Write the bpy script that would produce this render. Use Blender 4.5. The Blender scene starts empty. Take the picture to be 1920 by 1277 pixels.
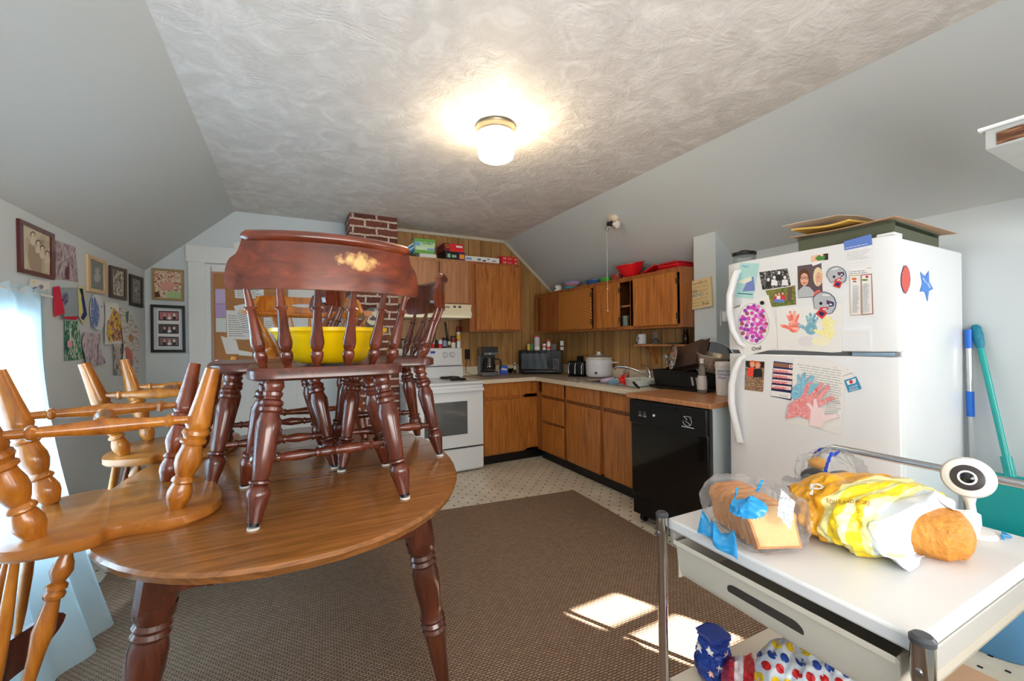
import bpy, bmesh, math, random
from mathutils import Vector, Matrix
random.seed(7)
S = bpy.context.scene
C = S.collection
# ------------------------------------------------------------------ camera
FPX, W, H = 780.7, 1920, 1277
YAW, PIT, ROL, CH = math.radians(27.904), math.radians(0.087), math.radians(-0.7), 1.277
FW = Vector((math.sin(YAW)*math.cos(PIT), math.cos(YAW)*math.cos(PIT), math.sin(PIT)))
R0 = Vector((math.cos(YAW), -math.sin(YAW), 0)); U0 = R0.cross(FW)
RR = R0*math.cos(ROL)+U0*math.sin(ROL); UU = -R0*math.sin(ROL)+U0*math.cos(ROL)
CAMP = Vector((0, 0, CH))
cd = bpy.data.cameras.new('camera'); cam = bpy.data.objects.new('camera', cd); C.objects.link(cam)
cd.sensor_width = 36; cd.lens = 36*FPX/W; cd.clip_start = .02
cam.matrix_world = Matrix(((RR.x, UU.x, -FW.x, 0), (RR.y, UU.y, -FW.y, 0), (RR.z, UU.z, -FW.z, CH), (0, 0, 0, 1)))
S.camera = cam
# ------------------------------------------------------------------ world, sun, daylight, exposure
S.view_settings.view_transform = 'Standard'; S.view_settings.look = 'None'; S.view_settings.gamma = 1
S.view_settings.exposure = 0.92
S.cycles.use_denoising = True
S.cycles.max_bounces = 7; S.cycles.diffuse_bounces = 4; S.cycles.glossy_bounces = 4; S.cycles.transparent_max_bounces = 12
S.cycles.caustics_reflective = False; S.cycles.caustics_refractive = False; S.cycles.sample_clamp_indirect = 4
wd = bpy.data.worlds.new('world'); S.world = wd; wd.use_nodes = True
wd.node_tree.nodes['Background'].inputs[0].default_value = (.62, .8, 1, 1)
wd.node_tree.nodes['Background'].inputs[1].default_value = 2.0
def light(name, kind, loc, power, col, direction=None, sx=1, sy=1, size=.1):
    l = bpy.data.lights.new(name, kind); l.energy = power; l.color = col
    o = bpy.data.objects.new(name, l); C.objects.link(o); o.location = loc
    if kind == 'AREA': l.shape = 'RECTANGLE'; l.size = sx; l.size_y = sy
    elif kind == 'SUN': l.angle = math.radians(.6)
    else: l.shadow_soft_size = size
    if direction: o.rotation_euler = Vector(direction).to_track_quat('-Z', 'Y').to_euler()
    return o
light('sun', 'SUN', (2, -4, 4), 75, (1, .95, .86), (-.45, .89, -.577))
light('fill_light_rear', 'AREA', (.35, -.86, 1.45), 50, (1, .98, .95), (0, 1, .7), 1.9, 1.3)  # added fill lamp at the rear wall, tilted up to brighten the ceiling
light('daylight_left_window', 'AREA', (-1.30, 1.95, 1.0), 38, (.66, .86, 1), (1, .1, 0), 1.5, 1.0)
light('daylight_side_window', 'AREA', (2.64, -.95, 1.3), 10, (1, .97, .92), (-.1, 1, 0), .5, .8)

# ------------------------------------------------------------------ pixel rays meeting the room's real planes
def ray(px, py): return FW+RR*((px-960)/FPX)-UU*((py-638.5)/FPX)
def PX(v): return lambda px, py, o=0: CAMP+ray(px, py)*((v+o)/ray(px, py).x)
def PY(v): return lambda px, py, o=0: CAMP+ray(px, py)*((v+o)/ray(px, py).y)
def PZ(v): return lambda px, py, o=0: CAMP+ray(px, py)*((v+o-CH)/ray(px, py).z)

# ------------------------------------------------------------------ materials
MC = {}
def nt(name):
    m = bpy.data.materials.new(name); m.use_nodes = True
    t = m.node_tree; return m, t, t.nodes['Principled BSDF']
def lin(c):
    return tuple(((x/12.92) if x <= .04045 else ((x+.055)/1.055)**2.4) for x in c)
def mat(name, col, rough=.5, metal=0, trans=0, alpha=1, emit=0, coat=0, bump=0, bscale=60, var=0, vscale=6, srgb=True, ior=1.45, sheen=0):
    if name in MC: return MC[name]
    m, t, b = nt(name); c = lin(col) if srgb else col
    b.inputs['Base Color'].default_value = (*c, 1); b.inputs['Roughness'].default_value = rough
    b.inputs['Metallic'].default_value = metal; b.inputs['Transmission Weight'].default_value = trans
    b.inputs['Alpha'].default_value = alpha; b.inputs['Coat Weight'].default_value = coat; b.inputs['IOR'].default_value = ior
    if emit: b.inputs['Emission Color'].default_value = (*c, 1); b.inputs['Emission Strength'].default_value = emit
    tc = t.nodes.new('ShaderNodeTexCoord')
    n = t.nodes.new('ShaderNodeTexNoise'); n.inputs['Scale'].default_value = vscale; n.inputs['Detail'].default_value = 6
    t.links.new(tc.outputs['Object'], n.inputs['Vector'])
    mx = t.nodes.new('ShaderNodeMix'); mx.data_type = 'RGBA'
    mx.inputs[6].default_value = (*[x*(1-max(var, .02)) for x in c], 1); mx.inputs[7].default_value = (*[min(1, x*(1+max(var, .02))) for x in c], 1)
    t.links.new(n.outputs[0], mx.inputs[0]); t.links.new(mx.outputs[2], b.inputs['Base Color'])
    if bump:
        n2 = t.nodes.new('ShaderNodeTexNoise'); n2.inputs['Scale'].default_value = bscale; n2.inputs['Detail'].default_value = 4
        t.links.new(tc.outputs['Object'], n2.inputs['Vector'])
        bp = t.nodes.new('ShaderNodeBump'); bp.inputs['Strength'].default_value = bump; bp.inputs['Distance'].default_value = .01
        t.links.new(n2.outputs[0], bp.inputs['Height']); t.links.new(bp.outputs[0], b.inputs['Normal'])
    MC[name] = m; return m
def ramp(t, src, stops):
    r = t.nodes.new('ShaderNodeValToRGB'); e = r.color_ramp.elements
    e[0].position = stops[0][0]; e[0].color = (*stops[0][1], 1); e[1].position = stops[-1][0]; e[1].color = (*stops[-1][1], 1)
    for p, c in stops[1:-1]:
        q = e.new(p); q.color = (*c, 1)
    t.links.new(src, r.inputs[0]); return r
def mapping(t, scale, rot=(0, 0, 0)):
    tc = t.nodes.new('ShaderNodeTexCoord'); mp = t.nodes.new('ShaderNodeMapping')
    mp.inputs['Scale'].default_value = scale; mp.inputs['Rotation'].default_value = rot
    t.links.new(tc.outputs['Object'], mp.inputs['Vector']); return mp
def wood(name, c1, c2, c3, scale=(18, 18, 1.6), rough=.3, coat=.4, rings=0, pale_spot=None, bump=.06, chev=0):
    if name in MC: return MC[name]
    m, t, b = nt(name); c1, c2, c3 = lin(c1), lin(c2), lin(c3)
    mp = mapping(t, scale)
    n = t.nodes.new('ShaderNodeTexNoise'); n.inputs['Scale'].default_value = 1.5; n.inputs['Detail'].default_value = 8; n.inputs['Roughness'].default_value = .62
    n.inputs['Distortion'].default_value = .6
    t.links.new(mp.outputs[0], n.inputs['Vector']); src = n.outputs[0]
    if rings:
        w = t.nodes.new('ShaderNodeTexWave'); w.wave_type = 'RINGS'; w.inputs['Scale'].default_value = rings
        w.inputs['Distortion'].default_value = 9; w.inputs['Detail'].default_value = 3; w.inputs['Detail Scale'].default_value = 1.2
        mp2 = mapping(t, (scale[0]*.12, scale[1]*.12, scale[2]*.25)); t.links.new(mp2.outputs[0], w.inputs['Vector'])
        mm = t.nodes.new('ShaderNodeMath'); mm.operation = 'MULTIPLY_ADD'; mm.inputs[1].default_value = .35
        s2 = t.nodes.new('ShaderNodeMath'); s2.operation = 'MULTIPLY'; s2.inputs[1].default_value = .65
        t.links.new(n.outputs[0], s2.inputs[0]); t.links.new(w.outputs['Fac'], mm.inputs[0]); t.links.new(s2.outputs[0], mm.inputs[2]); src = mm.outputs[0]
    if chev:      # zigzag flat-sawn figure
        tc = t.nodes.new('ShaderNodeTexCoord'); sp = t.nodes.new('ShaderNodeSeparateXYZ'); t.links.new(tc.outputs['Object'], sp.inputs[0])
        pp = t.nodes.new('ShaderNodeMath'); pp.operation = 'PINGPONG'; pp.inputs[1].default_value = .028; t.links.new(sp.outputs[1], pp.inputs[0])
        a = t.nodes.new('ShaderNodeMath'); a.operation = 'MULTIPLY_ADD'; a.inputs[1].default_value = 1.0; t.links.new(pp.outputs[0], a.inputs[0]); t.links.new(sp.outputs[2], a.inputs[2])
        n5 = t.nodes.new('ShaderNodeTexNoise'); n5.inputs['Scale'].default_value = 9; t.links.new(tc.outputs['Object'], n5.inputs['Vector'])
        a2 = t.nodes.new('ShaderNodeMath'); a2.operation = 'MULTIPLY_ADD'; a2.inputs[1].default_value = .05; t.links.new(n5.outputs[0], a2.inputs[0]); t.links.new(a.outputs[0], a2.inputs[2])
        f = t.nodes.new('ShaderNodeMath'); f.operation = 'PINGPONG'; f.inputs[1].default_value = .014; t.links.new(a2.outputs[0], f.inputs[0])
        g = t.nodes.new('ShaderNodeMath'); g.operation = 'MULTIPLY_ADD'; g.inputs[1].default_value = 34; g.inputs[2].default_value = .28; t.links.new(f.outputs[0], g.inputs[0]); src = g.outputs[0]
    r = ramp(t, src, [(.3, c1), (.52, c2), (.72, c3)]); out = r.outputs[0]
    if pale_spot:  # soft-edged patch of a second colour over the grain
        (wx, wy, wz), rad, wc = pale_spot
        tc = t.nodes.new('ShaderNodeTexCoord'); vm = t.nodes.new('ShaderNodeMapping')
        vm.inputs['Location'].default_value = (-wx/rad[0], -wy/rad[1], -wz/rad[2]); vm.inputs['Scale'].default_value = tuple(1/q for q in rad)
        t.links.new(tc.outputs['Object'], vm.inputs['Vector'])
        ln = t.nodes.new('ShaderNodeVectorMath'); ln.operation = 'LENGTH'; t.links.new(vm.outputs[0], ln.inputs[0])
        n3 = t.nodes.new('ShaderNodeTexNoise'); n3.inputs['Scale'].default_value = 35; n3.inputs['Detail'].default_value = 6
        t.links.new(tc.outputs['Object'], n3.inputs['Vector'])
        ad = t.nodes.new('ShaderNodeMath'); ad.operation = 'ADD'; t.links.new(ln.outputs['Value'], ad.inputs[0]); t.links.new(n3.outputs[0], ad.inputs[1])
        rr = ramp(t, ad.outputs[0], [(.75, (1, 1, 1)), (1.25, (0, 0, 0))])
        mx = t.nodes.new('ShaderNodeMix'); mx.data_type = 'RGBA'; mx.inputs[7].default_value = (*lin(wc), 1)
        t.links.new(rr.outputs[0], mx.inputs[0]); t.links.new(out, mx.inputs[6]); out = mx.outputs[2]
    t.links.new(out, b.inputs['Base Color'])
    b.inputs['Roughness'].default_value = rough; b.inputs['Coat Weight'].default_value = coat; b.inputs['Coat Roughness'].default_value = .15
    bp = t.nodes.new('ShaderNodeBump'); bp.inputs['Strength'].default_value = bump; bp.inputs['Distance'].default_value = .005
    t.links.new(src, bp.inputs['Height']); t.links.new(bp.outputs[0], b.inputs['Normal'])
    MC[name] = m; return m
def scribble(name, base, cols, scale=30, stretch=(1, 1, 1), dist=2.0, amt=.5, seed=0):
    """crayon-like marks: distorted noise bands over a paper colour"""
    if name in MC: return MC[name]
    m, t, b = nt(name); mp = mapping(t, stretch); mp.inputs['Location'].default_value = (seed, seed*2, seed*3)
    n = t.nodes.new('ShaderNodeTexNoise'); n.inputs['Scale'].default_value = scale; n.inputs['Distortion'].default_value = dist; n.inputs['Detail'].default_value = 3
    t.links.new(mp.outputs[0], n.inputs['Vector'])
    a0 = .5+(.5-amt)*.42; st = [(0, lin(base)), (a0-.015, lin(base))]
    k = len(cols)
    for i, c in enumerate(cols): st += [(a0+i*.2/k, lin(c)), (a0+(i+.7)*.2/k, lin(c))]
    st.append((1, lin(cols[-1])))
    r = ramp(t, n.outputs[0], st); r.color_ramp.interpolation = 'LINEAR'
    t.links.new(r.outputs[0], b.inputs['Base Color']); b.inputs['Roughness'].default_value = .75
    MC[name] = m; return m

# room surfaces
def m_ceiling():
    m, t, b = nt('swirl_plaster'); mp = mapping(t, (1, 1, 1))
    def N(sc, det, dist=0, rough=.5):
        n = t.nodes.new('ShaderNodeTexNoise'); n.inputs['Scale'].default_value = sc; n.inputs['Detail'].default_value = det; n.inputs['Distortion'].default_value = dist; n.inputs['Roughness'].default_value = rough
        t.links.new(mp.outputs[0], n.inputs['Vector']); return n
    def MA(a, k, c):
        x = t.nodes.new('ShaderNodeMath'); x.operation = 'MULTIPLY_ADD'; t.links.new(a, x.inputs[0])
        if isinstance(k, float): x.inputs[1].default_value = k
        else: t.links.new(k, x.inputs[1])
        if isinstance(c, float): x.inputs[2].default_value = c
        else: t.links.new(c, x.inputs[2])
        return x.outputs[0]
    w = t.nodes.new('ShaderNodeTexWave'); w.wave_type = 'RINGS'; w.inputs['Scale'].default_value = 22; w.inputs['Distortion'].default_value = 14; w.inputs['Detail'].default_value = 1; w.inputs['Detail Scale'].default_value = .35
    t.links.new(mp.outputs[0], w.inputs['Vector'])
    mask = ramp(t, N(4.5, 3, 1).outputs[0], [(.50, (0, 0, 0)), (.60, (1, 1, 1))])
    a = MA(w.outputs['Fac'], mask.outputs[0], N(11, 9, 1.8, .6).outputs[0]); a2 = t.nodes.new('ShaderNodeMath'); a2.operation = 'MULTIPLY_ADD'; a2.inputs[1].default_value = .12
    mm = t.nodes.new('ShaderNodeMath'); mm.operation = 'MULTIPLY'; t.links.new(w.outputs['Fac'], mm.inputs[0]); t.links.new(mask.outputs[0], mm.inputs[1])
    t.links.new(mm.outputs[0], a2.inputs[0]); t.links.new(N(11, 9, 1.8, .6).outputs[0], a2.inputs[2])
    r = ramp(t, N(5.5, 7, 1.2, .62).outputs[0], [(.32, lin((.84, .82, .795))), (.5, lin((.885, .865, .845))), (.66, lin((.94, .925, .905)))])
    t.links.new(r.outputs[0], b.inputs['Base Color']); b.inputs['Roughness'].default_value = .6
    bp = t.nodes.new('ShaderNodeBump'); bp.inputs['Strength'].default_value = .5; bp.inputs['Distance'].default_value = .016
    t.links.new(a2.outputs[0], bp.inputs['Height']); t.links.new(bp.outputs[0], b.inputs['Normal']); return m
def m_vinyl():
    m, t, b = nt('diamond_dot_vinyl')
    tc = t.nodes.new('ShaderNodeTexCoord'); sp = t.nodes.new('ShaderNodeSeparateXYZ'); mp = t.nodes.new('ShaderNodeMapping')
    s = 1/.1166
    mp.inputs['Scale'].default_value = (s, s, s); t.links.new(tc.outputs['Object'], mp.inputs['Vector']); t.links.new(mp.outputs[0], sp.inputs[0])
    def M(op, a, bb=None, c=None):
        x = t.nodes.new('ShaderNodeMath'); x.operation = op
        for i, v in enumerate((a, bb, c)):
            if v is None: continue
            if isinstance(v, (int, float)): x.inputs[i].default_value = v
            else: t.links.new(v, x.inputs[i])
        return x.outputs[0]
    def dots(off):
        fx = M('ABSOLUTE', M('SUBTRACT', M('FRACT', M('ADD', sp.outputs[0], off)), .5)); fy = M('ABSOLUTE', M('SUBTRACT', M('FRACT', M('ADD', sp.outputs[1], off)), .5))
        return M('LESS_THAN', M('MAXIMUM', fx, fy), .068)
    d = M('MAXIMUM', dots(.0), dots(.5))
    n = t.nodes.new('ShaderNodeTexNoise'); n.inputs['Scale'].default_value = 5; n.inputs['Detail'].default_value = 8; t.links.new(tc.outputs['Object'], n.inputs['Vector'])
    r = ramp(t, n.outputs[0], [(.35, lin((.80, .76, .68))), (.65, lin((.88, .85, .78)))])
    mx = t.nodes.new('ShaderNodeMix'); mx.data_type = 'RGBA'; mx.inputs[7].default_value = (*lin((.16, .12, .12)), 1)
    t.links.new(d, mx.inputs[0]); t.links.new(r.outputs[0], mx.inputs[6]); t.links.new(mx.outputs[2], b.inputs['Base Color']); b.inputs['Roughness'].default_value = .35
    return m
def m_rug():
    m, t, b = nt('woven_brown_rug'); mp = mapping(t, (1, 1, 1), (0, 0, math.radians(4)))
    br = t.nodes.new('ShaderNodeTexBrick'); br.inputs['Scale'].default_value = 1; br.inputs['Brick Width'].default_value = .022; br.inputs['Row Height'].default_value = .011
    br.inputs['Mortar Size'].default_value = .0026; br.inputs['Mortar Smooth'].default_value = .6; br.inputs['Bias'].default_value = 0
    br.inputs['Color1'].default_value = (*lin((.69, .57, .47)), 1); br.inputs['Color2'].default_value = (*lin((.61, .49, .39)), 1); br.inputs['Mortar'].default_value = (*lin((.34, .27, .21)), 1)
    t.links.new(mp.outputs[0], br.inputs['Vector'])
    n = t.nodes.new('ShaderNodeTexNoise'); n.inputs['Scale'].default_value = 260; n.inputs['Detail'].default_value = 3; t.links.new(mp.outputs[0], n.inputs['Vector'])
    mx = t.nodes.new('ShaderNodeMix'); mx.data_type = 'RGBA'; mx.blend_type = 'MULTIPLY'; mx.inputs[0].default_value = .7
    r = ramp(t, n.outputs[0], [(.3, (.55, .55, .55)), (.7, (1, 1, 1))])
    t.links.new(br.outputs['Color'], mx.inputs[6]); t.links.new(r.outputs[0], mx.inputs[7]); t.links.new(mx.outputs[2], b.inputs['Base Color'])
    bp = t.nodes.new('ShaderNodeBump'); bp.invert = True; bp.inputs['Strength'].default_value = .6; bp.inputs['Distance'].default_value = .004
    t.links.new(br.outputs['Fac'], bp.inputs['Height']); t.links.new(bp.outputs[0], b.inputs['Normal']); b.inputs['Roughness'].default_value = .95
    return m
def m_brick():
    m, t, b = nt('old_red_brick'); tc = t.nodes.new('ShaderNodeTexCoord'); sp = t.nodes.new('ShaderNodeSeparateXYZ'); cb = t.nodes.new('ShaderNodeCombineXYZ')
    ad = t.nodes.new('ShaderNodeMath'); t.links.new(tc.outputs['Object'], sp.inputs[0]); t.links.new(sp.outputs[0], ad.inputs[0]); t.links.new(sp.outputs[1], ad.inputs[1])
    t.links.new(ad.outputs[0], cb.inputs[0]); t.links.new(sp.outputs[2], cb.inputs[1])
    n0 = t.nodes.new('ShaderNodeTexNoise'); n0.inputs['Scale'].default_value = 14; t.links.new(tc.outputs['Object'], n0.inputs['Vector'])
    vm = t.nodes.new('ShaderNodeVectorMath'); vm.operation = 'MULTIPLY_ADD'; vm.inputs[1].default_value = (.018, .018, 0); t.links.new(n0.outputs['Color'], vm.inputs[0]); t.links.new(cb.outputs[0], vm.inputs[2])
    br = t.nodes.new('ShaderNodeTexBrick'); br.inputs['Scale'].default_value = 1; br.inputs['Brick Width'].default_value = .215; br.inputs['Row Height'].default_value = .072
    br.inputs['Mortar Size'].default_value = .011; br.inputs['Mortar Smooth'].default_value = .3
    br.inputs['Color1'].default_value = (*lin((.50, .27, .21)), 1); br.inputs['Color2'].default_value = (*lin((.38, .20, .16)), 1); br.inputs['Mortar'].default_value = (*lin((.80, .72, .66)), 1)
    t.links.new(vm.outputs[0], br.inputs['Vector'])
    n = t.nodes.new('ShaderNodeTexNoise'); n.inputs['Scale'].default_value = 40; n.inputs['Detail'].default_value = 6; t.links.new(tc.outputs['Object'], n.inputs['Vector'])
    mx = t.nodes.new('ShaderNodeMix'); mx.data_type = 'RGBA'; mx.blend_type = 'MULTIPLY'; mx.inputs[0].default_value = .8
    r = ramp(t, n.outputs[0], [(.3, (.5, .5, .5)), (.65, (1.1, 1.1, 1.1))]); t.links.new(br.outputs['Color'], mx.inputs[6]); t.links.new(r.outputs[0], mx.inputs[7])
    t.links.new(mx.outputs[2], b.inputs['Base Color']); b.inputs['Roughness'].default_value = .9
    bp = t.nodes.new('ShaderNodeBump'); bp.invert = True; bp.inputs['Strength'].default_value = .8; bp.inputs['Distance'].default_value = .01
    t.links.new(br.outputs['Fac'], bp.inputs['Height']); t.links.new(bp.outputs[0], b.inputs['Normal']); return m
def m_panel():
    """grooved plank panelling, grooves at uneven spacing across x+y"""
    m, t, b = nt('grooved_panelling'); tc = t.nodes.new('ShaderNodeTexCoord'); sp = t.nodes.new('ShaderNodeSeparateXYZ'); ad = t.nodes.new('ShaderNodeMath')
    t.links.new(tc.outputs['Object'], sp.inputs[0]); t.links.new(sp.outputs[0], ad.inputs[0]); t.links.new(sp.outputs[1], ad.inputs[1])
    def groove(period, off):
        a = t.nodes.new('ShaderNodeMath'); a.operation = 'MULTIPLY_ADD'; a.inputs[1].default_value = 1/period; a.inputs[2].default_value = off; t.links.new(ad.outputs[0], a.inputs[0])
        f = t.nodes.new('ShaderNodeMath'); f.operation = 'FRACT'; t.links.new(a.outputs[0], f.inputs[0])
        l = t.nodes.new('ShaderNodeMath'); l.operation = 'LESS_THAN'; l.inputs[1].default_value = .006/period; t.links.new(f.outputs[0], l.inputs[0]); return l.outputs[0]
    g = t.nodes.new('ShaderNodeMath'); g.operation = 'MAXIMUM'; t.links.new(groove(.406, .1), g.inputs[0]); t.links.new(groove(.406, .48), g.inputs[1])
    g2 = t.nodes.new('ShaderNodeMath'); g2.operation = 'MAXIMUM'; t.links.new(g.outputs[0], g2.inputs[0]); t.links.new(groove(.406, .78), g2.inputs[1])
    mp = mapping(t, (9, 9, .9)); n = t.nodes.new('ShaderNodeTexNoise'); n.inputs['Scale'].default_value = 1.6; n.inputs['Detail'].default_value = 7; n.inputs['Distortion'].default_value = .5
    t.links.new(mp.outputs[0], n.inputs['Vector']); r = ramp(t, n.outputs[0], [(.3, lin((.57, .42, .24))), (.55, lin((.70, .53, .32))), (.75, lin((.76, .60, .38)))])
    mx = t.nodes.new('ShaderNodeMix'); mx.data_type = 'RGBA'; mx.inputs[7].default_value = (*lin((.22, .14, .08)), 1)
    t.links.new(g2.outputs[0], mx.inputs[0]); t.links.new(r.outputs[0], mx.inputs[6]); t.links.new(mx.outputs[2], b.inputs['Base Color']); b.inputs['Roughness'].default_value = .4
    return m
def m_curtain():
    m, t, b = nt('sheer_curtain'); out = t.nodes['Material Output']
    tr = t.nodes.new('ShaderNodeBsdfTranslucent'); tr.inputs[0].default_value = (.62, .84, .95, 1); df = t.nodes.new('ShaderNodeBsdfDiffuse'); df.inputs[0].default_value = (.72, .86, .92, 1)
    tp = t.nodes.new('ShaderNodeBsdfTransparent'); tp.inputs[0].default_value = (.9, .97, 1, 1)
    a = t.nodes.new('ShaderNodeMixShader'); a.inputs[0].default_value = .5; t.links.new(tr.outputs[0], a.inputs[1]); t.links.new(df.outputs[0], a.inputs[2])
    c = t.nodes.new('ShaderNodeMixShader'); c.inputs[0].default_value = .22; t.links.new(a.outputs[0], c.inputs[1]); t.links.new(tp.outputs[0], c.inputs[2])
    t.links.new(c.outputs[0], out.inputs[0]); return m
def m_film(name, col, a, rough=.12):
    """thin clear plastic film"""
    if name in MC: return MC[name]
    m, t, b = nt(name); out = t.nodes['Material Output']; b.inputs['Base Color'].default_value = (*lin(col), 1); b.inputs['Roughness'].default_value = rough
    b.inputs['Specular IOR Level'].default_value = .9
    tp = t.nodes.new('ShaderNodeBsdfTransparent'); c = t.nodes.new('ShaderNodeMixShader'); lw = t.nodes.new('ShaderNodeLayerWeight'); lw.inputs[0].default_value = .35
    mm = t.nodes.new('ShaderNodeMath'); mm.operation = 'MULTIPLY_ADD'; mm.use_clamp = True; mm.inputs[1].default_value = .4; mm.inputs[2].default_value = a
    n2 = t.nodes.new('ShaderNodeTexNoise'); n2.inputs['Scale'].default_value = 18; n2.inputs['Detail'].default_value = 3; n2.inputs['Distortion'].default_value = 1.5
    bp = t.nodes.new('ShaderNodeBump'); bp.inputs['Strength'].default_value = .8; bp.inputs['Distance'].default_value = .02; t.links.new(n2.outputs[0], bp.inputs['Height']); t.links.new(bp.outputs[0], b.inputs['Normal'])
    t.links.new(lw.outputs['Fresnel'], mm.inputs[0]); t.links.new(mm.outputs[0], c.inputs[0]); t.links.new(tp.outputs[0], c.inputs[1]); t.links.new(b.outputs[0], c.inputs[2]); t.links.new(c.outputs[0], out.inputs[0])
    MC[name] = m; return m
WALL = mat('wall_paint', (.80, .835, .85), .55, bump=.05, bscale=8, var=.03, vscale=2)
SLOPE = mat('slope_paint', (.77, .79, .79), .5, bump=.04, bscale=6, var=.02, vscale=1.5)
CEIL = m_ceiling(); VINYL = m_vinyl(); RUG = m_rug(); BRICK = m_brick(); PANEL = m_panel(); CURT = m_curtain()
WHITE = mat('white_trim_paint', (.88, .89, .89), .45, var=.02)
APPL = mat('white_enamel', (.89, .90, .91), .22, coat=.3)
BLACKG = mat('black_gloss', (.03, .03, .035), .12, coat=.5)
BLACKM = mat('black_plastic', (.05, .05, .055), .4)
DARK = mat('deep_recess', (.04, .03, .025), .8)
STEEL = mat('brushed_steel', (.62, .62, .62), .28, metal=1, bump=.02, bscale=200)
CHROME = mat('chrome', (.85, .85, .86), .1, metal=1)
CREAM = mat('cream_laminate', (.84, .79, .70), .35, var=.04, vscale=30)
ALMOND = mat('almond_enamel', (.87, .83, .72), .35)
PAPER = mat('white_paper', (.90, .90, .89), .8, var=.03, vscale=20)
INK = mat('black_ink', (.08, .08, .09), .7)
GREYINK = mat('grey_ink', (.52, .53, .55), .8)
RED = mat('red_plastic', (.83, .08, .12), .3, coat=.2)
OAK = wood('oak_veneer', (.52, .29, .11), (.69, .42, .18), (.78, .51, .24), (34, 34, 2.4), .35, .25)
OAKL = wood('light_oak_veneer', (.56, .36, .22), (.67, .46, .30), (.73, .53, .36), (26, 26, 1.5), .4, .15)
OAKH = wood('oak_chevron_veneer', (.46, .24, .07), (.68, .42, .17), (.80, .55, .26), (8, 22, 3), .35, .25, chev=1)
OAKD = wood('oak_frame', (.48, .26, .11), (.60, .35, .16), (.67, .42, .21), (20, 20, 1.5), .4, .2)
DKW = wood('dark_cherry_wood', (.20, .08, .05), (.38, .165, .105), (.50, .25, .165), (14, 14, 2.2), .27, .5)
DKC = wood('dark_cherry_crest', (.25, .09, .045), (.42, .17, .08), (.56, .25, .12), (2.5, 14, 12), .3, .5, pale_spot=((.062, -.26, .782), (.12, .3, .052), (.86, .68, .42)))  # lighter tan patch mixed into the crest colour
DKS = wood('dark_cherry_seat', (.2, .08, .05), (.33, .14, .09), (.46, .22, .15), (14, 2.2, 14), .35, .4)
ORW = wood('honey_maple_wood', (.50, .27, .07), (.68, .40, .11), (.80, .52, .18), (12, 12, 2), .27, .5)
ORS = wood('honey_maple_seat', (.54, .31, .12), (.67, .41, .16), (.75, .49, .21), (14, 2, 14), .3, .45)
RDW = wood('reddish_maple_wood', (.32, .12, .05), (.48, .20, .08), (.58, .27, .11), (12, 12, 2), .27, .5)
TBW = wood('walnut_table_wood', (.45, .28, .13), (.57, .36, .17), (.64, .42, .21), (2.5, 40, 26), .24, .5)
TLW = wood('table_leg_wood', (.22, .10, .06), (.33, .16, .10), (.42, .21, .13), (12, 12, 2), .25, .5)

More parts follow.
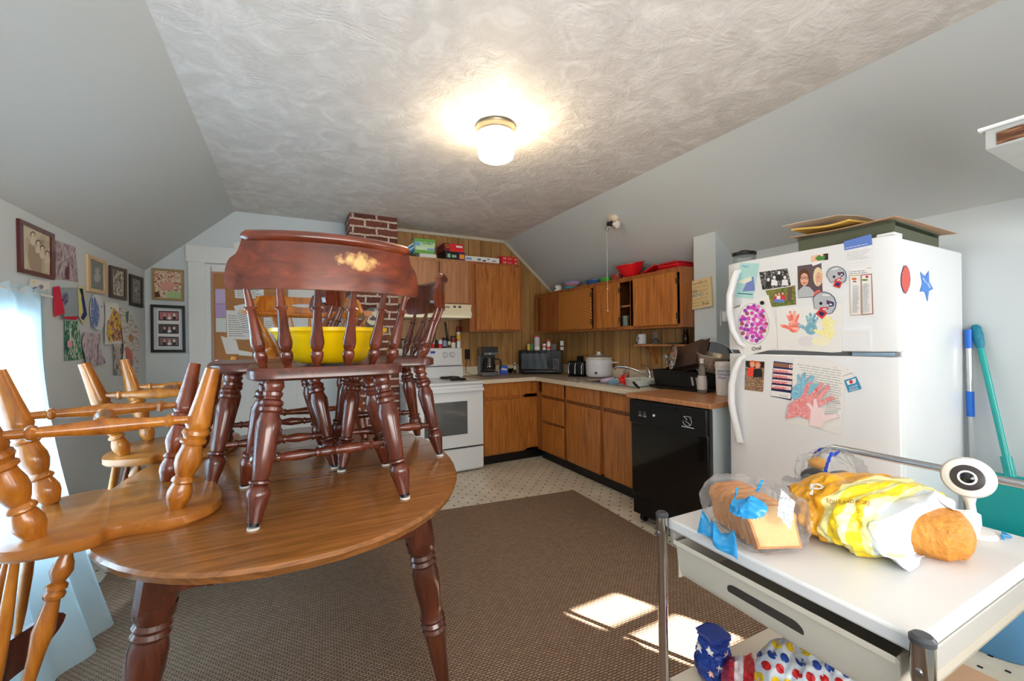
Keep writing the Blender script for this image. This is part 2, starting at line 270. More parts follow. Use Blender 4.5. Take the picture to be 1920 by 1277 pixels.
# ------------------------------------------------------------------ mesh builder
def ortho(d):
    d = d.normalized(); a = Vector((0, 0, 1)) if abs(d.z) < .95 else Vector((1, 0, 0))
    u = d.cross(a).normalized(); return u, d.cross(u).normalized()
class B:
    def __init__(s): s.v = []; s.f = []; s.mi = []; s.cur = 0
    def add(s, vs, fs):
        o = len(s.v); s.v += [Vector(x) for x in vs]
        for f in fs: s.f.append(tuple(i+o for i in f)); s.mi.append(s.cur)
        return s
    def m(s, i): s.cur = i; return s
    def box(s, a, b, rz=0, taper=1):
        (x0, y0, z0), (x1, y1, z1) = a, b
        if x0 > x1: x0, x1 = x1, x0
        if y0 > y1: y0, y1 = y1, y0
        if z0 > z1: z0, z1 = z1, z0
        cx, cy = (x0+x1)/2, (y0+y1)/2; vs = []
        for z, k in ((z0, taper), (z1, 1)):
            for x, y in ((x0, y0), (x1, y0), (x1, y1), (x0, y1)):
                dx, dy = (x-cx)*k, (y-cy)*k
                vs.append((cx+dx*math.cos(rz)-dy*math.sin(rz), cy+dx*math.sin(rz)+dy*math.cos(rz), z))
        return s.add(vs, [(0, 3, 2, 1), (4, 5, 6, 7), (0, 1, 5, 4), (1, 2, 6, 5), (2, 3, 7, 6), (3, 0, 4, 7)])
    def lathe(s, p0, p1, prof, n=20, cap=True, sx=1):
        """prof: (t, radius) pairs along p0->p1"""
        p0, p1 = Vector(p0), Vector(p1); d = p1-p0; u, w = ortho(d); vs = []
        for t, r in prof:
            c = p0+d*t
            for k in range(n):
                a = 2*math.pi*k/n; vs.append(c+u*(r*math.cos(a)*sx)+w*(r*math.sin(a)))
        fs = []
        for i in range(len(prof)-1):
            for k in range(n): fs.append((i*n+k, i*n+(k+1) % n, (i+1)*n+(k+1) % n, (i+1)*n+k))
        if cap: fs.append(tuple(range(n-1, -1, -1))); q = (len(prof)-1)*n; fs.append(tuple(range(q, q+n)))
        return s.add(vs, fs)
    def cyl(s, p0, p1, r, r2=None, n=16): return s.lathe(p0, p1, [(0, r), (1, r if r2 is None else r2)], n)
    def ball(s, c, r, n=14, sz=1):
        c = Vector(c); return s.lathe(c-Vector((0, 0, r*sz)), c+Vector((0, 0, r*sz)), [((1-math.cos(math.pi*i/8))/2, max(1e-4, r*math.sin(math.pi*i/8))) for i in range(9)], n)
    def tube(s, pts, r, n=10, closed=False, flat=1.0):
        pts = [Vector(p) for p in pts]; rs = r if isinstance(r, (list, tuple)) else [r]*len(pts); vs = []; N = len(pts); pu = None
        for i, p in enumerate(pts):
            a = pts[(i-1) % N] if (closed or i) else p; b = pts[(i+1) % N] if (closed or i < N-1) else p
            d = (b-a).normalized()
            if pu is None: u, w = ortho(d)
            else:
                u = (pu-d*pu.dot(d)).normalized(); w = d.cross(u)
            pu = u
            for k in range(n):
                t = 2*math.pi*k/n; vs.append(p+u*rs[i]*math.cos(t)*flat+w*rs[i]*math.sin(t))
        fs = []
        for i in range(N if closed else N-1):
            j = (i+1) % N
            for k in range(n): fs.append((i*n+k, i*n+(k+1) % n, j*n+(k+1) % n, j*n+k))
        if not closed: fs.append(tuple(range(n-1, -1, -1))); q = (N-1)*n; fs.append(tuple(range(q, q+n)))
        return s.add(vs, fs)
    def prism(s, pts, off):
        """pts: 3D polygon, off: thickness vector"""
        pts = [Vector(p) for p in pts]; off = Vector(off); n = len(pts)
        nrm = Vector((0, 0, 0))
        for i in range(n): nrm += (pts[i]-pts[0]).cross(pts[(i+1) % n]-pts[0])
        if nrm.dot(off) > 0: pts = pts[::-1]
        fs = [tuple(range(n)), tuple(range(2*n-1, n-1, -1))]+[(i, n+i, n+(i+1) % n, (i+1) % n)[::1] for i in range(n)]
        return s.add(pts+[p+off for p in pts], fs)
    def strip(s, cols, thick):
        """cols: list of (x, y, nx, ny, zlo, zhi): a curved board"""
        vs = []
        for x, y, nx, ny, a, b in cols:
            for q in (0, 1):
                for z in (a, b): vs.append((x+nx*thick*q, y+ny*thick*q, z))
        fs = []
        for i in range(len(cols)-1):
            o = i*4; p = o+4
            fs += [(o, p, p+1, o+1), (o+2, o+3, p+3, p+2), (o, o+2, p+2, p), (o+1, p+1, p+3, o+3)]
        fs += [(0, 1, 3, 2), (len(vs)-4, len(vs)-2, len(vs)-1, len(vs)-3)]
        return s.add(vs, fs)
def fin(name, b, mats, parent=None, bevel=0, sub=0, smooth=True, ang=38, wn=False):
    if getattr(b, 'soft', 0): ang = 80; sub = 1
    me = bpy.data.meshes.new(name); me.from_pydata([tuple(v) for v in b.v], [], b.f)
    mats = mats if isinstance(mats, (list, tuple)) else [mats]
    for m in mats: me.materials.append(m)
    me.polygons.foreach_set('material_index', [min(i, len(mats)-1) for i in b.mi])
    bm = bmesh.new(); bm.from_mesh(me); bmesh.ops.recalc_face_normals(bm, faces=bm.faces); bm.to_mesh(me); bm.free()
    if smooth:
        me.polygons.foreach_set('use_smooth', [True]*len(me.polygons)); me.set_sharp_from_angle(angle=math.radians(ang))
    o = bpy.data.objects.new(name, me); C.objects.link(o)
    if parent: o.parent = parent
    if bevel:
        md = o.modifiers.new('bevel', 'BEVEL'); md.width = bevel; md.segments = 2; md.limit_method = 'ANGLE'; md.angle_limit = math.radians(40)
    if sub: md = o.modifiers.new('sub', 'SUBSURF'); md.levels = sub; md.render_levels = sub
    return o
def tag(o, label=None, cat=None, group=None, kind=None):
    for k, v in (('label', label), ('category', cat), ('group', group), ('kind', kind)):
        if v: o[k] = v
    return o
def thing(name, label, cat, loc=(0, 0, 0), rz=0, group=None):
    o = bpy.data.objects.new(name, None); C.objects.link(o); o.empty_display_size = .05; o.location = loc; o.rotation_euler = (0, 0, rz); return tag(o, label, cat, group)
def struct(name, b, m, parent=None, **k):
    o = fin(name, b, m, parent, **k)
    if not parent: o['kind'] = 'structure'
    return o
def one(name, b, m, label, cat, group=None, **k): return tag(fin(name, b, m, **k), label, cat, group)
def ell(cx, cy, rx, ry, n=20, rot=0, a0=0, a1=360):
    c, s_ = math.cos(math.radians(rot)), math.sin(math.radians(rot)); out = []
    for i in range(n if a1-a0 >= 360 else n+1):
        t = math.radians(a0+(a1-a0)*i/n); x, y = rx*math.cos(t), ry*math.sin(t); out.append((cx+x*c-y*s_, cy+x*s_+y*c))
    return out
def rect(x0, y0, x1, y1): return [(x0, y0), (x1, y0), (x1, y1), (x0, y1)]
class Flat:
    """thin layers of a flat paper lying on plane pl; outward direction nrm"""
    def __init__(s, pl, nrm): s.pl = pl; s.n = Vector(nrm); s.b = B(); s.mats = []; s.h = .0006
    def at(s, x, y): return s.pl(x, y)
    def mi(s, m):
        if m not in s.mats: s.mats.append(m)
        return s.mats.index(m)
    def poly(s, pts, m, lift=None, th=.0004):
        if lift is None: lift = s.h
        s.b.m(s.mi(m)).prism([s.at(*p)+s.n*lift for p in pts], s.n*th); s.h = max(s.h, lift)+.00005; return s
    def text(s, txt, a, b_, hpx, m, lift=None, font_shear=0, fill=1):
        """baseline from pixel a to pixel b_, letters hpx tall"""
        vs, fs = text_mesh(txt, font_shear); 
        if lift is None: lift = s.h+.0003
        xs = [v[0] for v in vs]; ys = [v[1] for v in vs]; x0, x1, y1 = min(xs), max(xs), max(ys)
        dx, dy = b_[0]-a[0], b_[1]-a[1]; L = math.hypot(dx, dy); ux, uy = dx/L, dy/L; nx, ny = uy, -ux
        out = []
        for x, y in vs:
            t = (x-x0)/(x1-x0)*L; q = y/max(y1, .1)*hpx; out.append(s.at(a[0]+ux*t+nx*q, a[1]+uy*t+ny*q)+s.n*lift)
        s.b.m(s.mi(m)).add(out, fs); return s
    def lines(s, quad, n, m, gap=.55, jitter=.3, th=.35):
        """n rows of dark dashes standing for small print inside a pixel quad"""
        (ax, ay), (bx, by), (cx, cy), (dx, dy) = quad; rnd = random.Random(n*7+int(ax))
        def q(u, v): return ((ax*(1-u)+bx*u)*(1-v)+(dx*(1-u)+cx*u)*v, (ay*(1-u)+by*u)*(1-v)+(dy*(1-u)+cy*u)*v)
        for i in range(n):
            v = (i+.3)/n; e = 1-rnd.random()*jitter; u = 0
            while u < e:
                w = min(e-u, .06+rnd.random()*.16); s.poly([q(u, v), q(u+w, v), q(u+w, v+th/n), q(u, v+th/n)], m, lift=s.h, th=.0001); u += w+.03
        return s
    def make(s, name, label, cat, group=None): return tag(fin(name, s.b, s.mats, smooth=False), label, cat, group)
TM = {}
def text_mesh(txt, shear=0):
    if (txt, shear) in TM: return TM[(txt, shear)]
    cu = bpy.data.curves.new('t', 'FONT'); cu.body = txt; cu.size = 1; cu.resolution_u = 2; cu.shear = shear; cu.offset = .008
    o = bpy.data.objects.new('t', cu); C.objects.link(o); dg = bpy.context.evaluated_depsgraph_get(); me = bpy.data.meshes.new_from_object(o.evaluated_get(dg))
    r = ([(v.co.x, v.co.y) for v in me.vertices], [tuple(p.vertices) for p in me.polygons]); bpy.data.objects.remove(o); bpy.data.curves.remove(cu); bpy.data.meshes.remove(me); TM[(txt, shear)] = r; return r

# ------------------------------------------------------------------ room shell
XL, XT, XS, XR, YB, YP, ZC, ZK, YR = -1.08, -.442, 2.286, 2.966, 4.516, 4.483, 2.49, 1.905, -.95
def hole_wall(u0, u1, v0, v1, holes):
    """rects of a wall with rectangular holes (u0,u1,v0,v1)"""
    us = sorted({u0, u1, *[h[0] for h in holes], *[h[1] for h in holes]}); vs = sorted({v0, v1, *[h[2] for h in holes], *[h[3] for h in holes]}); us = [q for q in us if u0 <= q <= u1]; vs = [q for q in vs if v0 <= q <= v1]; out = []
    for i in range(len(us)-1):
        for j in range(len(vs)-1):
            cu, cv = (us[i]+us[i+1])/2, (vs[j]+vs[j+1])/2
            if not any(h[0] < cu < h[1] and h[2] < cv < h[3] for h in holes): out.append((us[i], us[i+1], vs[j], vs[j+1]))
    return out
struct('floor', B().box((XL-.1, YR-.1, -.1), (XR+.1, YB+.1, 0)), VINYL, smooth=False)
WL = (1.45, 2.72, .42, 1.46)
b = B()
for u0, u1, v0, v1 in hole_wall(YR-.1, YB+.1, 0, ZK, [WL]): b.box((XL-.1, u0, v0), (XL, u1, v1))
struct('wall_left', b, WALL, smooth=False)
struct('wall_right', B().box((XR, YR-.1, 0), (XR+.1, YB+.1, ZK)), WALL, smooth=False)
b = B()
WR = (2.36, 2.785, .80, 1.735)
for u0, u1, v0, v1 in hole_wall(XL, XR, 0, ZK, [WR]): b.box((u0, YR-.1, v0), (u1, YR, v1))
b.prism([(XL, YR, ZK), (XT, YR, ZC), (XS, YR, ZC), (XR, YR, ZK)], (0, -.1, 0))
struct('wall_rear', b, WALL, smooth=False)
b = B().prism([(XL, YB, 0), (XL, YB, ZK), (XT, YB, ZC), (.7, YB, ZC), (.7, YB, 0)], (0, .1, 0))
struct('wall_back', b, WALL, smooth=False)
b = B().prism([(.7, YP, 0), (.7, YP, ZC), (XS, YP, ZC), (XR, YP, ZK), (XR, YP, 0)], (0, .13, 0))
struct('wall_panelled', b, PANEL, smooth=False)
struct('ceiling', B().box((XT, YR-.1, ZC), (XS, YB+.1, ZC+.1)), CEIL, smooth=False)
struct('ceiling_slope_left', B().prism([(XL, YR-.1, ZK), (XT, YR-.1, ZC), (XT, YR-.1, ZC+.12), (XL-.1, YR-.1, ZK)], (0, YB-YR+.2, 0)), SLOPE, smooth=False)
struct('ceiling_slope_right', B().prism([(XR, YR-.1, ZK), (XS, YR-.1, ZC), (XS, YR-.1, ZC+.12), (XR+.1, YR-.1, ZK)], (0, YB-YR+.2, 0)), SLOPE, smooth=False)
# panelling on the right wall behind the counter
struct('wall_panelled_side', B().box((XR-.012, 2.2, .9), (XR, YP, 1.9)), PANEL, smooth=False)
# trim along the panelled gable
t1 = B().box((.93, YP-.02, ZC-.03), (XS, YP, ZC))
sl = Vector((XR-XS, 0, ZK-ZC)).normalized(); dn = Vector((sl.z, 0, -sl.x))
t1.prism([Vector((XS, YP, ZC)), Vector((XR, YP, ZK)), Vector((XR, YP, ZK))+dn*.03, Vector((XS, YP, ZC))+dn*.03], (0, -.02, 0))
struct('trim_1', t1, mat('ivory_trim', (.80, .77, .70), .5), smooth=False)
# chase beside the upper cabinets
b = B().prism([(2.775, 2.01, 0), (2.775, 2.01, ZK+(XR-2.775)*.8603), (XR, 2.01, ZK), (XR, 2.01, 0)], (0, .19, 0))
struct('wall_chase', b, WALL, smooth=False)
# rear windows (behind the viewpoint)
PANE = mat('window_pane', (1, 1, 1), .0, alpha=.06)
def window(name, axis, c, u0, u1, v0, v1, bars_u, bars_v, side):
    fr = B(); t = .045
    def bx(a0, a1, z0, z1, d0=0, d1=.05):
        if axis == 'x': fr.box((c-.02+d0*side, a0, z0), (c-.02+d1*side, a1, z1))
        else: fr.box((a0, c-.02+d0*side, z0), (a1, c-.02+d1*side, z1))
    bx(u0, u1, v0, v0+t); bx(u0, u1, v1-t, v1); bx(u0, u0+t, v0, v1); bx(u1-t, u1, v0, v1)
    for q in bars_u: bx(q-.012, q+.012, v0, v1, 0, .03)
    for q in bars_v: bx(u0, u1, q-.02, q+.02, 0, .04)
    o = struct(name, fr, WHITE, smooth=False)
    pn = B()
    if axis == 'x': pn.box((c-.045, u0+.01, v0+.01), (c-.041, u1-.01, v1-.01))
    else: pn.box((u0+.01, c-.045, v0+.01), (u1-.01, c-.041, v1-.01))
    fin('window_glass', pn, PANE, o)
    return o
window('window_1', 'x', XL-.03, *WL, [(WL[0]+WL[1])/2], [.96], 1)
window('window_2', 'y', YR-.03, *WR, [], [1.545, 1.335, 1.06], 1)
# added unseen window behind the rear fill lamp: frame and solid white blind
wb = struct('added_window', B().box((-.75, YR, .75), (1.45, YR+.03, .8)).box((-.75, YR, 2.1), (1.45, YR+.03, 2.15)).box((-.75, YR, .8), (-.7, YR+.03, 2.1)).box((1.4, YR, .8), (1.45, YR+.03, 2.1)), WHITE, smooth=False)
fin('blind', B().box((-.7, YR+.002, .8), (1.4, YR+.015, 2.1)), mat('white_blind', (.92, .92, .9), .7), wb)
# back door with casing
dr = struct('door_1', B().box((-.665, YB-.03, .005), (.04, YB-.005, 1.985)), WHITE, smooth=False)
fin('door_casing', B().box((-.785, YB-.025, 0), (-.665, YB, 2.0)).box((.04, YB-.025, 0), (.16, YB, 2.0)).box((-.80, YB-.03, 2.0), (.18, YB, 2.145)), WHITE, dr, bevel=.002)
fin('door_panel_seam', B().box((-.625, YB-.032, .02), (-.619, YB-.0295, 1.97)), mat('seam_shadow_paint', (.6, .61, .62), .6), dr)
kp = fin('door_lock', B().box((-.60, YB-.045, .90), (-.575, YB-.03, .96)), BLACKM, dr)
struct('baseboard_back', B().box((XL, YB-.015, 0), (-.785, YB, .1)), WHITE, smooth=False)
struct('baseboard_left', B().box((XL, YR, 0), (XL+.015, YB-.015, .1)), WHITE, smooth=False)
struct('baseboard_right', B().box((XR-.015, YR, 0), (XR, .76, .1)), WHITE, smooth=False)
# rug
rg = [(2.10, 2.885, 0), (-.92, 3.29, 0), (-.93, .1, 0), (-.6, -.6, 0), (1.95, -.7, 0)]
one('area_rug', B().prism([(x, y, .0005) for x, y, z in rg], (0, 0, .008)), RUG, 'large brown basket-weave area rug under the oval dining table', 'rug', smooth=False)
# chimney
ch = thing('brick_chimney', 'narrow red brick chimney rising to the ceiling beside the white stove', 'chimney')
fin('brick_shaft', B().box((.487, 4.10, 0), (.922, YP-.003, ZC-.001)), BRICK, ch)
# ------------------------------------------------------------------ dining table
TZ = .745
tb = thing('dining_table', 'oval brown wooden dining table with turned splayed legs, crowded with chairs', 'table', (.03, 2.07, 0))
def oval(k=1, n=56):
    out = []
    for i in range(n):
        a = 2*math.pi*i/n; out.append((.63*k*math.copysign(abs(math.cos(a))**.92, math.cos(a)), .915*(.95+.05*k)*k*math.copysign(abs(math.sin(a))**.92, math.sin(a))))
    return out
b = B(); rings = [(.968, TZ-.038), (.988, TZ-.033), (1.0, TZ-.012), (.994, TZ-.002), (.985, TZ)]
vs = [(x, y, z) for k, z in rings for x, y in oval(k)]; n = 56
fs = [(i*n+j, i*n+(j+1) % n, (i+1)*n+(j+1) % n, (i+1)*n+j) for i in range(4) for j in range(n)]+[tuple(range(n-1, -1, -1)), tuple(range(4*n, 5*n))]
fin('tabletop', b.add(vs, fs), TBW, tb)
for y in (-.23, .05, .33): fin('leaf_seam', B().box((-.60, y-.0012, TZ-.001), (.60, y+.0012, TZ+.0003)), mat('seam_line', (.16, .09, .05), .6), tb)
fin('apron', B().box((-.36, -.70, .635), (-.335, .70, .714)).box((.335, -.70, .635), (.36, .70, .714)).box((-.335, -.70, .635), (.335, -.675, .714)).box((-.335, .675, .635), (.335, .70, .714)), TLW, tb, bevel=.002)
LP = [(0, .018), (.03, .024), (.06, .026), (.11, .020), (.13, .022), (.30, .031), (.38, .037), (.40, .041), (.415, .036), (.43, .042), (.445, .036), (.46, .042), (.475, .037), (.52, .036), (.60, .043), (.68, .045), (.72, .038), (.735, .044), (.75, .038), (.765, .044), (.78, .038), (.80, .046), (.84, .047)]
for sx in (-1, 1):
    for sy in (-1, 1):
        p0 = Vector((sx*.44, sy*.66, 0)) if sy < 0 else Vector((sx*.42, sy*.64, 0)); p1 = Vector((sx*.335, sy*.655, .714)); lb = B().lathe(p0, p1, LP, 24)
        q = p0.lerp(p1, .83); w = .044
        lb.prism([q+Vector((a*w, c*w, 0)) for a, c in ((-1, -.6), (-.6, -1), (.6, -1), (1, -.6), (1, .6), (.6, 1), (-.6, 1), (-1, .6))], p1-q)
        fin('leg', lb, TLW, tb)
# ------------------------------------------------------------------ chairs
LEG_D = [(0, .018), (.02, .019), (.08, .024), (.17, .032), (.2, .033), (.235, .027), (.25, .020), (.262, .031), (.275, .031), (.287, .021), (.30, .023), (.45, .028), (.62, .034), (.68, .035), (.735, .027), (.75, .026), (.765, .033), (.79, .033), (.80, .028), (.812, .033), (.835, .032), (.85, .024), (.87, .022), (.875, .027), (.9, .028), (.91, .022), (.92, .024), (.95, .029), (.975, .027), (1, .022)]
LEG_O = [(0, .019), (.05, .0205), (.2, .025), (.38, .032), (.405, .033), (.43, .028), (.44, .033), (.465, .035), (.485, .030), (.50, .028), (.515, .034), (.53, .034), (.545, .026), (.57, .027), (.63, .034), (.68, .034), (.74, .026), (.765, .021), (.785, .029), (.80, .030), (.815, .023), (.84, .027), (.88, .032), (.92, .031), (1, .019)]
SPN = [(0, .011), (.06, .011), (.12, .016), (.17, .019), (.21, .0185), (.24, .014), (.27, .018), (.33, .021), (.345, .020), (.35, .021), (.45, .017), (.58, .0135), (.72, .0115), (.735, .012), (.745, .018), (.76, .018), (.775, .0115), (.85, .010), (1, .0075)]
STR = [(0, .009), (.1, .012), (.13, .013), (.135, .016), (.155, .016), (.16, .012), (.2, .015), (.3, .019), (.36, .016), (.41, .012), (.415, .018), (.435, .018), (.44, .013), (.5, .021), (.56, .013), (.565, .018), (.585, .018), (.59, .012), (.64, .016), (.7, .019), (.8, .015), (.84, .012), (.845, .016), (.865, .016), (.87, .013), (.9, .012), (1, .009)]
STR_O = [(0, .010), (.12, .012), (.15, .013), (.165, .019), (.18, .020), (.20, .014), (.3, .016), (.5, .023), (.7, .016), (.80, .014), (.82, .020), (.835, .019), (.85, .013), (1, .010)]
def interp(tab, x):
    for (a, p), (c, q) in zip(tab, tab[1:]):
        if x <= c: return p+(q-p)*(x-a)/(c-a) if c > a else q
    return tab[-1][1]
def seat_mesh(outline, z0, z1, dish=.006):
    n = len(outline); b = B(); vs = []
    for k, z in ((.93, z0), (1, z0+.008), (1, z1-.008), (.975, z1), (.88, z1-dish*.2), (.55, z1-dish), (.2, z1-dish)):
        vs += [(x*k, y*k, z) for x, y in outline]
    fs = [(i*n+j, i*n+(j+1) % n, (i+1)*n+(j+1) % n, (i+1)*n+j) for i in range(6) for j in range(n)]+[tuple(range(n-1, -1, -1)), tuple(range(6*n, 7*n))]
    return b.add(vs, fs)
def smooth_outline(half, n=4):
    """half: right-hand points from front (x=0,+y) to back (x=0,-y); mirrored and rounded"""
    pts = half+[(-x, y) for x, y in half[-2:0:-1]]; out = []
    N = len(pts)
    for i in range(N):
        p0, p1, p2, p3 = (Vector(pts[(i+k) % N]) for k in (-1, 0, 1, 2))
        for j in range(n):
            t = j/n; q = .5*((2*p1)+(p2-p0)*t+(2*p0-5*p1+4*p2-p3)*t*t+(3*p1-p0-3*p2+p3)*t**3); out.append((q.x, q.y))
    return out
SEAT_D = smooth_outline([(0, .235), (.12, .232), (.2, .21), (.235, .16), (.238, .05), (.236, -.08), (.232, -.15), (.2, -.195), (.11, -.21), (0, -.214)])
SEAT_O = smooth_outline([(0, .275), (.12, .268), (.2, .235), (.238, .17), (.232, .10), (.205, .04), (.205, .0), (.238, -.03), (.232, -.12), (.185, -.2), (.09, -.232), (0, -.238)])
def base(t, mat_leg, mat_seat, LEG, ST, seat, glides=True, fx=.258, bx=.22, fy=.215, by=-.215, mats4=None, sz0=.42):
    fin('seat', seat_mesh(seat, sz0, .46), mat_seat, t)
    feet, tops = {}, {}
    for i, (k, sx) in enumerate((('f', -1), ('f', 1), ('r', -1), ('r', 1))):
        foot = Vector((sx*(fx if k == 'f' else bx), fy if k == 'f' else by, 0)); top = Vector((sx*(.175 if k == 'f' else .16), .145 if k == 'f' else -.135, sz0+.002)); feet[k, sx], tops[k, sx] = foot, top
        d = (top-foot).normalized(); f2 = foot+d*(.018 if glides else 0)
        lg = fin('leg', B().lathe(f2, top, LEG, 22), mats4[i] if mats4 else mat_leg, t)
        if glides: fin('foot_glide', B().lathe(foot+Vector((0, 0, .0005)), foot+Vector((0, 0, .007)), [(0, .0165), (1, .0165)], 14).m(1).lathe(foot+Vector((0, 0, .007)), f2+d*.002, [(0, .0155), (1, .014)], 14), [mat('white_nylon', (.85, .85, .83), .4), BLACKM], lg)
    mids = {}
    for sx in (-1, 1):
        a = feet['f', sx].lerp(tops['f', sx], .36); c = feet['r', sx].lerp(tops['r', sx], .34); mids[sx] = a.lerp(c, .52)
        fin('stretcher', B().lathe(a, c, ST, 18), mat_leg, t)
    fin('stretcher', B().lathe(mids[-1], mids[1], ST, 18), mat_leg, t)
    return feet, tops
def mates_chair(label, loc, rz, group=None, crest_mat=DKW, lighter=False):
    t = thing('mates_chair', label, 'chair', loc, rz, group)
    base(t, DKW, DKS, LEG_D, STR, SEAT_D)
    def bow(s):   # point on the crest's plan curve, s in [-1, 1]
        a = s*1.02; return Vector((.325*math.sin(a), -.285+.24*(1-math.cos(a)), 0)), Vector((math.sin(a), -math.cos(a), 0))
    for bx_, s in ((.19, .78), (.125, .47), (.045, .155)):
        for sg in (-1, 1):
            p, nn = bow(sg*s); y0 = -.135-.045*(1-(bx_/.19)**2)
            fin('spindle', B().lathe((sg*bx_, y0, .452), (p.x, p.y, .70), SPN, 16), DKW, t)
    hi = [(0, .835), (.78, .835), (.80, .818), (.82, .803), (.85, .791), (.88, .786), (.92, .780), (.955, .768), (.98, .752), (1.0, .724)]
    lo = [(0, .690), (.93, .690), (.97, .696), (.99, .707), (1.0, .720)]
    sq = [.70, .78, .80, .82, .85, .88, .92, .955, .97, .98, .99, .996, 1]; ss = [-q for q in sq[::-1]]+[x/10 for x in range(-6, 7)]+sq
    cols = []
    for s in ss:
        p, nn = bow(s); cols.append((p.x-nn.x*.011, p.y-nn.y*.011, nn.x, nn.y, interp(lo, abs(s)), interp(hi, abs(s))))
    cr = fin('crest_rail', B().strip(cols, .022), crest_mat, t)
    ends = [x/20*.975 for x in range(-16, 17)]
    pts = [bow(s)[0]+bow(s)[1]*.006+Vector((0, 0, .842)) for s in ends]
    r = [.010]+[.0165]*(len(pts)-2)+[.010]
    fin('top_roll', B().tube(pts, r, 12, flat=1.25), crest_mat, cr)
    return t
A = mates_chair('dark cherry mates chair nearest the viewer, back towards us, pale tan patch on crest', (.108, 1.634, TZ), math.radians(2.5), 'chairs standing upright on the table', crest_mat=DKC)
Cc = mates_chair('dark cherry mates chair nearest the stove, turned sideways on the table edge', (.402, 2.115, TZ), math.radians(88), 'chairs standing upright on the table')
Bc = mates_chair('dark cherry mates chair hidden behind the yellow bowl, turned sideways', (-.068, 2.135, TZ), math.radians(93), 'chairs standing upright on the table')
def slot_chair(label, loc, rz, group=None):
    t = thing('captains_chair', label, 'chair', loc, rz, group)
    base(t, RDW, ORS, LEG_O, STR_O, SEAT_O, glides=False)
    def bow(s):
        a = s*1.75; return Vector((.305*math.sin(a), -.2+.27*(1-math.cos(a))*.95, 0)), Vector((math.sin(a), -math.cos(a), 0))
    pts = [bow(s/16)[0]+Vector((0, 0, .705)) for s in range(-16, 17)]
    fin('arm_bow', B().tube(pts, [.018]+[.016]*31+[.018], 10, flat=1.5), ORW, t)
    hi = [(0, .815), (.5, .812), (.60, .80), (.66, .75), (.70, .72)]
    cols1, cols2, cols3, cols4 = [], [], [], []
    for k in range(-14, 15):
        s = k/20; p, nn = bow(s); c = (p.x-nn.x*.01, p.y-nn.y*.01, nn.x, nn.y); h = interp(hi, abs(s))
        if abs(s) <= .2: w = .011*math.sqrt(max(0, 1-(s/.2)**2)); (cols2).append((*c, .69, .764-w)); cols3.append((*c, .764+w, h))
        if s <= -.2: cols1.append((*c, .69, h))
        if s >= .2: cols4.append((*c, .69, h))
    bb = B()
    for cl in (cols1, cols2, cols3, cols4): bb.strip(cl, .02)
    fin('crest_rail', bb, ORW, t)
    for k in range(-3, 4):
        s = k/3*.62; p, nn = bow(s); x0 = k/3*.17
        fin('spindle', B().lathe((x0, -.16-.045*(1-(k/3)**2), .452), (p.x, p.y, .70), [(0, .008), (.2, .012), (.35, .015), (.4, .011), (.5, .012), (.8, .008), (1, .0065)], 12), ORW, t)
    for sg in (-1, 1):
        p, nn = bow(sg*.93); fin('arm_post', B().lathe((sg*.19, .02, .452), (p.x, p.y, .70), SPN, 14), ORW, t)
    return t
slot_chair('honey maple captains chair facing us, slotted crest, farthest of those standing upright', (.10, 2.66, TZ), math.radians(180), 'chairs standing upright on the table')
def flipped(t, loc, rz):
    t.rotation_mode = 'QUATERNION'; t.location = loc
    t.rotation_quaternion = (Matrix.Rotation(rz, 4, 'Z') @ Matrix.Rotation(math.pi, 4, 'Y')).to_quaternion()
def windsor_chair(label, loc, rz, mats4):
    t = thing('spindle_back_chair', label, 'chair', loc, 0, 'chairs stacked upside down on the table')
    base(t, ORW, ORS, LEG_O, STR_O, SEAT_O, glides=False, mats4=mats4, fx=.225, bx=.215, fy=.235, by=-.25)
    def bow(s):
        a = s*.95; return Vector((.300*math.sin(a), -.262+.34*(1-math.cos(a)), 0)), Vector((math.sin(a), -math.cos(a), 0))
    for sg in (-1, 1):
        p, nn = bow(sg*.86); fin('back_post', B().lathe((sg*.205, -.075, .452), (p.x, p.y, .80), [(0, .012), (.05, .013), (.1, .02), (.16, .023), (.2, .018), (.23, .013), (.25, .021), (.275, .021), (.285, .016), (.31, .022), (.335, .02), (.35, .014), (.45, .018), (.55, .022), (.7, .016), (1, .011)], 16), ORW, t)
    for k in range(5):
        s = (k-2)/2*.60; p, nn = bow(s); fin('spindle', B().lathe((s*.26, -.20+abs(s)*.05, .452), (p.x, p.y, .80), [(0, .009), (.5, .014), (.8, .012), (1, .008)], 12), RDW if k == 3 else ORW, t)
    hi = [(0, .91), (.75, .91), (.84, .88), (.92, .86), (.97, .845), (1.0, .82)]; lo = [(0, .795), (.90, .795), (.97, .802), (1.0, .817)]
    cols = []
    for s in [-1, -.98, -.94, -.88, -.84, -.8, -.75]+[x/10 for x in range(-7, 8)]+[.75, .8, .84, .88, .94, .98, 1]:
        p, nn = bow(s); cols.append((p.x-nn.x*.011, p.y-nn.y*.011, nn.x, nn.y, interp(lo, abs(s)), interp(hi, abs(s))))
    fin('crest_rail', B().strip(cols, .022), DKW, t)
    flipped(t, loc, rz); return t
windsor_chair('honey wood chair upside down at the table corner nearest the curtain, legs in the air', (-.50, 1.722, TZ+.46), math.radians(-75), [ORW, RDW, ORW, ORW])
windsor_chair('honey wood chair upside down at the far table end, behind another upturned chair', (-.53, 2.64, TZ+.46), math.radians(-92), [RDW, ORW, ORW, ORW])
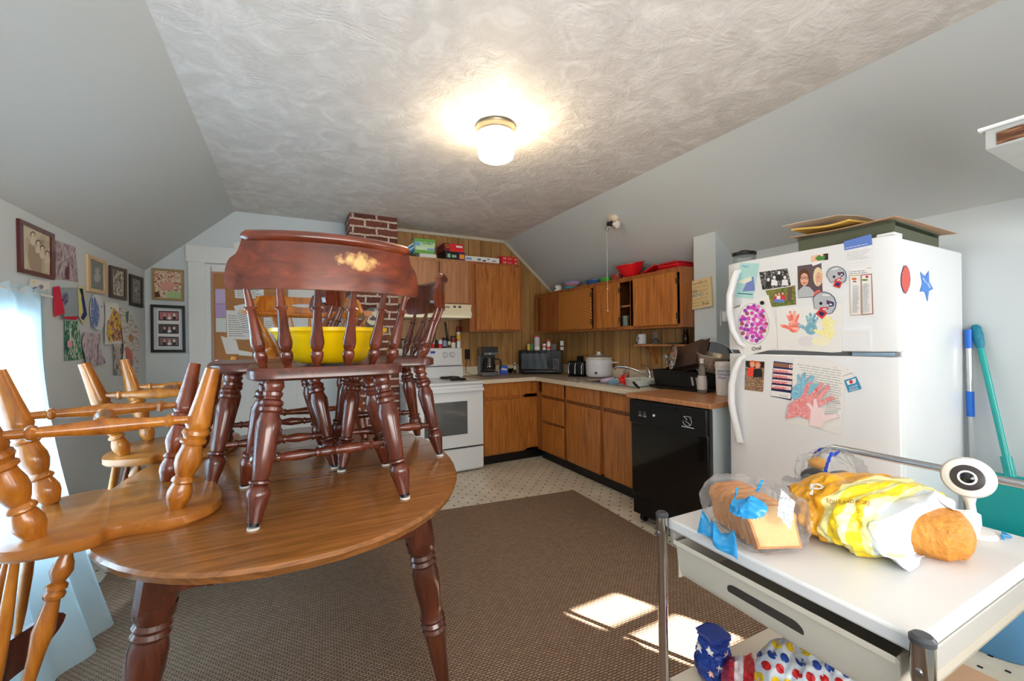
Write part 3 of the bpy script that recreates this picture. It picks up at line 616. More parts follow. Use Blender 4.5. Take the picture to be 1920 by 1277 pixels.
# yellow bowl on the nearest upright chair
bo = B(); zb = TZ+.4615
for k in range(1):
    prof_o = [(0, .10), (.03, .115), (.35, .155), (.8, .185), (.86, .190), (.9, .200), (1, .202)]
    prof_i = [(1, .196), (.9, .188), (.5, .158), (.1, .11), (.05, .02)]
    bo.lathe((.13, 1.69, zb), (.13, 1.69, zb+.125), prof_o+prof_i, 48, cap=True)
one('mixing_bowl', bo, mat('yellow_plastic', (.98, .80, .03), .3, coat=.3), 'large yellow plastic bowl resting on the seat of a dark chair', 'bowl')

# ------------------------------------------------------------------ base cabinets and counter
XF, YF = 2.355, 3.885
fx, fy = PX(XF), PY(YF)
def ypx(px, x=XF): return PX(x)(px, 700).y
def xpx(px, y=YF): return PY(y)(px, 700).x
def knob_free_panel(name, cab, a, b_, m, bev=.003): return fin(name, B().box(a, b_), m, cab, bevel=bev)
# run along the panelled gable: stove, then corner unit
cab = thing('base_cabinet', 'oak base cabinet with one drawer over one door, between stove and corner', 'cabinet')
x0, x1 = 1.692, XF
fin('body', B().box((x0, YF+.012, .105), (XR-.02, YP-.005, .868)), OAKD, cab)
fin('face_frame', B().box((x0, YF, .105), (x0+.03, YF+.013, .868)).box((x1-.16, YF, .105), (x1, YF+.013, .868)).box((x0, YF, .84), (x1, YF+.013, .868)).box((x0, YF, .105), (x1, YF+.013, .13)).box((x0, YF, .675), (x1, YF+.013, .71)), OAK, cab)
fin('toe_kick', B().box((x0, YF+.06, 0), (XR-.02, YF+.08, .105)), BLACKM, cab)
knob_free_panel('drawer', cab, (x0+.022, YF-.018, .705), (x1-.155, YF-.001, .845), OAK)
knob_free_panel('door', cab, (x0+.022, YF-.018, .12), (x1-.145, YF-.001, .672), OAK)
cab = thing('base_cabinet', 'oak base cabinet with three stacked drawers, just right of the corner', 'cabinet')
def side_unit(cab, ya, yb, pieces):
    fin('body', B().box((XF+.012, yb, .105), (XR-.02, ya, .725)), OAKD, cab)
    fr = B().box((XF, yb, .105), (XF+.013, ya, .125)).box((XF, yb, .848), (XF+.013, ya, .868)).box((XF, ya-.025, .105), (XF+.013, ya, .868)).box((XF, yb, .105), (XF+.013, yb+.02, .868))
    fin('face_frame', fr, OAKD, cab); fin('toe_kick', B().box((XF+.06, yb, 0), (XF+.08, ya, .105)), BLACKM, cab)
    for nm, a, c, z0, z1 in pieces: knob_free_panel(nm, cab, (XF-.018, a, z0), (XF-.001, c, z1), OAK)
y_a, y_b, y_c, y_d, y_e = YF-.001, ypx(1061.5), ypx(1128), 2.435, 2.272
side_unit(cab, y_a, y_b, [('drawer', ypx(1058), ypx(1018), .705, .845), ('drawer', ypx(1058), ypx(1018), .44, .675), ('drawer', ypx(1058), ypx(1018), .125, .41)])
cab = thing('base_cabinet', 'oak base cabinet with false drawer and door below the sink, left half', 'cabinet')
side_unit(cab, y_b-.001, y_c, [('false_drawer', ypx(1126), ypx(1063.5), .705, .845), ('door', ypx(1126), ypx(1064), .12, .672)])
cab = thing('base_cabinet', 'oak base cabinet with drawer and door, right beside the black dishwasher', 'cabinet')
side_unit(cab, y_c-.001, y_e, [('drawer', 2.285, ypx(1133), .705, .845), ('door', 2.285, ypx(1134), .12, .672)])
# countertop with backsplash and a sink cut-out
SK = (2.44, 2.88, 2.50, 3.12)
ct = thing('countertop', 'cream laminate L-shaped worktop with low backsplash', 'worktop')
b = B()
for u0, u1, v0, v1 in hole_wall(XF-.04, XR-.013, 2.268, YP, [SK, (0, XF-.04, 0, 9)]): b.box((u0, v0, .869), (u1, v1, .889))
b.box((1.690, YF-.04, .869), (XF-.04, YP, .889)).box((1.690, YF-.045, .849), (XF-.045, YF-.036, .889)).box((XF-.045, 2.268, .849), (XF-.036, YF-.036, .889))
fin('worktop_slab', b, CREAM, ct)
fin('worktop_surface', B().box((1.692, YF-.035, .889), (XF-.035, YP-.02, .8902)).box((XF-.034, 3.13, .889), (XR-.032, YP-.02, .8902)), mat('speckled_laminate', (.62, .56, .49), .35, var=.12, vscale=120), ct)
fin('backsplash', B().box((1.690, YP-.02, .8903), (XR-.013, YP-.001, .99)).box((XR-.032, 2.268, .8903), (XR-.013, YP-.021, .99)), CREAM, ct)
# sink
sk = thing('kitchen_sink', 'stainless steel kitchen sink set into the cream worktop', 'sink')
fin('rim', B().box((SK[0]-.012, SK[2]-.012, .8905), (SK[0]+.02, SK[3]+.012, .895)).box((SK[1]-.06, SK[2]-.012, .8905), (SK[1]+.012, SK[3]+.012, .895)).box((SK[0]+.02, SK[2]-.012, .8905), (SK[1]-.06, SK[2]+.02, .895)).box((SK[0]+.02, SK[3]-.02, .8905), (SK[1]-.06, SK[3]+.012, .895)).box((SK[0]+.02, 2.80, .8905), (SK[1]-.06, 2.83, .895)), STEEL, sk, bevel=.002)
for ya, yb in ((SK[2]+.02, 2.80), (2.83, SK[3]-.02)):
    fin('basin', B().box((SK[0]+.018, ya, .73), (SK[1]-.058, yb, .735)).box((SK[0]+.018, ya, .735), (SK[0]+.02, yb, .8905)).box((SK[1]-.06, ya, .735), (SK[1]-.058, yb, .8905)).box((SK[0]+.02, ya, .735), (SK[1]-.06, ya+.002, .8905)).box((SK[0]+.02, yb-.002, .735), (SK[1]-.06, yb, .8905)), STEEL, sk)
fa = thing('faucet', 'chrome single lever faucet with long curved spout behind the sink', 'faucet')
fp = PX(2.86)
P0 = fp(1219, 704); P0.z = .8955
fin('faucet_base', B().lathe(P0, P0+Vector((0, 0, .07)), [(0, .03), (.15, .03), (.3, .022), (1, .019)], 18), CHROME, fa)
sp = [P0+Vector((-.01, .0, .05)), fp(1200, 694)+Vector((-.04, 0, 0)), fp(1192, 688.5)+Vector((-.09, 0, 0)), fp(1184, 686.5)+Vector((-.12, 0, 0)), fp(1178, 686.5)+Vector((-.15, 0, 0)), fp(1176.5, 691)+Vector((-.16, 0, 0))]
fin('spout', B().tube(sp, .009, 10), CHROME, fa)
lv = [P0+Vector((0, 0, .07)), fp(1216, 691), fp(1210, 687), fp(1205, 684)]
fin('lever', B().tube(lv, [.016, .012, .008, .010], 10), CHROME, fa)
# ------------------------------------------------------------------ stove
sv = thing('electric_stove', 'white coil-top electric stove with oven window beside the brick chimney', 'stove')
X0, X1, Y0 = .928, 1.687, 3.82
fin('body', B().box((X0, Y0+.02, .012), (X1, 4.45, .862)), APPL, sv, bevel=.003)
fin('cooktop', B().box((X0-.003, Y0-.012, .862), (X1+.003, 4.45, .885)), APPL, sv, bevel=.006)
fin('oven_door', B().box((X0+.004, Y0-.015, .255), (X1-.004, Y0+.018, .852)), APPL, sv, bevel=.006)
fin('oven_window', B().box((X0+.155, Y0-.0175, .38), (X1-.175, Y0-.0145, .70)), mat('oven_glass', (.36, .37, .38), .08, coat=.6), sv)
fin('oven_handle', B().box((X0+.006, Y0-.05, .79), (X1-.006, Y0-.018, .83)), APPL, sv, bevel=.008)
fin('drawer_gap', B().box((X0+.006, Y0+.01, .24), (X1-.006, Y0+.019, .256)), BLACKM, sv)
fin('storage_drawer', B().box((X0+.004, Y0-.01, .03), (X1-.004, Y0+.018, .238)), APPL, sv, bevel=.005)
bg = fin('backguard', B().prism([(X0, 4.36, .886), (X0, 4.45, .886), (X0, 4.45, 1.21), (X0, 4.40, 1.21), (X0, 4.385, 1.03), (X0, 4.375, 1.02)], (X1-X0, 0, 0)), APPL, sv, bevel=.004)
def bgp(px, py): 
    p = PY(4.392)(px, py); return p
F = Flat(lambda x, y: PY(4.394-(1.21-PY(4.39)(x, y).z)*.02)(x, y), (0, -1, .05))
fin('panel_gap', B().box((X0+.01, 4.366, 1.008), (X1-.01, 4.378, 1.016)), BLACKM, bg)
D_ = B().box((1.325, 4.380, 1.155), (1.375, 4.392, 1.178)); fin('clock_display', D_, mat('blue_display', (.12, .16, .45), .3, emit=.3), bg)
for x in (1.015, 1.10, 1.49, 1.575):
    kn = fin('knob', B().lathe((x, 4.391, 1.135), (x, 4.362, 1.135), [(0, .026), (.15, .026), (.2, .020), (1, .018)], 20).box((x-.003, 4.354, 1.117), (x+.003, 4.364, 1.153)), APPL, bg)
    fin('knob_ring', B().lathe((x, 4.3915, 1.135), (x, 4.3895, 1.135), [(0, .031), (1, .031)], 24), mat('grey_print', (.55, .56, .57), .5), kn)
for cx, cy, r in ((1.10, 4.02, .10), (1.10, 4.27, .075), (1.50, 4.02, .075), (1.50, 4.27, .10)):
    dp = fin('drip_pan', B().lathe((cx, cy, .8855), (cx, cy, .889), [(0, r+.02), (.6, r+.02), (1, r+.012)], 28), STEEL, sv)
    cl = B()
    for q in range(4): cl.tube([(cx+(r-.022*q)*math.cos(a*math.pi/12), cy+(r-.022*q)*math.sin(a*math.pi/12), .896) for a in range(24)], .007, 8, closed=True)
    fin('burner_coil', cl, BLACKM, dp)
# ------------------------------------------------------------------ range hood and gable upper cabinets
hd = thing('range_hood', 'almond metal range hood under the cabinet above the stove', 'hood')
fin('hood_shell', B().prism([(.94, 3.995, 1.60), (.94, 3.975, 1.655), (.94, YP-.002, 1.66), (.94, YP-.002, 1.52), (.94, 3.985, 1.52), (.94, 3.965, 1.545), (.94, 3.965, 1.56)], (.70, 0, 0)), ALMOND, hd, bevel=.002)
for a in (1.25, 1.335): fin('vent_grille', B().box((a, 3.982, 1.618), (a+.07, 3.990, 1.642)), GREYINK, hd)
for a in (1.445, 1.50): fin('rocker_switch', B().box((a, 3.978, 1.622), (a+.025, 3.990, 1.640)), BLACKM, hd)
fin('hood_lip', B().box((.945, 3.958, 1.518), (1.625, 3.966, 1.543)), mat('light_almond', (.93, .90, .80), .35), hd)
YU = 4.163
def gable_cab(label, x0, x1, z0, z1, doors, om, dm):
    c = thing('upper_cabinet', label, 'cabinet')
    fin('body', B().box((x0, YU+.019, z0), (x1, YP-.002, z1)), om, c)
    fr = B().box((x0, YU, z1-.035), (x1, YU+.019, z1)).box((x0, YU, z0), (x1, YU+.019, z0+.03)).box((x0, YU, z0+.03), (x0+.04, YU+.019, z1-.035)).box((x1-.03, YU, z0+.03), (x1, YU+.019, z1-.035))
    fin('face_frame', fr, om, c)
    for a, b2 in doors: fin('door', B().box((a, YU-.018, z0+.02), (b2, YU-.001, z1-.03)), dm, c, bevel=.003)
    return c
gable_cab('wide two-door oak cabinet above the range hood', .935, 1.690, 1.662, 2.145, [(.97, 1.345), (1.362, 1.665)], OAKL, OAKL)
gable_cab('tall single-door oak cabinet on the panelled gable, right of the hood', 1.692, 2.335, 1.385, 2.145, [(1.765, 2.305)], OAKD, OAK)
# ------------------------------------------------------------------ upper cabinets on the right wall
XU = 2.656; Z0, Z1 = 1.369, 1.838
def yu(px): return PX(XU)(px, 560).y
def wall_cab(label, ya, yb, doors, gap=None):
    c = thing('upper_cabinet', label, 'cabinet')
    bd = B().box((XU+.019, yb, Z0), (XR-.013, ya, Z0+.018)).box((XU+.019, yb, Z1-.018), (XR-.013, ya, Z1)).box((XR-.02, yb, Z0+.018), (XR-.013, ya, Z1-.018)).box((XU+.019, ya-.018, Z0+.018), (XR-.02, ya, Z1-.018)).box((XU+.019, yb, Z0+.018), (XR-.02, yb+.018, Z1-.018))
    fin('body', bd, OAKD, c); fr = B().box((XU, yb, Z1-.04), (XU+.019, ya, Z1)).box((XU, yb, Z0), (XU+.019, ya, Z0+.03)).box((XU, ya-.03, Z0+.03), (XU+.019, ya, Z1-.04)).box((XU, yb, Z0+.03), (XU+.019, yb+.03, Z1-.04))
    if gap: fr.box((XU, gap[1]-.035, Z0+.03), (XU+.019, gap[1], Z1-.04)); fin('shelf', B().box((XU+.03, yb+.02, 1.575), (XR-.03, ya-.02, 1.59)), OAKL, c)
    fin('face_frame', fr, OAKD, c)
    for a, b2, m in doors:
        d = fin('door', B().box((XU-.018, b2, Z0+.022), (XU-.001, a, Z1-.035)), m, c, bevel=.003)
        if m is not OAKD:
            for z in (Z0+.09, Z1-.11): fin('hinge', B().cyl((XU-.021, b2-.004, z-.022), (XU-.021, b2-.004, z+.022), .005, n=8).box((XU-.004, b2-.018, z-.02), (XU-.0005, b2-.002, z+.02)), mat('dark_bronze', (.22, .18, .14), .35, metal=.8), d)
    return c
ye = 2.205
wall_cab('oak wall cabinet with zigzag grained door, nearest the room corner', PX(XU)(1004, 560).y, yu(1116), [(yu(1014.5), yu(1050.5), OAKD), (yu(1051), yu(1110), OAKH)])
wall_cab('oak wall cabinet with a partly open gap showing dark shelves inside', yu(1116)-.001, yu(1186), [(yu(1121), yu(1163), OAK)], gap=(yu(1163.5), yu(1182.5)+.001))
wall_cab('oak wall cabinet with one large door beside the wall chase', yu(1186)-.001, ye, [(yu(1189.5), yu(1271), OAK)])
p = PX(XU+.12)(1173, 604)
one('storage_jar', B().lathe((p.x, p.y, 1.591-.203), (p.x, p.y, 1.591-.09), [(0, .03), (.8, .03), (.85, .034), (1, .034)], 16), mat('frosted_glass', (.62, .70, .66), .3), 'frosted jar inside the dark gap of the open wall cabinet', 'jar')
# small bracket shelf on the side panelling
sh = thing('bracket_shelf', 'small wooden wall shelf on brackets above the sink', 'shelf')
WX = XR-.0125
q0, q1 = PX(2.84)(1192, 657), PX(2.84)(1262, 657)
zs = 1.215
fin('shelf_board', B().box((2.82, 2.30, zs), (WX, q0.y, zs+.02)), OAKL, sh, bevel=.003)
for yy in (q0.y-.16, 2.42): fin('bracket', B().prism([(WX, yy, zs), (2.86, yy, zs), (2.87, yy, zs-.03), (2.93, yy, zs-.12), (2.93, yy, zs-.16), (WX, yy, zs-.16)], (0, .018, 0)), OAK, sh)
# ------------------------------------------------------------------ dishwasher with wooden top
dw = thing('portable_dishwasher', 'black portable dishwasher on casters with a wooden top', 'dishwasher', (2.150, 1.915, 0), math.radians(3))
fin('cabinet', B().box((.02, -.30, .10), (.60, .30, .868)), mat('pale_blue_enamel', (.80, .86, .89), .35), dw, bevel=.003)
fin('door', B().box((-.02, -.295, .20), (.019, .295, .72)), BLACKG, dw, bevel=.004)
fin('door_edge', B().box((-.004, -.301, .12), (.0195, -.2955, .86)), STEEL, dw)
cp = fin('control_panel', B().box((-.035, -.298, .70), (.019, .298, .862)), BLACKM, dw, bevel=.006)
fin('latch', B().box((-.04, -.10, .832), (-.033, .12, .85)), BLACKG, cp)
fin('dial', B().cyl((-.035, .08, .775), (-.042, .08, .775), .008), APPL, cp)
for yy in (.20, .16):
    fin('push_button', B().box((-.038, yy-.012, .752), (-.0345, yy+.012, .762)).box((-.038, yy-.010, .77), (-.0345, yy+.010, .774)).box((-.038, yy-.008, .784), (-.0345, yy+.008, .787)), GREYINK, cp)
vb = B()
vb.tube([(-.0365, -.17+.030*math.cos(a*math.pi/10), .775+.028*math.sin(a*math.pi/10)) for a in range(7, 21)], .0013, 6)
vb.tube([(-.0365, -.145, .803), (-.0365, -.17, .785), (-.0365, -.155, .775), (-.0365, -.18, .765), (-.0365, -.19, .752)], .0013, 6).box((-.037, -.215, .738), (-.0355, -.13, .742)).tube([(-.0365, -.20, .803), (-.0365, -.17, .806), (-.0365, -.145, .803)], .0013, 6)
fin('panel_emblem', vb, mat('white_print', (.8, .8, .8), .6), cp)
fin('toe_panel', B().box((-.012, -.29, .065), (.019, .29, .197)), BLACKM, dw, bevel=.003)
fin('top_board', B().box((-.045, -.33, .870), (.60, .32, .900)), OAKL, dw, bevel=.004)
for xx in (.06, .54):
    for yy in (-.25, .25): fin('caster', B().cyl((xx-.01, yy-.015, .027), (xx-.01, yy+.015, .027), .027).box((xx-.012, yy-.018, .03), (xx+.012, yy+.018, .102)), BLACKM, dw)
# ------------------------------------------------------------------ refrigerator
GX, G0, G1 = 2.20, .77, 1.53
fg = thing('refrigerator', 'white top-freezer refrigerator covered with photos, drawings and magnets', 'refrigerator')
fin('cabinet', B().box((GX+.065, G0+.004, .03), (2.93, G1-.004, 1.69)), APPL, fg, bevel=.008)
def fdoor(name, z0, z1):
    n = 14; prof = []
    for i in range(n+1):
        t = i/n; y = G0+(G1-G0)*t; e = min(t, 1-t)*(G1-G0); x = GX+(.022*(1-min(1, e/.045))**2); prof.append((x, y))
    pts = [(x, y, z0) for x, y in prof]+[(GX+.06, G1, z0), (GX+.06, G0, z0)]
    return fin(name, B().prism(pts, (0, 0, z1-z0)), APPL, fg, bevel=.005)
fz = fdoor('freezer_door', 1.212, 1.70); fd = fdoor('fridge_door', .11, 1.192)
fin('door_gasket', B().box((GX+.03, G0+.02, 1.193), (GX+.06, G1-.02, 1.211)), mat('grey_gasket', (.45, .46, .47), .6), fg)
fin('hinge', B().box((GX+.004, G0+.01, 1.194), (GX+.05, G0+.16, 1.210)), STEEL, fg)
fin('toe_grille', B().box((GX+.03, G0+.01, .02), (GX+.064, G1-.01, .10)), mat('grey_gasket', (.45, .46, .47), .6), fg)
fin('top_hinge_cover', B().box((GX+.01, G0+.01, 1.7005), (GX+.09, G0+.07, 1.712)), APPL, fg, bevel=.003)
hy = G1-.035
fin('door_handle', B().tube([(2.203, 1.452, 1.648), (2.185, 1.455, 1.643), (2.170, 1.462, 1.60), (2.162, 1.482, 1.52), (2.162, 1.484, 1.42), (2.166, 1.468, 1.32), (2.178, 1.437, 1.25), (2.202, 1.425, 1.232)], [.016, .019, .019, .018, .018, .017, .015, .012], 14), APPL, fz)
fin('door_handle', B().tube([(2.202, 1.425, 1.178), (2.178, 1.437, 1.165), (2.168, 1.462, 1.10), (2.162, 1.478, 1.02), (2.162, 1.480, .92), (2.166, 1.466, .83), (2.172, 1.455, .77), (2.184, 1.452, .71), (2.202, 1.452, .705)], [.012, .015, .017, .018, .018, .018, .019, .019, .016], 14), APPL, fd)
# ------------------------------------------------------------------ papers and magnets on the refrigerator front
def gp(lift=0): return PX(GX-.0005-lift)
NX = (-1, 0, 0)
SKIN, HAIR = mat('photo_skin', (.86, .65, .55), .6), mat('photo_brown_hair', (.35, .22, .14), .6)
BLOND, GREYP = mat('photo_blond_hair', (.88, .80, .64), .6), mat('photo_grey', (.62, .62, .62), .6)
DKP, WHP = mat('photo_dark', (.13, .13, .14), .5), mat('photo_white', (.9, .9, .9), .5)
TEAL, REDP = mat('card_teal', (.66, .83, .82), .6), mat('print_red', (.80, .20, .22), .6)
BLUEP, NAVY = mat('print_blue', (.37, .50, .79), .6), mat('print_navy', (.12, .16, .34), .6)
F = Flat(gp(), NX).poly([(1388, 493), (1424, 494), (1412, 560), (1379, 557)], TEAL)
F.poly([(1404, 520), (1413, 519), (1416, 545), (1392, 547)], mat('print_periwinkle', (.45, .50, .75), .6)).poly([(1380, 529), (1409, 518), (1410, 526), (1396, 532)], mat('print_cream', (.88, .88, .80), .6))
F.poly([(1383, 549), (1411, 551), (1411, 553), (1383, 551)], mat('print_deep_teal', (.2, .45, .5), .6)).text('Happy', (1392, 501), (1404, 501), 4, BLUEP)
F.make('greeting_card', 'teal greeting card in the top left corner of the freezer door', 'card')
def people(F, ppl, sc):
    for x, y, skin, hair, body in ppl:
        F.poly([(x-1.5*sc, y+1.3*sc), (x+1.5*sc, y+1.3*sc), (x+1.8*sc, y+4.5*sc), (x-1.8*sc, y+4.5*sc)], body)
        F.poly(ell(x, y-.15*sc, 1.15*sc, 1.35*sc, 12), hair); F.poly(ell(x, y+.1*sc, .8*sc, 1.0*sc, 12), skin)
BW = scribble('grainy_grey_photo', (.16, .16, .16), [(.4, .4, .4), (.6, .6, .6)], 90, amt=.5, dist=.5)
F = Flat(gp(), NX).poly([(1422, 509), (1478, 501), (1485, 537), (1428, 546)], WHP).poly([(1423.5, 510.5), (1477, 503), (1483.5, 536), (1429.5, 544)], BW)
people(F, [(1441, 524, WHP, DKP, DKP), (1452, 520, WHP, DKP, WHP), (1461, 511, WHP, DKP, DKP), (1472, 520, WHP, DKP, WHP)], 3.4)
F.make('photograph', 'black and white photo of four people on the freezer door', 'photo')
LEAF = scribble('photo_lawn', (.30, .42, .16), [(.55, .55, .28), (.50, .38, .22)], 60, amt=.5)
F = Flat(gp(), NX); F.h = .0004; F.poly([(1435, 544), (1491, 535), (1493, 571), (1448, 576)], LEAF).poly([(1478, 537), (1486, 536), (1484, 565), (1476, 566)], mat('photo_bark', (.42, .33, .27), .7))
people(F, [(1455, 553, SKIN, HAIR, REDP), (1461, 551, SKIN, HAIR, WHP), (1468, 550, SKIN, HAIR, REDP)], 2.8)
for x in (1455, 1461, 1468): F.poly([(x-3, 561), (x+3, 561), (x+3, 567), (x-3, 567)], BLUEP)
F.make('photograph', 'colour photo of three children in red tops under a tree on the freezer door', 'photo')
F = Flat(gp(), NX).poly([(1495.5, 499), (1540, 493), (1543, 556), (1496.5, 559)], mat('photo_mauve', (.36, .30, .32), .5))
F.poly([(1497, 545), (1507, 536), (1518, 538), (1527, 548), (1525, 556), (1497, 558)], mat('photo_sweater', (.70, .72, .74), .7)).poly([(1527, 548), (1535, 543), (1541, 547), (1542, 555), (1525, 556)], mat('photo_salmon', (.85, .42, .38), .7))
F.poly(ell(1508, 520, 11, 16, 20), HAIR).poly(ell(1508.5, 524, 7.8, 12, 20), SKIN).poly(ell(1534, 519, 9, 18, 20), BLOND).poly(ell(1535.5, 523, 6, 13, 20), SKIN)
for x in (1504.5, 1512.5): F.poly(ell(x, 521, 3.6, 2.6, 12), DKP).poly(ell(x, 521, 2.6, 1.7, 12), SKIN)
F.poly(ell(1508.5, 530.5, 3, 1.1, 10), REDP).poly(ell(1536, 531, 2.5, 1.0, 10), WHP).poly(ell(1534.2, 520, 1.2, .7, 8), DKP)
F.make('photograph', 'photo of two smiling women, one with dark glasses, on the freezer door', 'photo')
F = Flat(gp(), NX).poly([(1521, 480), (1553, 475), (1553, 487), (1521, 491)], mat('card_salmon', (.93, .72, .62), .6)).poly([(1544, 476), (1553, 475), (1553, 487), (1544, 488)], DKP).poly([(1528, 485), (1535, 478), (1541, 481), (1548, 478), (1546, 487), (1534, 489)], mat('print_green', (.30, .52, .24), .6)).poly([(1521, 492), (1540, 489), (1538, 494), (1524, 499)], WHP)
F.make('fridge_magnet', 'small pink and green magnet above the photo of two women', 'magnet')
def helmet(cx, cy, s, rot, label):
    c, s_ = math.cos(math.radians(rot)), math.sin(math.radians(rot))
    def T(pts): return [(cx+(x*c-y*s_)*s, cy+(x*s_+y*c)*s) for x, y in pts]
    F = Flat(gp(), NX); shell = [(-1, -.1), (-.93, -.45), (-.7, -.8), (-.3, -1.0), (.15, -1.02), (.6, -.85), (.9, -.5), (1, -.05), (.9, .4), (.6, .62), (.35, .45), (-.1, .35), (-.35, .55), (-.6, .6), (-.8, .2)]
    F.h = .002; F.poly(T([(x*1.06, y*1.06) for x, y in shell]), NAVY, th=.001); F.h += .001; F.poly(T(shell), mat('helmet_silver', (.70, .72, .75), .4))
    F.poly(T([(-.5, -.75), (.1, -.95), (.3, -.9), (-.3, -.68)]), WHP).poly(T([(.1, -.45), (.75, -.5), (.85, -.2), (.45, .05), (.5, -.18), (.2, -.15)]), NAVY).poly(T([(.42, -.3), (.72, -.3), (.55, -.12)]), WHP).poly(T([(.2, -.35), (.5, -.42), (.2, -.25)]), REDP)
    F.poly(T(ell(-.25, .0, .14, .14, 12)), DKP)
    F.poly(T([(-.15, .3), (.45, .05), (.55, .2), (.2, .45), (.6, .55), (.35, 1.2), (-.35, 1.0), (-.2, .6)]), REDP).poly(T([(.0, .62), (.4, .65), (.25, 1.0), (-.15, .88)]), NAVY).poly(T([(.05, .35), (.35, .2), (.38, .28), (.12, .45)]), WHP)
    return F.make('helmet_magnet', label, 'magnet', 'football helmet magnets')
helmet(1569, 519, 18, 0, 'silver football helmet magnet with red face guard, upper one right of the photo')
helmet(1545, 571, 22, 22, 'silver football helmet magnet with red face guard, lower one overlapping the handprints')
F = Flat(gp(), NX); F.h = .001; F.poly([(1582, 453), (1634, 439), (1637, 487), (1586, 494)], WHP).poly([(1582, 453), (1634, 439), (1636, 459), (1584, 470)], BLUEP).text('IMPORTANT', (1585, 457.5), (1606, 452), 5, WHP).text('CALL 24/7', (1612, 450.5), (1628, 446.5), 4, WHP)
F.lines([(1586, 461), (1633, 452), (1634, 457), (1587, 467)], 2, WHP).lines([(1588, 473), (1634, 465), (1635, 484), (1589, 490)], 6, mat('pale_ink', (.75, .76, .78), .8))
F.make('notice_card', 'white notice with blue IMPORTANT header hanging over the freezer top edge', 'notice')
F = Flat(gp(), NX).poly([(1592, 503), (1636, 499), (1638, 591), (1594, 592)], WHP).lines([(1593, 505), (1635, 500), (1635, 513), (1593, 515)], 3, GREYINK)
F.poly([(1593, 516), (1614, 515), (1615, 591), (1595, 592)], mat('tan_print', (.72, .62, .48), .7)).poly([(1594, 517.5), (1613, 516.5), (1614, 589.5), (1596, 590.5)], WHP).poly([(1615, 515), (1635, 513), (1638, 589), (1616, 591)], mat('brown_print', (.62, .40, .32), .7)).poly([(1616.5, 516.5), (1633.5, 515), (1636, 587.5), (1617.5, 589)], WHP)
F.poly(ell(1602, 523, 5, 2.5, 12), mat('orange_print', (.85, .45, .25), .7)).poly(ell(1603, 528, 4, 1.5, 12), mat('brown_print', (.6, .4, .3), .7)).poly(ell(1626, 519, 3, 2.5, 12), REDP).poly(ell(1622, 525, 6, 1.8, 12), mat('print_green', (.3, .5, .25), .7))
F.lines([(1599, 535), (1612, 534), (1613, 586), (1600, 587)], 22, GREYINK).lines([(1620, 532), (1632, 531), (1634, 585), (1621, 587)], 24, GREYINK)
F.make('chore_chart', 'white two-column printed list in brown frames on the freezer door', 'list')
# oval dot painting
F = Flat(gp(.002), NX).poly([(1373, 577), (1441, 553), (1457, 619), (1458, 652), (1440, 657), (1392, 669), (1382, 648), (1376, 608)], PAPER).poly(ell(1413, 607, 29, 39, 40, -6), GREYINK).poly(ell(1413, 607, 28.3, 38.3, 40, -6), PAPER)
rnd = random.Random(3); pts = []
MG = [mat('paint_magenta', (.83, .30, .72), .6), mat('paint_violet', (.62, .25, .68), .6), mat('paint_pink', (.90, .50, .80), .6), mat('paint_plum', (.66, .30, .38), .6)]
for i in range(400):
    if len(pts) > 62: break
    x, y = rnd.uniform(1388, 1438), rnd.uniform(571, 643); u = ((x-1413)/24.5)**2+((y-607)/35)**2
    if u < 1 and all(math.hypot(x-a, y-c) > 5.2 for a, c in pts): pts.append((x, y)); F.poly(ell(x, y, 3.9, 3.9, 10), MG[rnd.choices(range(4), (5, 5, 3, 1))[0]])
F.text('Oval', (1411, 658), (1428, 655), 7, INK).text('Brooklyn', (1374, 580), (1389, 574), 3.5, INK)
F.poly(ell(1430, 568, 3.8, 3.8, 14), DKP, th=.004)
F.make('oval_painting', 'child painting of magenta dots in an oval, captioned Oval, on the freezer door', 'drawing')
def hand(F, cx, cy, s, rot, m, spread=1.0, thumb=-1):
    c, s_ = math.cos(math.radians(rot)), math.sin(math.radians(rot))
    def T(x, y): return (cx+(x*c-y*s_)*s, cy+(x*s_+y*c)*s)
    F.poly([T(*p) for p in ell(0, 0, .75, .8, 18)], m)
    for k, (a, l, w) in enumerate(((-26, 1.15, .2), (-9, 1.4, .22), (8, 1.35, .22), (26, 1.05, .2), (thumb*68, 1.2, .24))):
        t = math.radians(a*spread); bx_, by_ = math.sin(t)*.45, -math.cos(t)*.45
        if k == 4: by_ += .35
        ex, ey = bx_+math.sin(t)*l, by_-math.cos(t)*l; px_, py_ = math.cos(t)*w, math.sin(t)*w
        F.poly([T(bx_-px_, by_-py_), T(ex-px_*.8, ey-py_*.8)]+[T(ex+math.sin(t)*w*.9, ey-math.cos(t)*w*.9)]+[T(ex+px_*.8, ey+py_*.8), T(bx_+px_, by_+py_)], m)
F = Flat(gp(.001), NX).poly([(1455, 577), (1580, 570), (1578, 660), (1560, 661), (1459, 655)], PAPER)
hand(F, 1489, 612, 15, -6, scribble('hand_red_wash', (.92, .45, .40), [(.95, .62, .55), (.96, .75, .68)], 25)); hand(F, 1521, 616, 15, 6, scribble('hand_blue_wash', (.45, .66, .74), [(.62, .78, .80), (.35, .55, .68)], 25), thumb=-1); hand(F, 1553, 624, 16, 0, scribble('hand_yellow_wash', (.93, .90, .60), [(.95, .93, .75), (.9, .86, .5)], 25), thumb=-1)
F.poly(ell(1512, 640, 16, 10, 16), mat('pale_grey_wash', (.87, .86, .87), .8)).poly(ell(1540, 640, 18, 9, 16), mat('pale_yellow_wash', (.93, .92, .80), .8))
F.make('handprint_painting', 'paper with red, blue and yellow painted handprints on the freezer door', 'drawing')
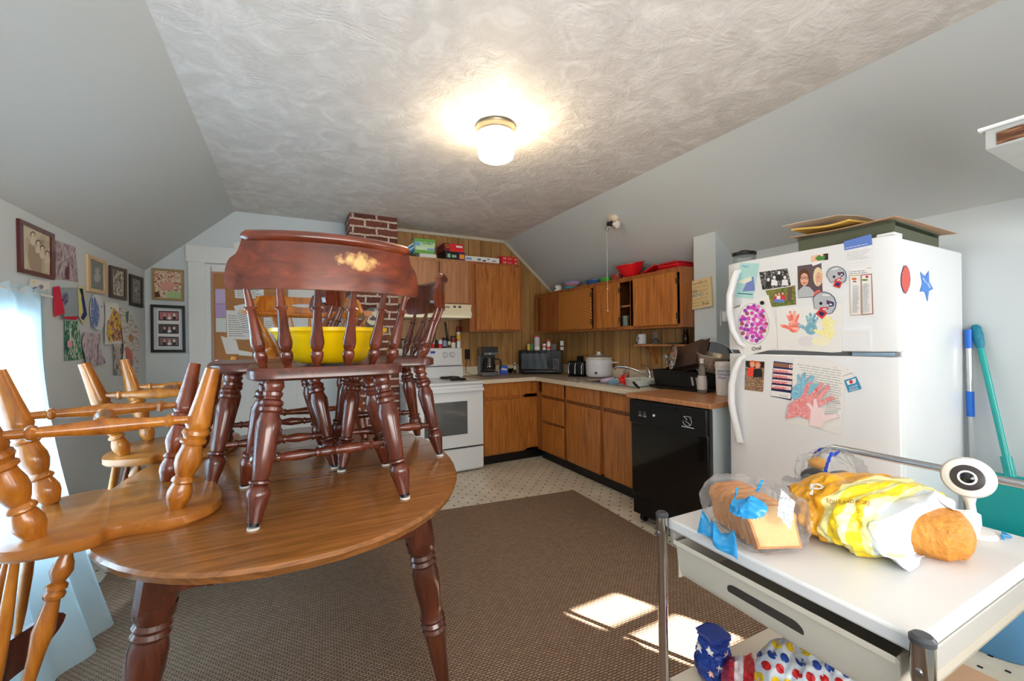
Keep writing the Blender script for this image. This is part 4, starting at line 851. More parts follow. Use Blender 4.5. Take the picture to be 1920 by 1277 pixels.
F = Flat(gp(), NX).poly([(1398, 676), (1434, 678), (1431, 735), (1396, 731)], scribble('leaf_litter_photo', (.45, .33, .25), [(.75, .62, .50), (.30, .20, .15)], 70, amt=.5)).poly([(1399, 677), (1433, 679), (1433, 690), (1399, 688)], DKP)
people(F, [(1411, 683, SKIN, mat('orange_hat', (.88, .40, .2), .7), mat('orange_jacket', (.90, .27, .18), .7)), (1421, 685, SKIN, mat('orange_hat', (.88, .40, .2), .7), DKP)], 5)
F.make('photograph', 'photo of two people in orange among fallen leaves on the lower door', 'photo')
F = Flat(gp(), NX).poly([(1451, 677), (1491, 682), (1484, 751), (1445, 743)], NAVY).poly([(1452, 679), (1489, 684), (1488, 691), (1451, 687)], mat('stadium_print', (.55, .38, .30), .6))
q = [(1450, 689), (1488, 693), (1484, 735), (1447, 730)]
for i in range(4):
    a, c = i/4+.03, (i+1)/4-.05; L_ = lambda u, v: (q[0][0]+(q[1][0]-q[0][0])*u+(q[3][0]-q[0][0])*v, q[0][1]+(q[1][1]-q[0][1])*u+(q[3][1]-q[0][1])*v)
    F.poly([L_(.02, a), L_(.98, a), L_(.98, c), L_(.02, c)], mat('print_pale_pink', (.93, .82, .82), .6)).lines([L_(.05, a+.02), L_(.95, a+.02), L_(.95, c), L_(.05, c)], 4, REDP, th=.7)
F.poly([(1447, 732), (1484, 737), (1483.5, 748), (1446, 742)], WHP).lines([(1462, 737), (1481, 740), (1480, 746), (1462, 743)], 3, GREYINK).poly(ell(1484, 687, 3.5, 3.5, 12), WHP).poly(ell(1484, 687, 1.6, 2.2, 10), REDP)
F.make('schedule_card', 'red, white and navy sports schedule magnet on the lower door', 'magnet')
F = Flat(gp(.001), NX).poly([(1487, 672), (1528, 674), (1560, 678), (1588, 688), (1583, 730), (1580, 800), (1576, 815), (1540, 805), (1474, 791), (1485, 745)], PAPER).lines([(1490, 676), (1583, 690), (1580, 760), (1545, 752)], 15, GREYINK, jitter=.15, th=.18).lines([(1550, 750), (1580, 752), (1578, 786), (1550, 780)], 8, GREYINK, th=.2)
CB = scribble('crayon_blue', (.47, .72, .83), [(.60, .80, .88), (.40, .65, .78)], 40); CR = scribble('crayon_red', (.90, .55, .56), [(.94, .70, .70), (.85, .42, .44)], 45, (1, 1, 1)); CP = mat('crayon_pale_pink', (.95, .86, .87), .8)
F.poly([(1484, 744), (1487, 728), (1499, 717), (1496, 703), (1500, 701), (1504, 716), (1506, 701), (1512, 699), (1512, 717), (1520, 707), (1526, 702), (1528, 708), (1520, 722), (1535, 718), (1538, 721), (1524, 735), (1520, 750), (1500, 755)], CB)
F.poly([(1475, 786), (1480, 760), (1490, 752), (1505, 742), (1512, 722), (1520, 713), (1522, 716), (1514, 742), (1525, 735), (1541, 716), (1546, 719), (1532, 744), (1554, 721), (1559, 726), (1538, 752), (1562, 742), (1568, 746), (1540, 762), (1522, 768), (1523, 788), (1500, 780)], CR)
F.poly([(1519, 797), (1522, 770), (1514, 756), (1520, 755), (1527, 764), (1527, 748), (1532, 748), (1536, 765), (1545, 764), (1548, 778), (1570, 776), (1572, 782), (1548, 789), (1540, 802)], CP)
F.make('traced_hands_drawing', 'crayon drawing of overlapping blue and red traced hands with writing on the lower door', 'drawing')
F = Flat(gp(.002), NX).poly([(1577, 700), (1597, 691), (1602, 708), (1583, 714)], WHP).lines([(1579, 701), (1597, 694), (1600, 701), (1582, 707)], 2, INK, th=.25).poly([(1583, 713), (1606, 706), (1616, 729), (1591, 736)], mat('print_cyan', (.20, .55, .72), .6)).poly([(1587, 715), (1605, 709), (1605, 718), (1590, 722)], WHP).poly(ell(1596, 716, 3.5, 3.5, 12), REDP)
F.text('COUNTER', (1593, 729), (1609, 724), 3.5, WHP).text('PIZZA', (1594, 734), (1610, 729), 3.5, WHP)
F.make('pizza_magnet', 'blue and white takeout magnet right of the traced hands drawing', 'magnet')
# magnets on the side of the refrigerator
sp_ = PY(G0+.0035); F = Flat(PY(G0-.0008), (0, -1, 0))
fb = [(1698, 497), (1693, 502), (1690, 512), (1688.5, 524), (1689.5, 536), (1693, 546), (1697.5, 551), (1701, 546), (1705, 536), (1706.5, 524), (1705, 511), (1702, 502)]
F.poly(fb, mat('ball_outline', (.30, .22, .24), .5), th=.001); F.h += .001; F.poly([(1697.8+(x-1697.8)*.9, 524+(y-524)*.95) for x, y in fb], mat('ball_red', (.80, .33, .30), .45))
F.text('PATRIOTS', (1695, 538), (1694.5, 510), 4, WHP, font_shear=.2).text('XLII', (1701, 531), (1701, 519), 4, WHP)
F.make('football_magnet', 'red-brown football shaped magnet on the side of the refrigerator', 'magnet')
F = Flat(sp_, (0, -1, 0)); F.poly([(1725, 510), (1734, 519), (1740.5, 508), (1741.5, 528), (1749, 542), (1741, 546), (1738.5, 565), (1733.5, 547), (1724.5, 547), (1729, 531)], mat('star_blue', (.25, .50, .82), .4), th=.0012); F.h += .001
F.text('Minute', (1728.5, 523), (1735, 531), 3, WHP).text('Clinic', (1736, 531), (1742, 541), 4, WHP)
F.make('star_magnet', 'blue five-pointed star magnet with white lettering on the refrigerator side', 'magnet')
# ------------------------------------------------------------------ things on top of the refrigerator
bx = thing('document_box', 'dark olive box lying open-sided on the refrigerator top, under cardboard', 'box', (2.50, .985, 1.7005), math.radians(2))
OLV = mat('olive_board', (.32, .34, .27), .6, var=.1)
fin('box_tray', B().box((-.26, -.185, 0), (.26, .185, .006)).box((-.26, -.185, .006), (-.254, .185, .060)).box((.254, -.185, .006), (.26, .185, .060)).box((-.254, -.185, .006), (.254, -.179, .045)).box((-.254, .179, .006), (.254, .185, .060)), OLV, bx)
fin('box_lid', B().box((-.265, -.19, .0605), (.265, .19, .066)), OLV, bx)
fin('box_contents', B().box((-.2, -.15, .007), (.2, .15, .04)), DKP, bx)
def sheet(name, label, cat, pts, z, m, amp=.01, th=.002, seed=1):
    """a bent sheet: pts = 4 corners (x, y)"""
    b = B(); n = 10; top = []
    for j in range(n+1):
        for i in range(n+1):
            u, v = i/n, j/n; x = (pts[0][0]*(1-u)+pts[1][0]*u)*(1-v)+(pts[3][0]*(1-u)+pts[2][0]*u)*v; y = (pts[0][1]*(1-u)+pts[1][1]*u)*(1-v)+(pts[3][1]*(1-u)+pts[2][1]*u)*v
            top.append((x, y, z+amp*(.5+.5*math.sin(u*3+seed)*math.cos(v*4+seed))))
    N = (n+1)**2; vs = top+[(x, y, q-th) for x, y, q in top]; fs = []
    for j in range(n):
        for i in range(n): a = j*(n+1)+i; fs += [(a, a+1, a+n+2, a+n+1), (N+a, N+a+n+1, N+a+n+2, N+a+1)]
    rim = [i for i in range(n+1)]+[j*(n+1)+n for j in range(1, n+1)]+[n*(n+1)+i for i in range(n-1, -1, -1)]+[j*(n+1) for j in range(n-1, 0, -1)]
    for a, c in zip(rim, rim[1:]+rim[:1]): fs.append((a, N+a, N+c, c))
    return one(name, b.add(vs, fs), m, label, cat)
sheet('cardboard_sheet', 'brown cardboard sheet lying across the dark box on the refrigerator', 'cardboard', [(2.22, .78), (2.86, .77), (2.80, 1.17), (2.20, 1.18)], 1.7705, mat('brown_cardboard', (.76, .62, .50), .8), .012)
sheet('manila_envelope', 'mustard yellow envelope on top of the cardboard on the refrigerator', 'envelope', [(2.19, .93), (2.55, .90), (2.60, 1.14), (2.19, 1.17)], 1.794, mat('mustard_paper', (.83, .68, .32), .7), .022, .008, 2)
sheet('crumpled_paper', 'pale crumpled paper sheet on the yellow envelope, topmost on the refrigerator', 'paper', [(2.21, .98), (2.52, .95), (2.58, 1.12), (2.18, 1.21)], 1.826, mat('pale_kraft_paper', (.83, .77, .70), .8), .022, .002, 3)
p = PX(2.55)(1386, 490)
jr = thing('glass_jar', 'round glass jar with a black lid at the rear left of the refrigerator top', 'jar', (2.285, 1.475, 1.7005))
fin('jar_body', B().lathe((0, 0, 0), (0, 0, .045), [(0, .05), (.1, .056), (.8, .058), (1, .056)], 24), m_film('jar_glass', (.8, .85, .85), .18, .05), jr)
fin('jar_lid', B().lathe((0, 0, .0455), (0, 0, .075), [(0, .058), (.1, .062), (.6, .062), (.7, .03), (1, .026)], 24), BLACKM, jr)
# ------------------------------------------------------------------ sign, outlet, cord on the chase
pc = PX(2.774); F = Flat(pc, NX)
F.poly([(1297, 528), (1335, 518.5), (1338, 574), (1300, 581)], mat('cream_wood_sign', (.88, .80, .62), .6), th=.016); F.h = .0175
GR_, GD, BRN, TL = mat('sign_green', (.35, .55, .40), .7), mat('sign_gold', (.72, .60, .32), .7), mat('sign_brown', (.35, .20, .12), .7), mat('sign_grey_blue', (.55, .62, .62), .7)
F.text('You', (1299.5, 537), (1308.5, 534.5), 6, GR_, font_shear=.3).text('will', (1310, 534), (1319, 531.5), 5.5, mat('sign_rose', (.62, .42, .38), .7)).text('keep', (1320, 531), (1329, 528.5), 5, GD)
F.text('in perfect PEACE', (1300, 543.5), (1331, 537), 5.5, mat('sign_tan', (.80, .66, .45), .7)).text('Him', (1300, 551), (1311.5, 548), 6, BRN, font_shear=.3).text('whose', (1313, 547.5), (1330, 543.5), 4, GD)
F.text('MIND', (1300.5, 559), (1323, 553.5), 7, TL).text('is', (1326, 553), (1331, 552), 5, GD).text('steadfast', (1301, 565.5), (1331, 558.5), 5, mat('sign_tan', (.80, .66, .45), .7)).text('because he', (1302, 571), (1331, 564.5), 4, GD)
F.text('trusts in', (1302, 577), (1319, 573.5), 4.5, GD).text('You', (1321, 573), (1333, 570), 6, BRN, font_shear=.3)
F.make('verse_sign', 'cream wooden plaque with verse beginning You will keep, hung on the wall chase', 'sign')
wp = Vector((2.84, 2.009, 1.42))
ol = thing('wall_outlet', 'white double outlet with plugged adapter on the chase beside the refrigerator', 'outlet')
fin('cover_plate', B().box((2.815, 2.003, 1.37), (2.885, 2.0095, 1.49)), APPL, ol, bevel=.002)
fin('plug_adapter', B().box((2.825, 1.965, 1.40), (2.875, 2.0025, 1.475)), APPL, ol, bevel=.006)
cpts = [Vector((2.85, 1.955, 1.44)), Vector((2.852, 1.94, 1.38)), Vector((2.85, 1.95, 1.2)), Vector((2.855, 1.96, 1.05)), Vector((2.85, 1.97, .93))]
one('power_cord', B().tube(cpts, .004, 8), BLACKM, 'black power cord hanging from the adapter behind the dish rack', 'cord')
# ------------------------------------------------------------------ ceiling lamp
LX, LY = 1.03, 2.11
lp = thing('ceiling_lamp', 'round flush ceiling lamp with glowing white glass drum and brass ring', 'lamp', (LX, LY, ZC))
fin('lamp_ring', B().lathe((0, 0, -.0005), (0, 0, -.048), [(0, .108), (.2, .112), (.5, .106), (.75, .108), (1, .104)], 40), mat('brushed_nickel', (.72, .66, .56), .25, metal=1), lp)
fin('glass_shade', B().lathe((0, 0, -.0485), (0, 0, -.19), [(0, .099), (.05, .102), (.75, .102), (.9, .095), (.97, .08), (1, .05)], 40), mat('glowing_glass', (1, .90, .74), .3, emit=25), lp)
# bare bulb fixture on the right slope
fx_ = thing('bulb_fixture', 'old porcelain fixture with bare bulb and pull string on the sloped ceiling', 'lamp')
nrm = Vector((-(ZC-ZK), 0, -(XR-XS))).normalized(); c0 = Vector((2.475, 2.765, ZK+(XR-2.475)*.8603)); c1 = c0+nrm*.001
fin('porcelain_base', B().lathe(c1, c1+nrm*.035, [(0, .055), (.3, .055), (.7, .045), (1, .03)], 24), mat('old_porcelain', (.82, .76, .68), .35), fx_)
k0 = c1+nrm*.05+Vector((-.01, .03, -.005)); k1 = k0+Vector((.02, -.05, -.012)); k2 = k1+Vector((.022, -.055, -.02))
fin('socket', B().cyl(k0, k1, .018).cyl(c1+nrm*.03, (k0+k1)/2, .010), BLACKM, fx_)
fin('bulb', B().lathe(k1, k2, [(0, .015), (.2, .018), (.5, .031), (.75, .034), (.93, .022), (1, .005)], 20), mat('frosted_bulb', (.93, .90, .88), .3), fx_)
fin('loose_wires', B().tube([k0, k0+Vector((-.02, .01, -.05)), k0+Vector((0, .0, -.07)), k0+Vector((.01, 0, -.04))], .002, 6), BLACKM, fx_)
st_ = k0+Vector((-.01, 0, -.03)); st2 = Vector((st_.x, st_.y, 1.53))
fin('pull_string', B().cyl(st_, st2, .0015, n=6).ball(Vector((st_.x, st_.y, 1.72)), .006).ball(st2, .007), mat('string_white', (.88, .86, .82), .6), fx_)
# chipped painted board shelf at the near right
shl = thing('corner_board', 'thick white painted shelf board with chipped brown edge, upper right', 'shelf')
fin('board', B().box((1.50, YR+.002, 1.728), (XR-.003, .355, 1.776)), mat('chipped_white_paint', (.62, .63, .62), .6, var=.12, vscale=25), shl, bevel=.002)
fin('top_cap', B().box((1.49, YR+.002, 1.7762), (XR-.003, .364, 1.782)), WHITE, shl)
b = B(); rnd = random.Random(5); up, dnn = [], []
for i in range(13):
    y = .335-i*.035; up.append((1.4992, y, 1.762+rnd.uniform(-.008, .006))); dnn.append((1.4992, y, 1.7305+rnd.uniform(0, .004)))
b.prism(up+dnn[::-1], (-.0006, 0, 0)); fin('chipped_patch', b, wood('bare_brown_wood', (.16, .08, .03), (.34, .18, .07), (.58, .44, .33), (60, 12, 60), .7, 0), shl)

# ------------------------------------------------------------------ kitchen cart
CT = .80
ca = thing('kitchen_cart', 'white-topped metal kitchen cart with a beige drawer and chrome posts, near right', 'cart', (.857, .275, 0), math.radians(-1.5))
CW, CD = .68, .525
fin('cart_top', B().box((.012, .006, CT-.030), (CW-.012, CD-.006, CT)), mat('white_laminate', (.84, .84, .84), .35), ca, bevel=.006)
BEI = mat('beige_plastic', (.80, .77, .71), .45)
for ra in (.008, CD-.02): fin('frame_rail', B().box((.02, ra, CT-.075), (CW-.02, ra+.012, CT-.034)), mat('grey_enamel_rail', (.70, .69, .67), .4), ca, bevel=.002)
tr = B(); pr = [(.010, CT-.048), (.003, CT-.043), (.003, CT-.055), (.014, CT-.062), (.022, CT-.128), (.030, CT-.142), (.045, CT-.147)]
n0 = len(pr); vs = []
for y in (.035, CD-.035):
    for x, z in pr+[(.047, CT-.142), (.034, CT-.137), (.027, CT-.125), (.019, CT-.058)]: vs.append((x, y, z))
m_ = len(vs)//2; tr.add(vs, [(i, (i+1) % m_, m_+(i+1) % m_, m_+i) for i in range(m_)]+[tuple(range(m_)), tuple(range(2*m_-1, m_-1, -1))])
tr.box((.045, .035, CT-.147), (CW-.05, CD-.035, CT-.143)).box((.02, .035, CT-.146), (CW-.05, .039, CT-.05)).box((.02, CD-.039, CT-.146), (CW-.05, CD-.035, CT-.05)).box((CW-.054, .039, CT-.146), (CW-.05, CD-.039, CT-.05))
dwr = fin('drawer', tr, BEI, ca)
sl_ = B(); pts = []
for a in range(-90, 91, 15): pts.append((.265+.0+.072+.024*math.cos(math.radians(a)), CT-.098+.027*math.sin(math.radians(a))))
for a in range(90, 271, 15): pts.append((.265-.072+.024*math.cos(math.radians(a)), CT-.098+.027*math.sin(math.radians(a))))
sl_.prism([(.0165-(CT-.062-z)*-.12-.0012, y, z) for y, z in pts], (-.0008, 0, 0)); fin('handle_slot', sl_, DARK, dwr)
fin('slot_liner', B().prism([(.0165+(CT-.062-z)*.12-.0022, .265+(y-.265)*.86, CT-.098+(z-CT+.098)*.6-.003) for y, z in pts], (-.0004, 0, 0)), mat('slot_grey', (.24, .22, .21), .5), dwr)
for x, y in ((0, 0), (0, CD), (CW, 0), (CW, CD)):
    po = fin('post', B().lathe((x, y, .05), (x, y, CT+.006), [(0, .0125), (.90, .0125), (.93, .0155), (1, .0155)], 20), CHROME, ca)
    fin('post_cap', B().lathe((x, y, CT+.004), (x, y, CT+.016), [(0, .0165), (.6, .0165), (1, .012)], 20), mat('dark_grey_cap', (.25, .26, .28), .35), po)
    fin('post_screw', B().cyl((x-.0120, y, CT-.038), (x-.0185, y, CT-.038), .006, n=10), STEEL, po)
    fin('caster', B().cyl((x-.01, y, .025), (x+.01, y, .025), .024).cyl((x, y, .03), (x, y, .055), .009), BLACKM, po)
fin('lower_shelf', B().box((.012, .006, .35), (CW-.012, CD-.006, .372)), BEI, ca, bevel=.003)
fin('bottom_shelf', B().box((.012, .006, .12), (CW-.012, CD-.006, .142)), BEI, ca, bevel=.003)
hx = CW+.02
hb = [(CW, CD, CT-.02), (hx, CD-.0, CT+.05), (hx+.01, CD-.02, CT+.09), (hx+.015, CD-.06, CT+.112), (hx+.015, .25, CT+.112), (hx+.015, .06, CT+.112), (hx+.01, .02, CT+.09), (hx, 0, CT+.05), (CW, 0, CT-.02)]
fin('push_handle', B().tube(hb, .0105, 12), mat('silver_paint_tube', (.66, .67, .69), .3, metal=.8), ca)
# ------------------------------------------------------------------ bags on the cart
from mathutils import noise as mnoise
def bagmesh(L, Wd, Ht, prof, folds=7, amp=.12, seed=0, nu=46, nv=64, freq=9):
    """closed sack along +y; prof: (u, scale)"""
    b = B(); vs = []
    for i in range(nu+1):
        u = i/nu; k = interp(prof, u)
        for j in range(nv):
            a = 2*math.pi*j/nv; c_, s_ = math.cos(a), math.sin(a); x = Wd*k*math.copysign(abs(c_)**.8, c_); z = Ht*k*math.copysign(abs(s_)**.8, s_)
            d = 1+amp*(mnoise.noise(Vector((c_*2+seed, s_*2, u*freq)))+.6*math.sin(folds*a+3*math.sin(u*5+seed))*.25+.8*mnoise.noise(Vector((c_*5, s_*5+seed, u*freq*2.2))))
            vs.append((x*d, (u-.5)*L, max(-Ht*.86, z*d)))
    fs = [(i*nv+j, i*nv+(j+1) % nv, (i+1)*nv+(j+1) % nv, (i+1)*nv+j) for i in range(nu) for j in range(nv)]
    fs += [tuple(range(nv-1, -1, -1)), tuple(range(nu*nv, (nu+1)*nv))]; b.soft = 1
    return b.add(vs, fs)
def band_mat(name, stops, axis=1, L=.3, nz=.25, rough=.28, nscale=6):
    m, t, b = nt(name); tc = t.nodes.new('ShaderNodeTexCoord'); sp = t.nodes.new('ShaderNodeSeparateXYZ'); t.links.new(tc.outputs['Object'], sp.inputs[0])
    n = t.nodes.new('ShaderNodeTexNoise'); n.inputs['Scale'].default_value = nscale; n.inputs['Detail'].default_value = 1; t.links.new(tc.outputs['Object'], n.inputs['Vector'])
    a = t.nodes.new('ShaderNodeMath'); a.operation = 'MULTIPLY_ADD'; a.inputs[1].default_value = 1/L; a.inputs[2].default_value = .5-nz/2; t.links.new(sp.outputs[axis], a.inputs[0])
    c = t.nodes.new('ShaderNodeMath'); c.operation = 'MULTIPLY_ADD'; c.inputs[1].default_value = nz; t.links.new(n.outputs[0], c.inputs[0]); t.links.new(a.outputs[0], c.inputs[2])
    r = ramp(t, c.outputs[0], [(p, lin(q)) for p, q in stops]); r.color_ramp.interpolation = 'CONSTANT'; t.links.new(r.outputs[0], b.inputs['Base Color'])
    n2 = t.nodes.new('ShaderNodeTexNoise'); n2.inputs['Scale'].default_value = 22; n2.inputs['Detail'].default_value = 4; n2.inputs['Distortion'].default_value = 1.2; t.links.new(tc.outputs['Object'], n2.inputs['Vector'])
    bp = t.nodes.new('ShaderNodeBump'); bp.inputs['Strength'].default_value = .7; bp.inputs['Distance'].default_value = .02; t.links.new(n2.outputs[0], bp.inputs['Height']); t.links.new(bp.outputs[0], b.inputs['Normal'])
    b.inputs['Roughness'].default_value = rough; b.inputs['Coat Weight'].default_value = .3; MC[name] = m; return m
OG, YL, PL, WT = (.90, .64, .07), (.94, .82, .10), (.93, .91, .62), (.87, .90, .93)
YB_ = band_mat('yellow_striped_film', [(0, OG), (.60, PL), (.67, YL), (.76, PL), (.81, YL), (.87, PL), (.92, WT), (1, WT)], L=-.27, nz=.22)
by = thing('yellow_bread_bag', 'yellow and white striped plastic bag with a golden loaf poking out, on the cart', 'bag', (1.205, .505, CT+.066), math.radians(-12))
sack = bagmesh(.235, .16, .075, [(0, .80), (.03, .90), (.15, .98), (.4, 1.02), (.65, .95), (.85, .72), (.96, .4), (1, .12)], amp=.16, seed=3)
sk_ = fin('sack', sack, YB_, by)
fl = B(); vs = []; nn = 44
for i in range(nn):
    a = 2*math.pi*i/nn; c_, s_ = math.cos(a), math.sin(a)
    for q in range(5):
        g = q/4; rr = 1+.10*g+.10*g*math.sin(a*5+1)+.05*math.sin(a*11)*g; vs.append((.125*c_*rr, -.108-.030*g-.018*g*math.sin(a*3+2), max(-.063, .063*s_*rr+.010*g*math.sin(a*7))))
fs = [(i*5+q, i*5+q+1, ((i+1) % nn)*5+q+1, ((i+1) % nn)*5+q) for i in range(nn) for q in range(4)]
fl.add(vs, fs); o = fin('open_mouth', fl, mat('white_film', (.86, .89, .92), .25, coat=.3), by); md = o.modifiers.new('s', 'SOLIDIFY'); md.thickness = .0008
LOAF = mat('golden_crust', (.80, .53, .21), .5, bump=.6, bscale=110, var=.38, vscale=45)
lf = bagmesh(.15, .085, .052, [(0, .15), (.04, .5), (.12, .8), (.3, 1), (.7, 1), (1, .7)], amp=.05, seed=8)
l2 = one('golden_loaf', lf, LOAF, 'golden loaf end sticking out of the yellow striped bag', 'bread'); l2.location = (1.262, .395, CT+.0440); l2.rotation_euler = (0, 0, math.radians(20))
def surf_text(txt, par, org, ux, uy, hgt, wid, m, name='printed_lettering'):
    vs, fs = text_mesh(txt); xs = [v[0] for v in vs]; x0, x1 = min(xs), max(xs); h = max(v[1] for v in vs); dg = bpy.context.evaluated_depsgraph_get(); out = []
    from mathutils.bvhtree import BVHTree
    bv = BVHTree.FromPolygons([v.co for v in par.data.vertices], [tuple(p.vertices) for p in par.data.polygons]); ux, uy = Vector(ux).normalized(), Vector(uy).normalized(); n = ux.cross(uy).normalized()
    for x, y in vs:
        p = Vector(org)+ux*((x-x0)/(x1-x0)*wid)+uy*(y/h*hgt); hit = bv.ray_cast(p+n*.2, -n); out.append((hit[0] if hit[0] else p)+n*.004)
    return fin(name, B().add(out, fs), m, par, smooth=False)
surf_text('P', sk_, (-.115, .022, .014), (.4, -.6, 0), (.573, .383, .72), .034, .028, WHP)
surf_text('ROLLS AND MORE', sk_, (-.112, -.022, .0), (.4, -.6, .06), (.573, .383, .72), .010, .075, mat('brown_lettering', (.60, .36, .15), .5))
# loaf in a clear bag
cb_ = thing('clear_bread_bag', 'clear plastic bread bag with blue print, left on the white cart top', 'bag', (.985, .630, CT+.060), math.radians(-20))
b = bagmesh(.235, .088, .068, [(0, .5), (.05, .82), (.15, .98), (.6, 1.02), (.85, .9), (.95, .6), (1, .3)], amp=.14, seed=5)
sk2 = fin('clear_sack', b, m_film('clear_film', (.93, .95, .97), .07, .08), cb_)
def patch(par, poly, m, name, lift=.0012, n=(0, 0, 1), o=(0, 0, 0)):
    """a printed patch laid over the sack's surface; poly in the local plane"""
    from mathutils.bvhtree import BVHTree
    bv = BVHTree.FromPolygons([v.co for v in par.data.vertices], [tuple(p.vertices) for p in par.data.polygons]); n = Vector(n).normalized(); u, w = ortho(n); bm_ = bmesh.new()
    xs = [p[0] for p in poly]; ys = [p[1] for p in poly]; N = 22; vs = []; idx = {}
    def inside(x, y):
        c = False; k = len(poly)
        for i in range(k):
            (x1, y1), (x2, y2) = poly[i], poly[(i+1) % k]
            if (y1 > y) != (y2 > y) and x < (x2-x1)*(y-y1)/(y2-y1)+x1: c = not c
        return c
    dx, dy = (max(xs)-min(xs))/N, (max(ys)-min(ys))/N; fs = []
    def vid(i, j):
        if (i, j) not in idx:
            p = Vector(o)+u*(min(xs)+dx*i)+w*(min(ys)+dy*j); h = bv.ray_cast(p+n*.3, -n); idx[i, j] = len(vs) if h[0] else -1
            if h[0]: vs.append(h[0]+h[1]*0+n*lift)
        return idx[i, j]
    for i in range(N):
        for j in range(N):
            if inside(min(xs)+dx*(i+.5), min(ys)+dy*(j+.5)):
                q = [vid(i, j), vid(i+1, j), vid(i+1, j+1), vid(i, j+1)]
                if min(q) >= 0: fs.append(tuple(q))
    return fin(name, B().add(vs, fs), m, par)
BLF = mat('blue_print_film', (.15, .58, .83), .3, coat=.2)
VD = (-.45, -.55, .70)
patch(sk2, ell(.0, .045, .038, .026), BLF, 'blue_label', n=VD)
patch(sk2, [(-.09, .0), (-.065, -.03), (-.055, .05), (-.08, .06)], scribble('nutrition_print', (.88, .90, .92), [(.6, .62, .65), (.80, .82, .85)], 130, (1, 1, 1), .3, .45), 'printed_panel', n=VD)
for q in ((-.03, -.06, -.02, .0), (.02, -.01, .03, .05)): patch(sk2, [(q[0], q[1]), (q[0]+.006, q[1]), (q[2]+.006, q[3]), (q[2], q[3])], BLF, 'blue_stripe', n=VD)
b = B(); rnd = random.Random(2)
tail = []
for i in range(9):
    a = i/8; 
    for q in range(4): g = q/3; tail.append((-.10-.025*g+.008*math.sin(a*9+g), -.085+.13*a-.03*g, -.054+.03*(1-g)*(1+.4*math.sin(a*14))))
b.add(tail, [(i*4+q, i*4+q+1, (i+1)*4+q+1, (i+1)*4+q) for i in range(8) for q in range(3)])
o = fin('blue_tail', b, BLF, cb_); md = o.modifiers.new('s', 'SOLIDIFY'); md.thickness = .001
CRUST = mat('bread_crust', (.80, .53, .26), .6, bump=.3, bscale=60, var=.15, vscale=18); CRUMB = mat('bread_crumb', (.90, .74, .50), .8, bump=.4, bscale=120, var=.08)
for k in range(7):
    a = k-3; bb = B(); sl3 = []
    for (x, z) in [(-.05, -.045), (.05, -.045), (.054, .005), (.060, .02), (.052, .038), (.03, .046), (-.03, .046), (-.052, .038), (-.060, .02), (-.054, .005)]: sl3.append((x*.98, z))
    bb.m(0).prism([(x, -.009, z) for x, z in sl3], (0, .018, 0)); bb.m(1).prism([(x*.9, -.0095, z*.9) for x, z in sl3], (0, -.0006, 0)).prism([(x*.9, .0095, z*.9) for x, z in sl3], (0, .0006, 0))
    o = one('bread_slice', bb, [CRUST, CRUMB], 'golden bread slice leaning inside the clear bag', 'bread', 'bread slices in the clear bag', bevel=.003)
    M = Matrix.Rotation(math.radians(-20), 4, 'Z'); p = M @ Vector((.002*a, a*.026, 0)); o.location = (.985+p.x, .630+p.y, CT+.052); o.rotation_euler = (math.radians(-18+3*a), 0, math.radians(-20+a*2))
# bag of dark rolls
cb2 = thing('clear_roll_bag', 'clear plastic bag with blue print holding dark rolls, behind the yellow bag', 'bag', (1.44, .665, CT+.062), math.radians(75))
sk3 = fin('clear_sack', bagmesh(.19, .07, .068, [(0, .3), (.1, .8), (.3, 1), (.7, 1), (.9, .8), (1, .4)], amp=.2, seed=11), m_film('clear_film', (.93, .95, .97), .16, .08), cb2)
fin('twisted_neck', bagmesh(.07, .035, .03, [(0, 1), (.5, .5), (1, .9)], amp=.3, seed=4).__class__() if False else B().lathe((0, .08, -.022), (0, .15, -.026), [(0, .03), (.3, .016), (.6, .02), (1, .034)], 14), m_film('clear_film', (.93, .95, .97), .16, .08), cb2)
DB = mat('royal_blue_print', (.12, .25, .72), .35)
patch(sk3, [(-.02, -.06), (-.012, -.06), (-.012, .06), (-.02, .06)], DB, 'blue_stripe', n=(-.2, .5, .8)); patch(sk3, [(.02, -.05), (.035, -.05), (.03, .0), (.022, .0)], DB, 'blue_stripe', n=(-.2, .5, .8))
fin('blue_corner', B().prism([(-.02, .10, -.05), (.03, .10, -.05), (.02, .14, -.03), (-.02, .15, -.052)], (0, 0, .002)), DB, cb2)
rl = [((1.40, .69, .852), .036, DKP, 'dark'), ((1.445, .645, .850), .034, mat('slate_roll', (.42, .47, .52), .6, var=.1), 'slate grey'), ((1.44, .70, .886), .026, mat('orange_roll', (.88, .62, .18), .6, bump=.2), 'orange'), ((1.49, .655, .845), .030, mat('brown_roll', (.55, .38, .25), .6, bump=.2), 'brown')]
for c_, r_, m, nm in rl:
    one('bread_roll', B().ball((0, 0, 0), r_, 16, .75), m, f'{nm} coloured roll inside the clear bag at the back of the cart', 'roll', 'rolls in the clear bag').location = c_
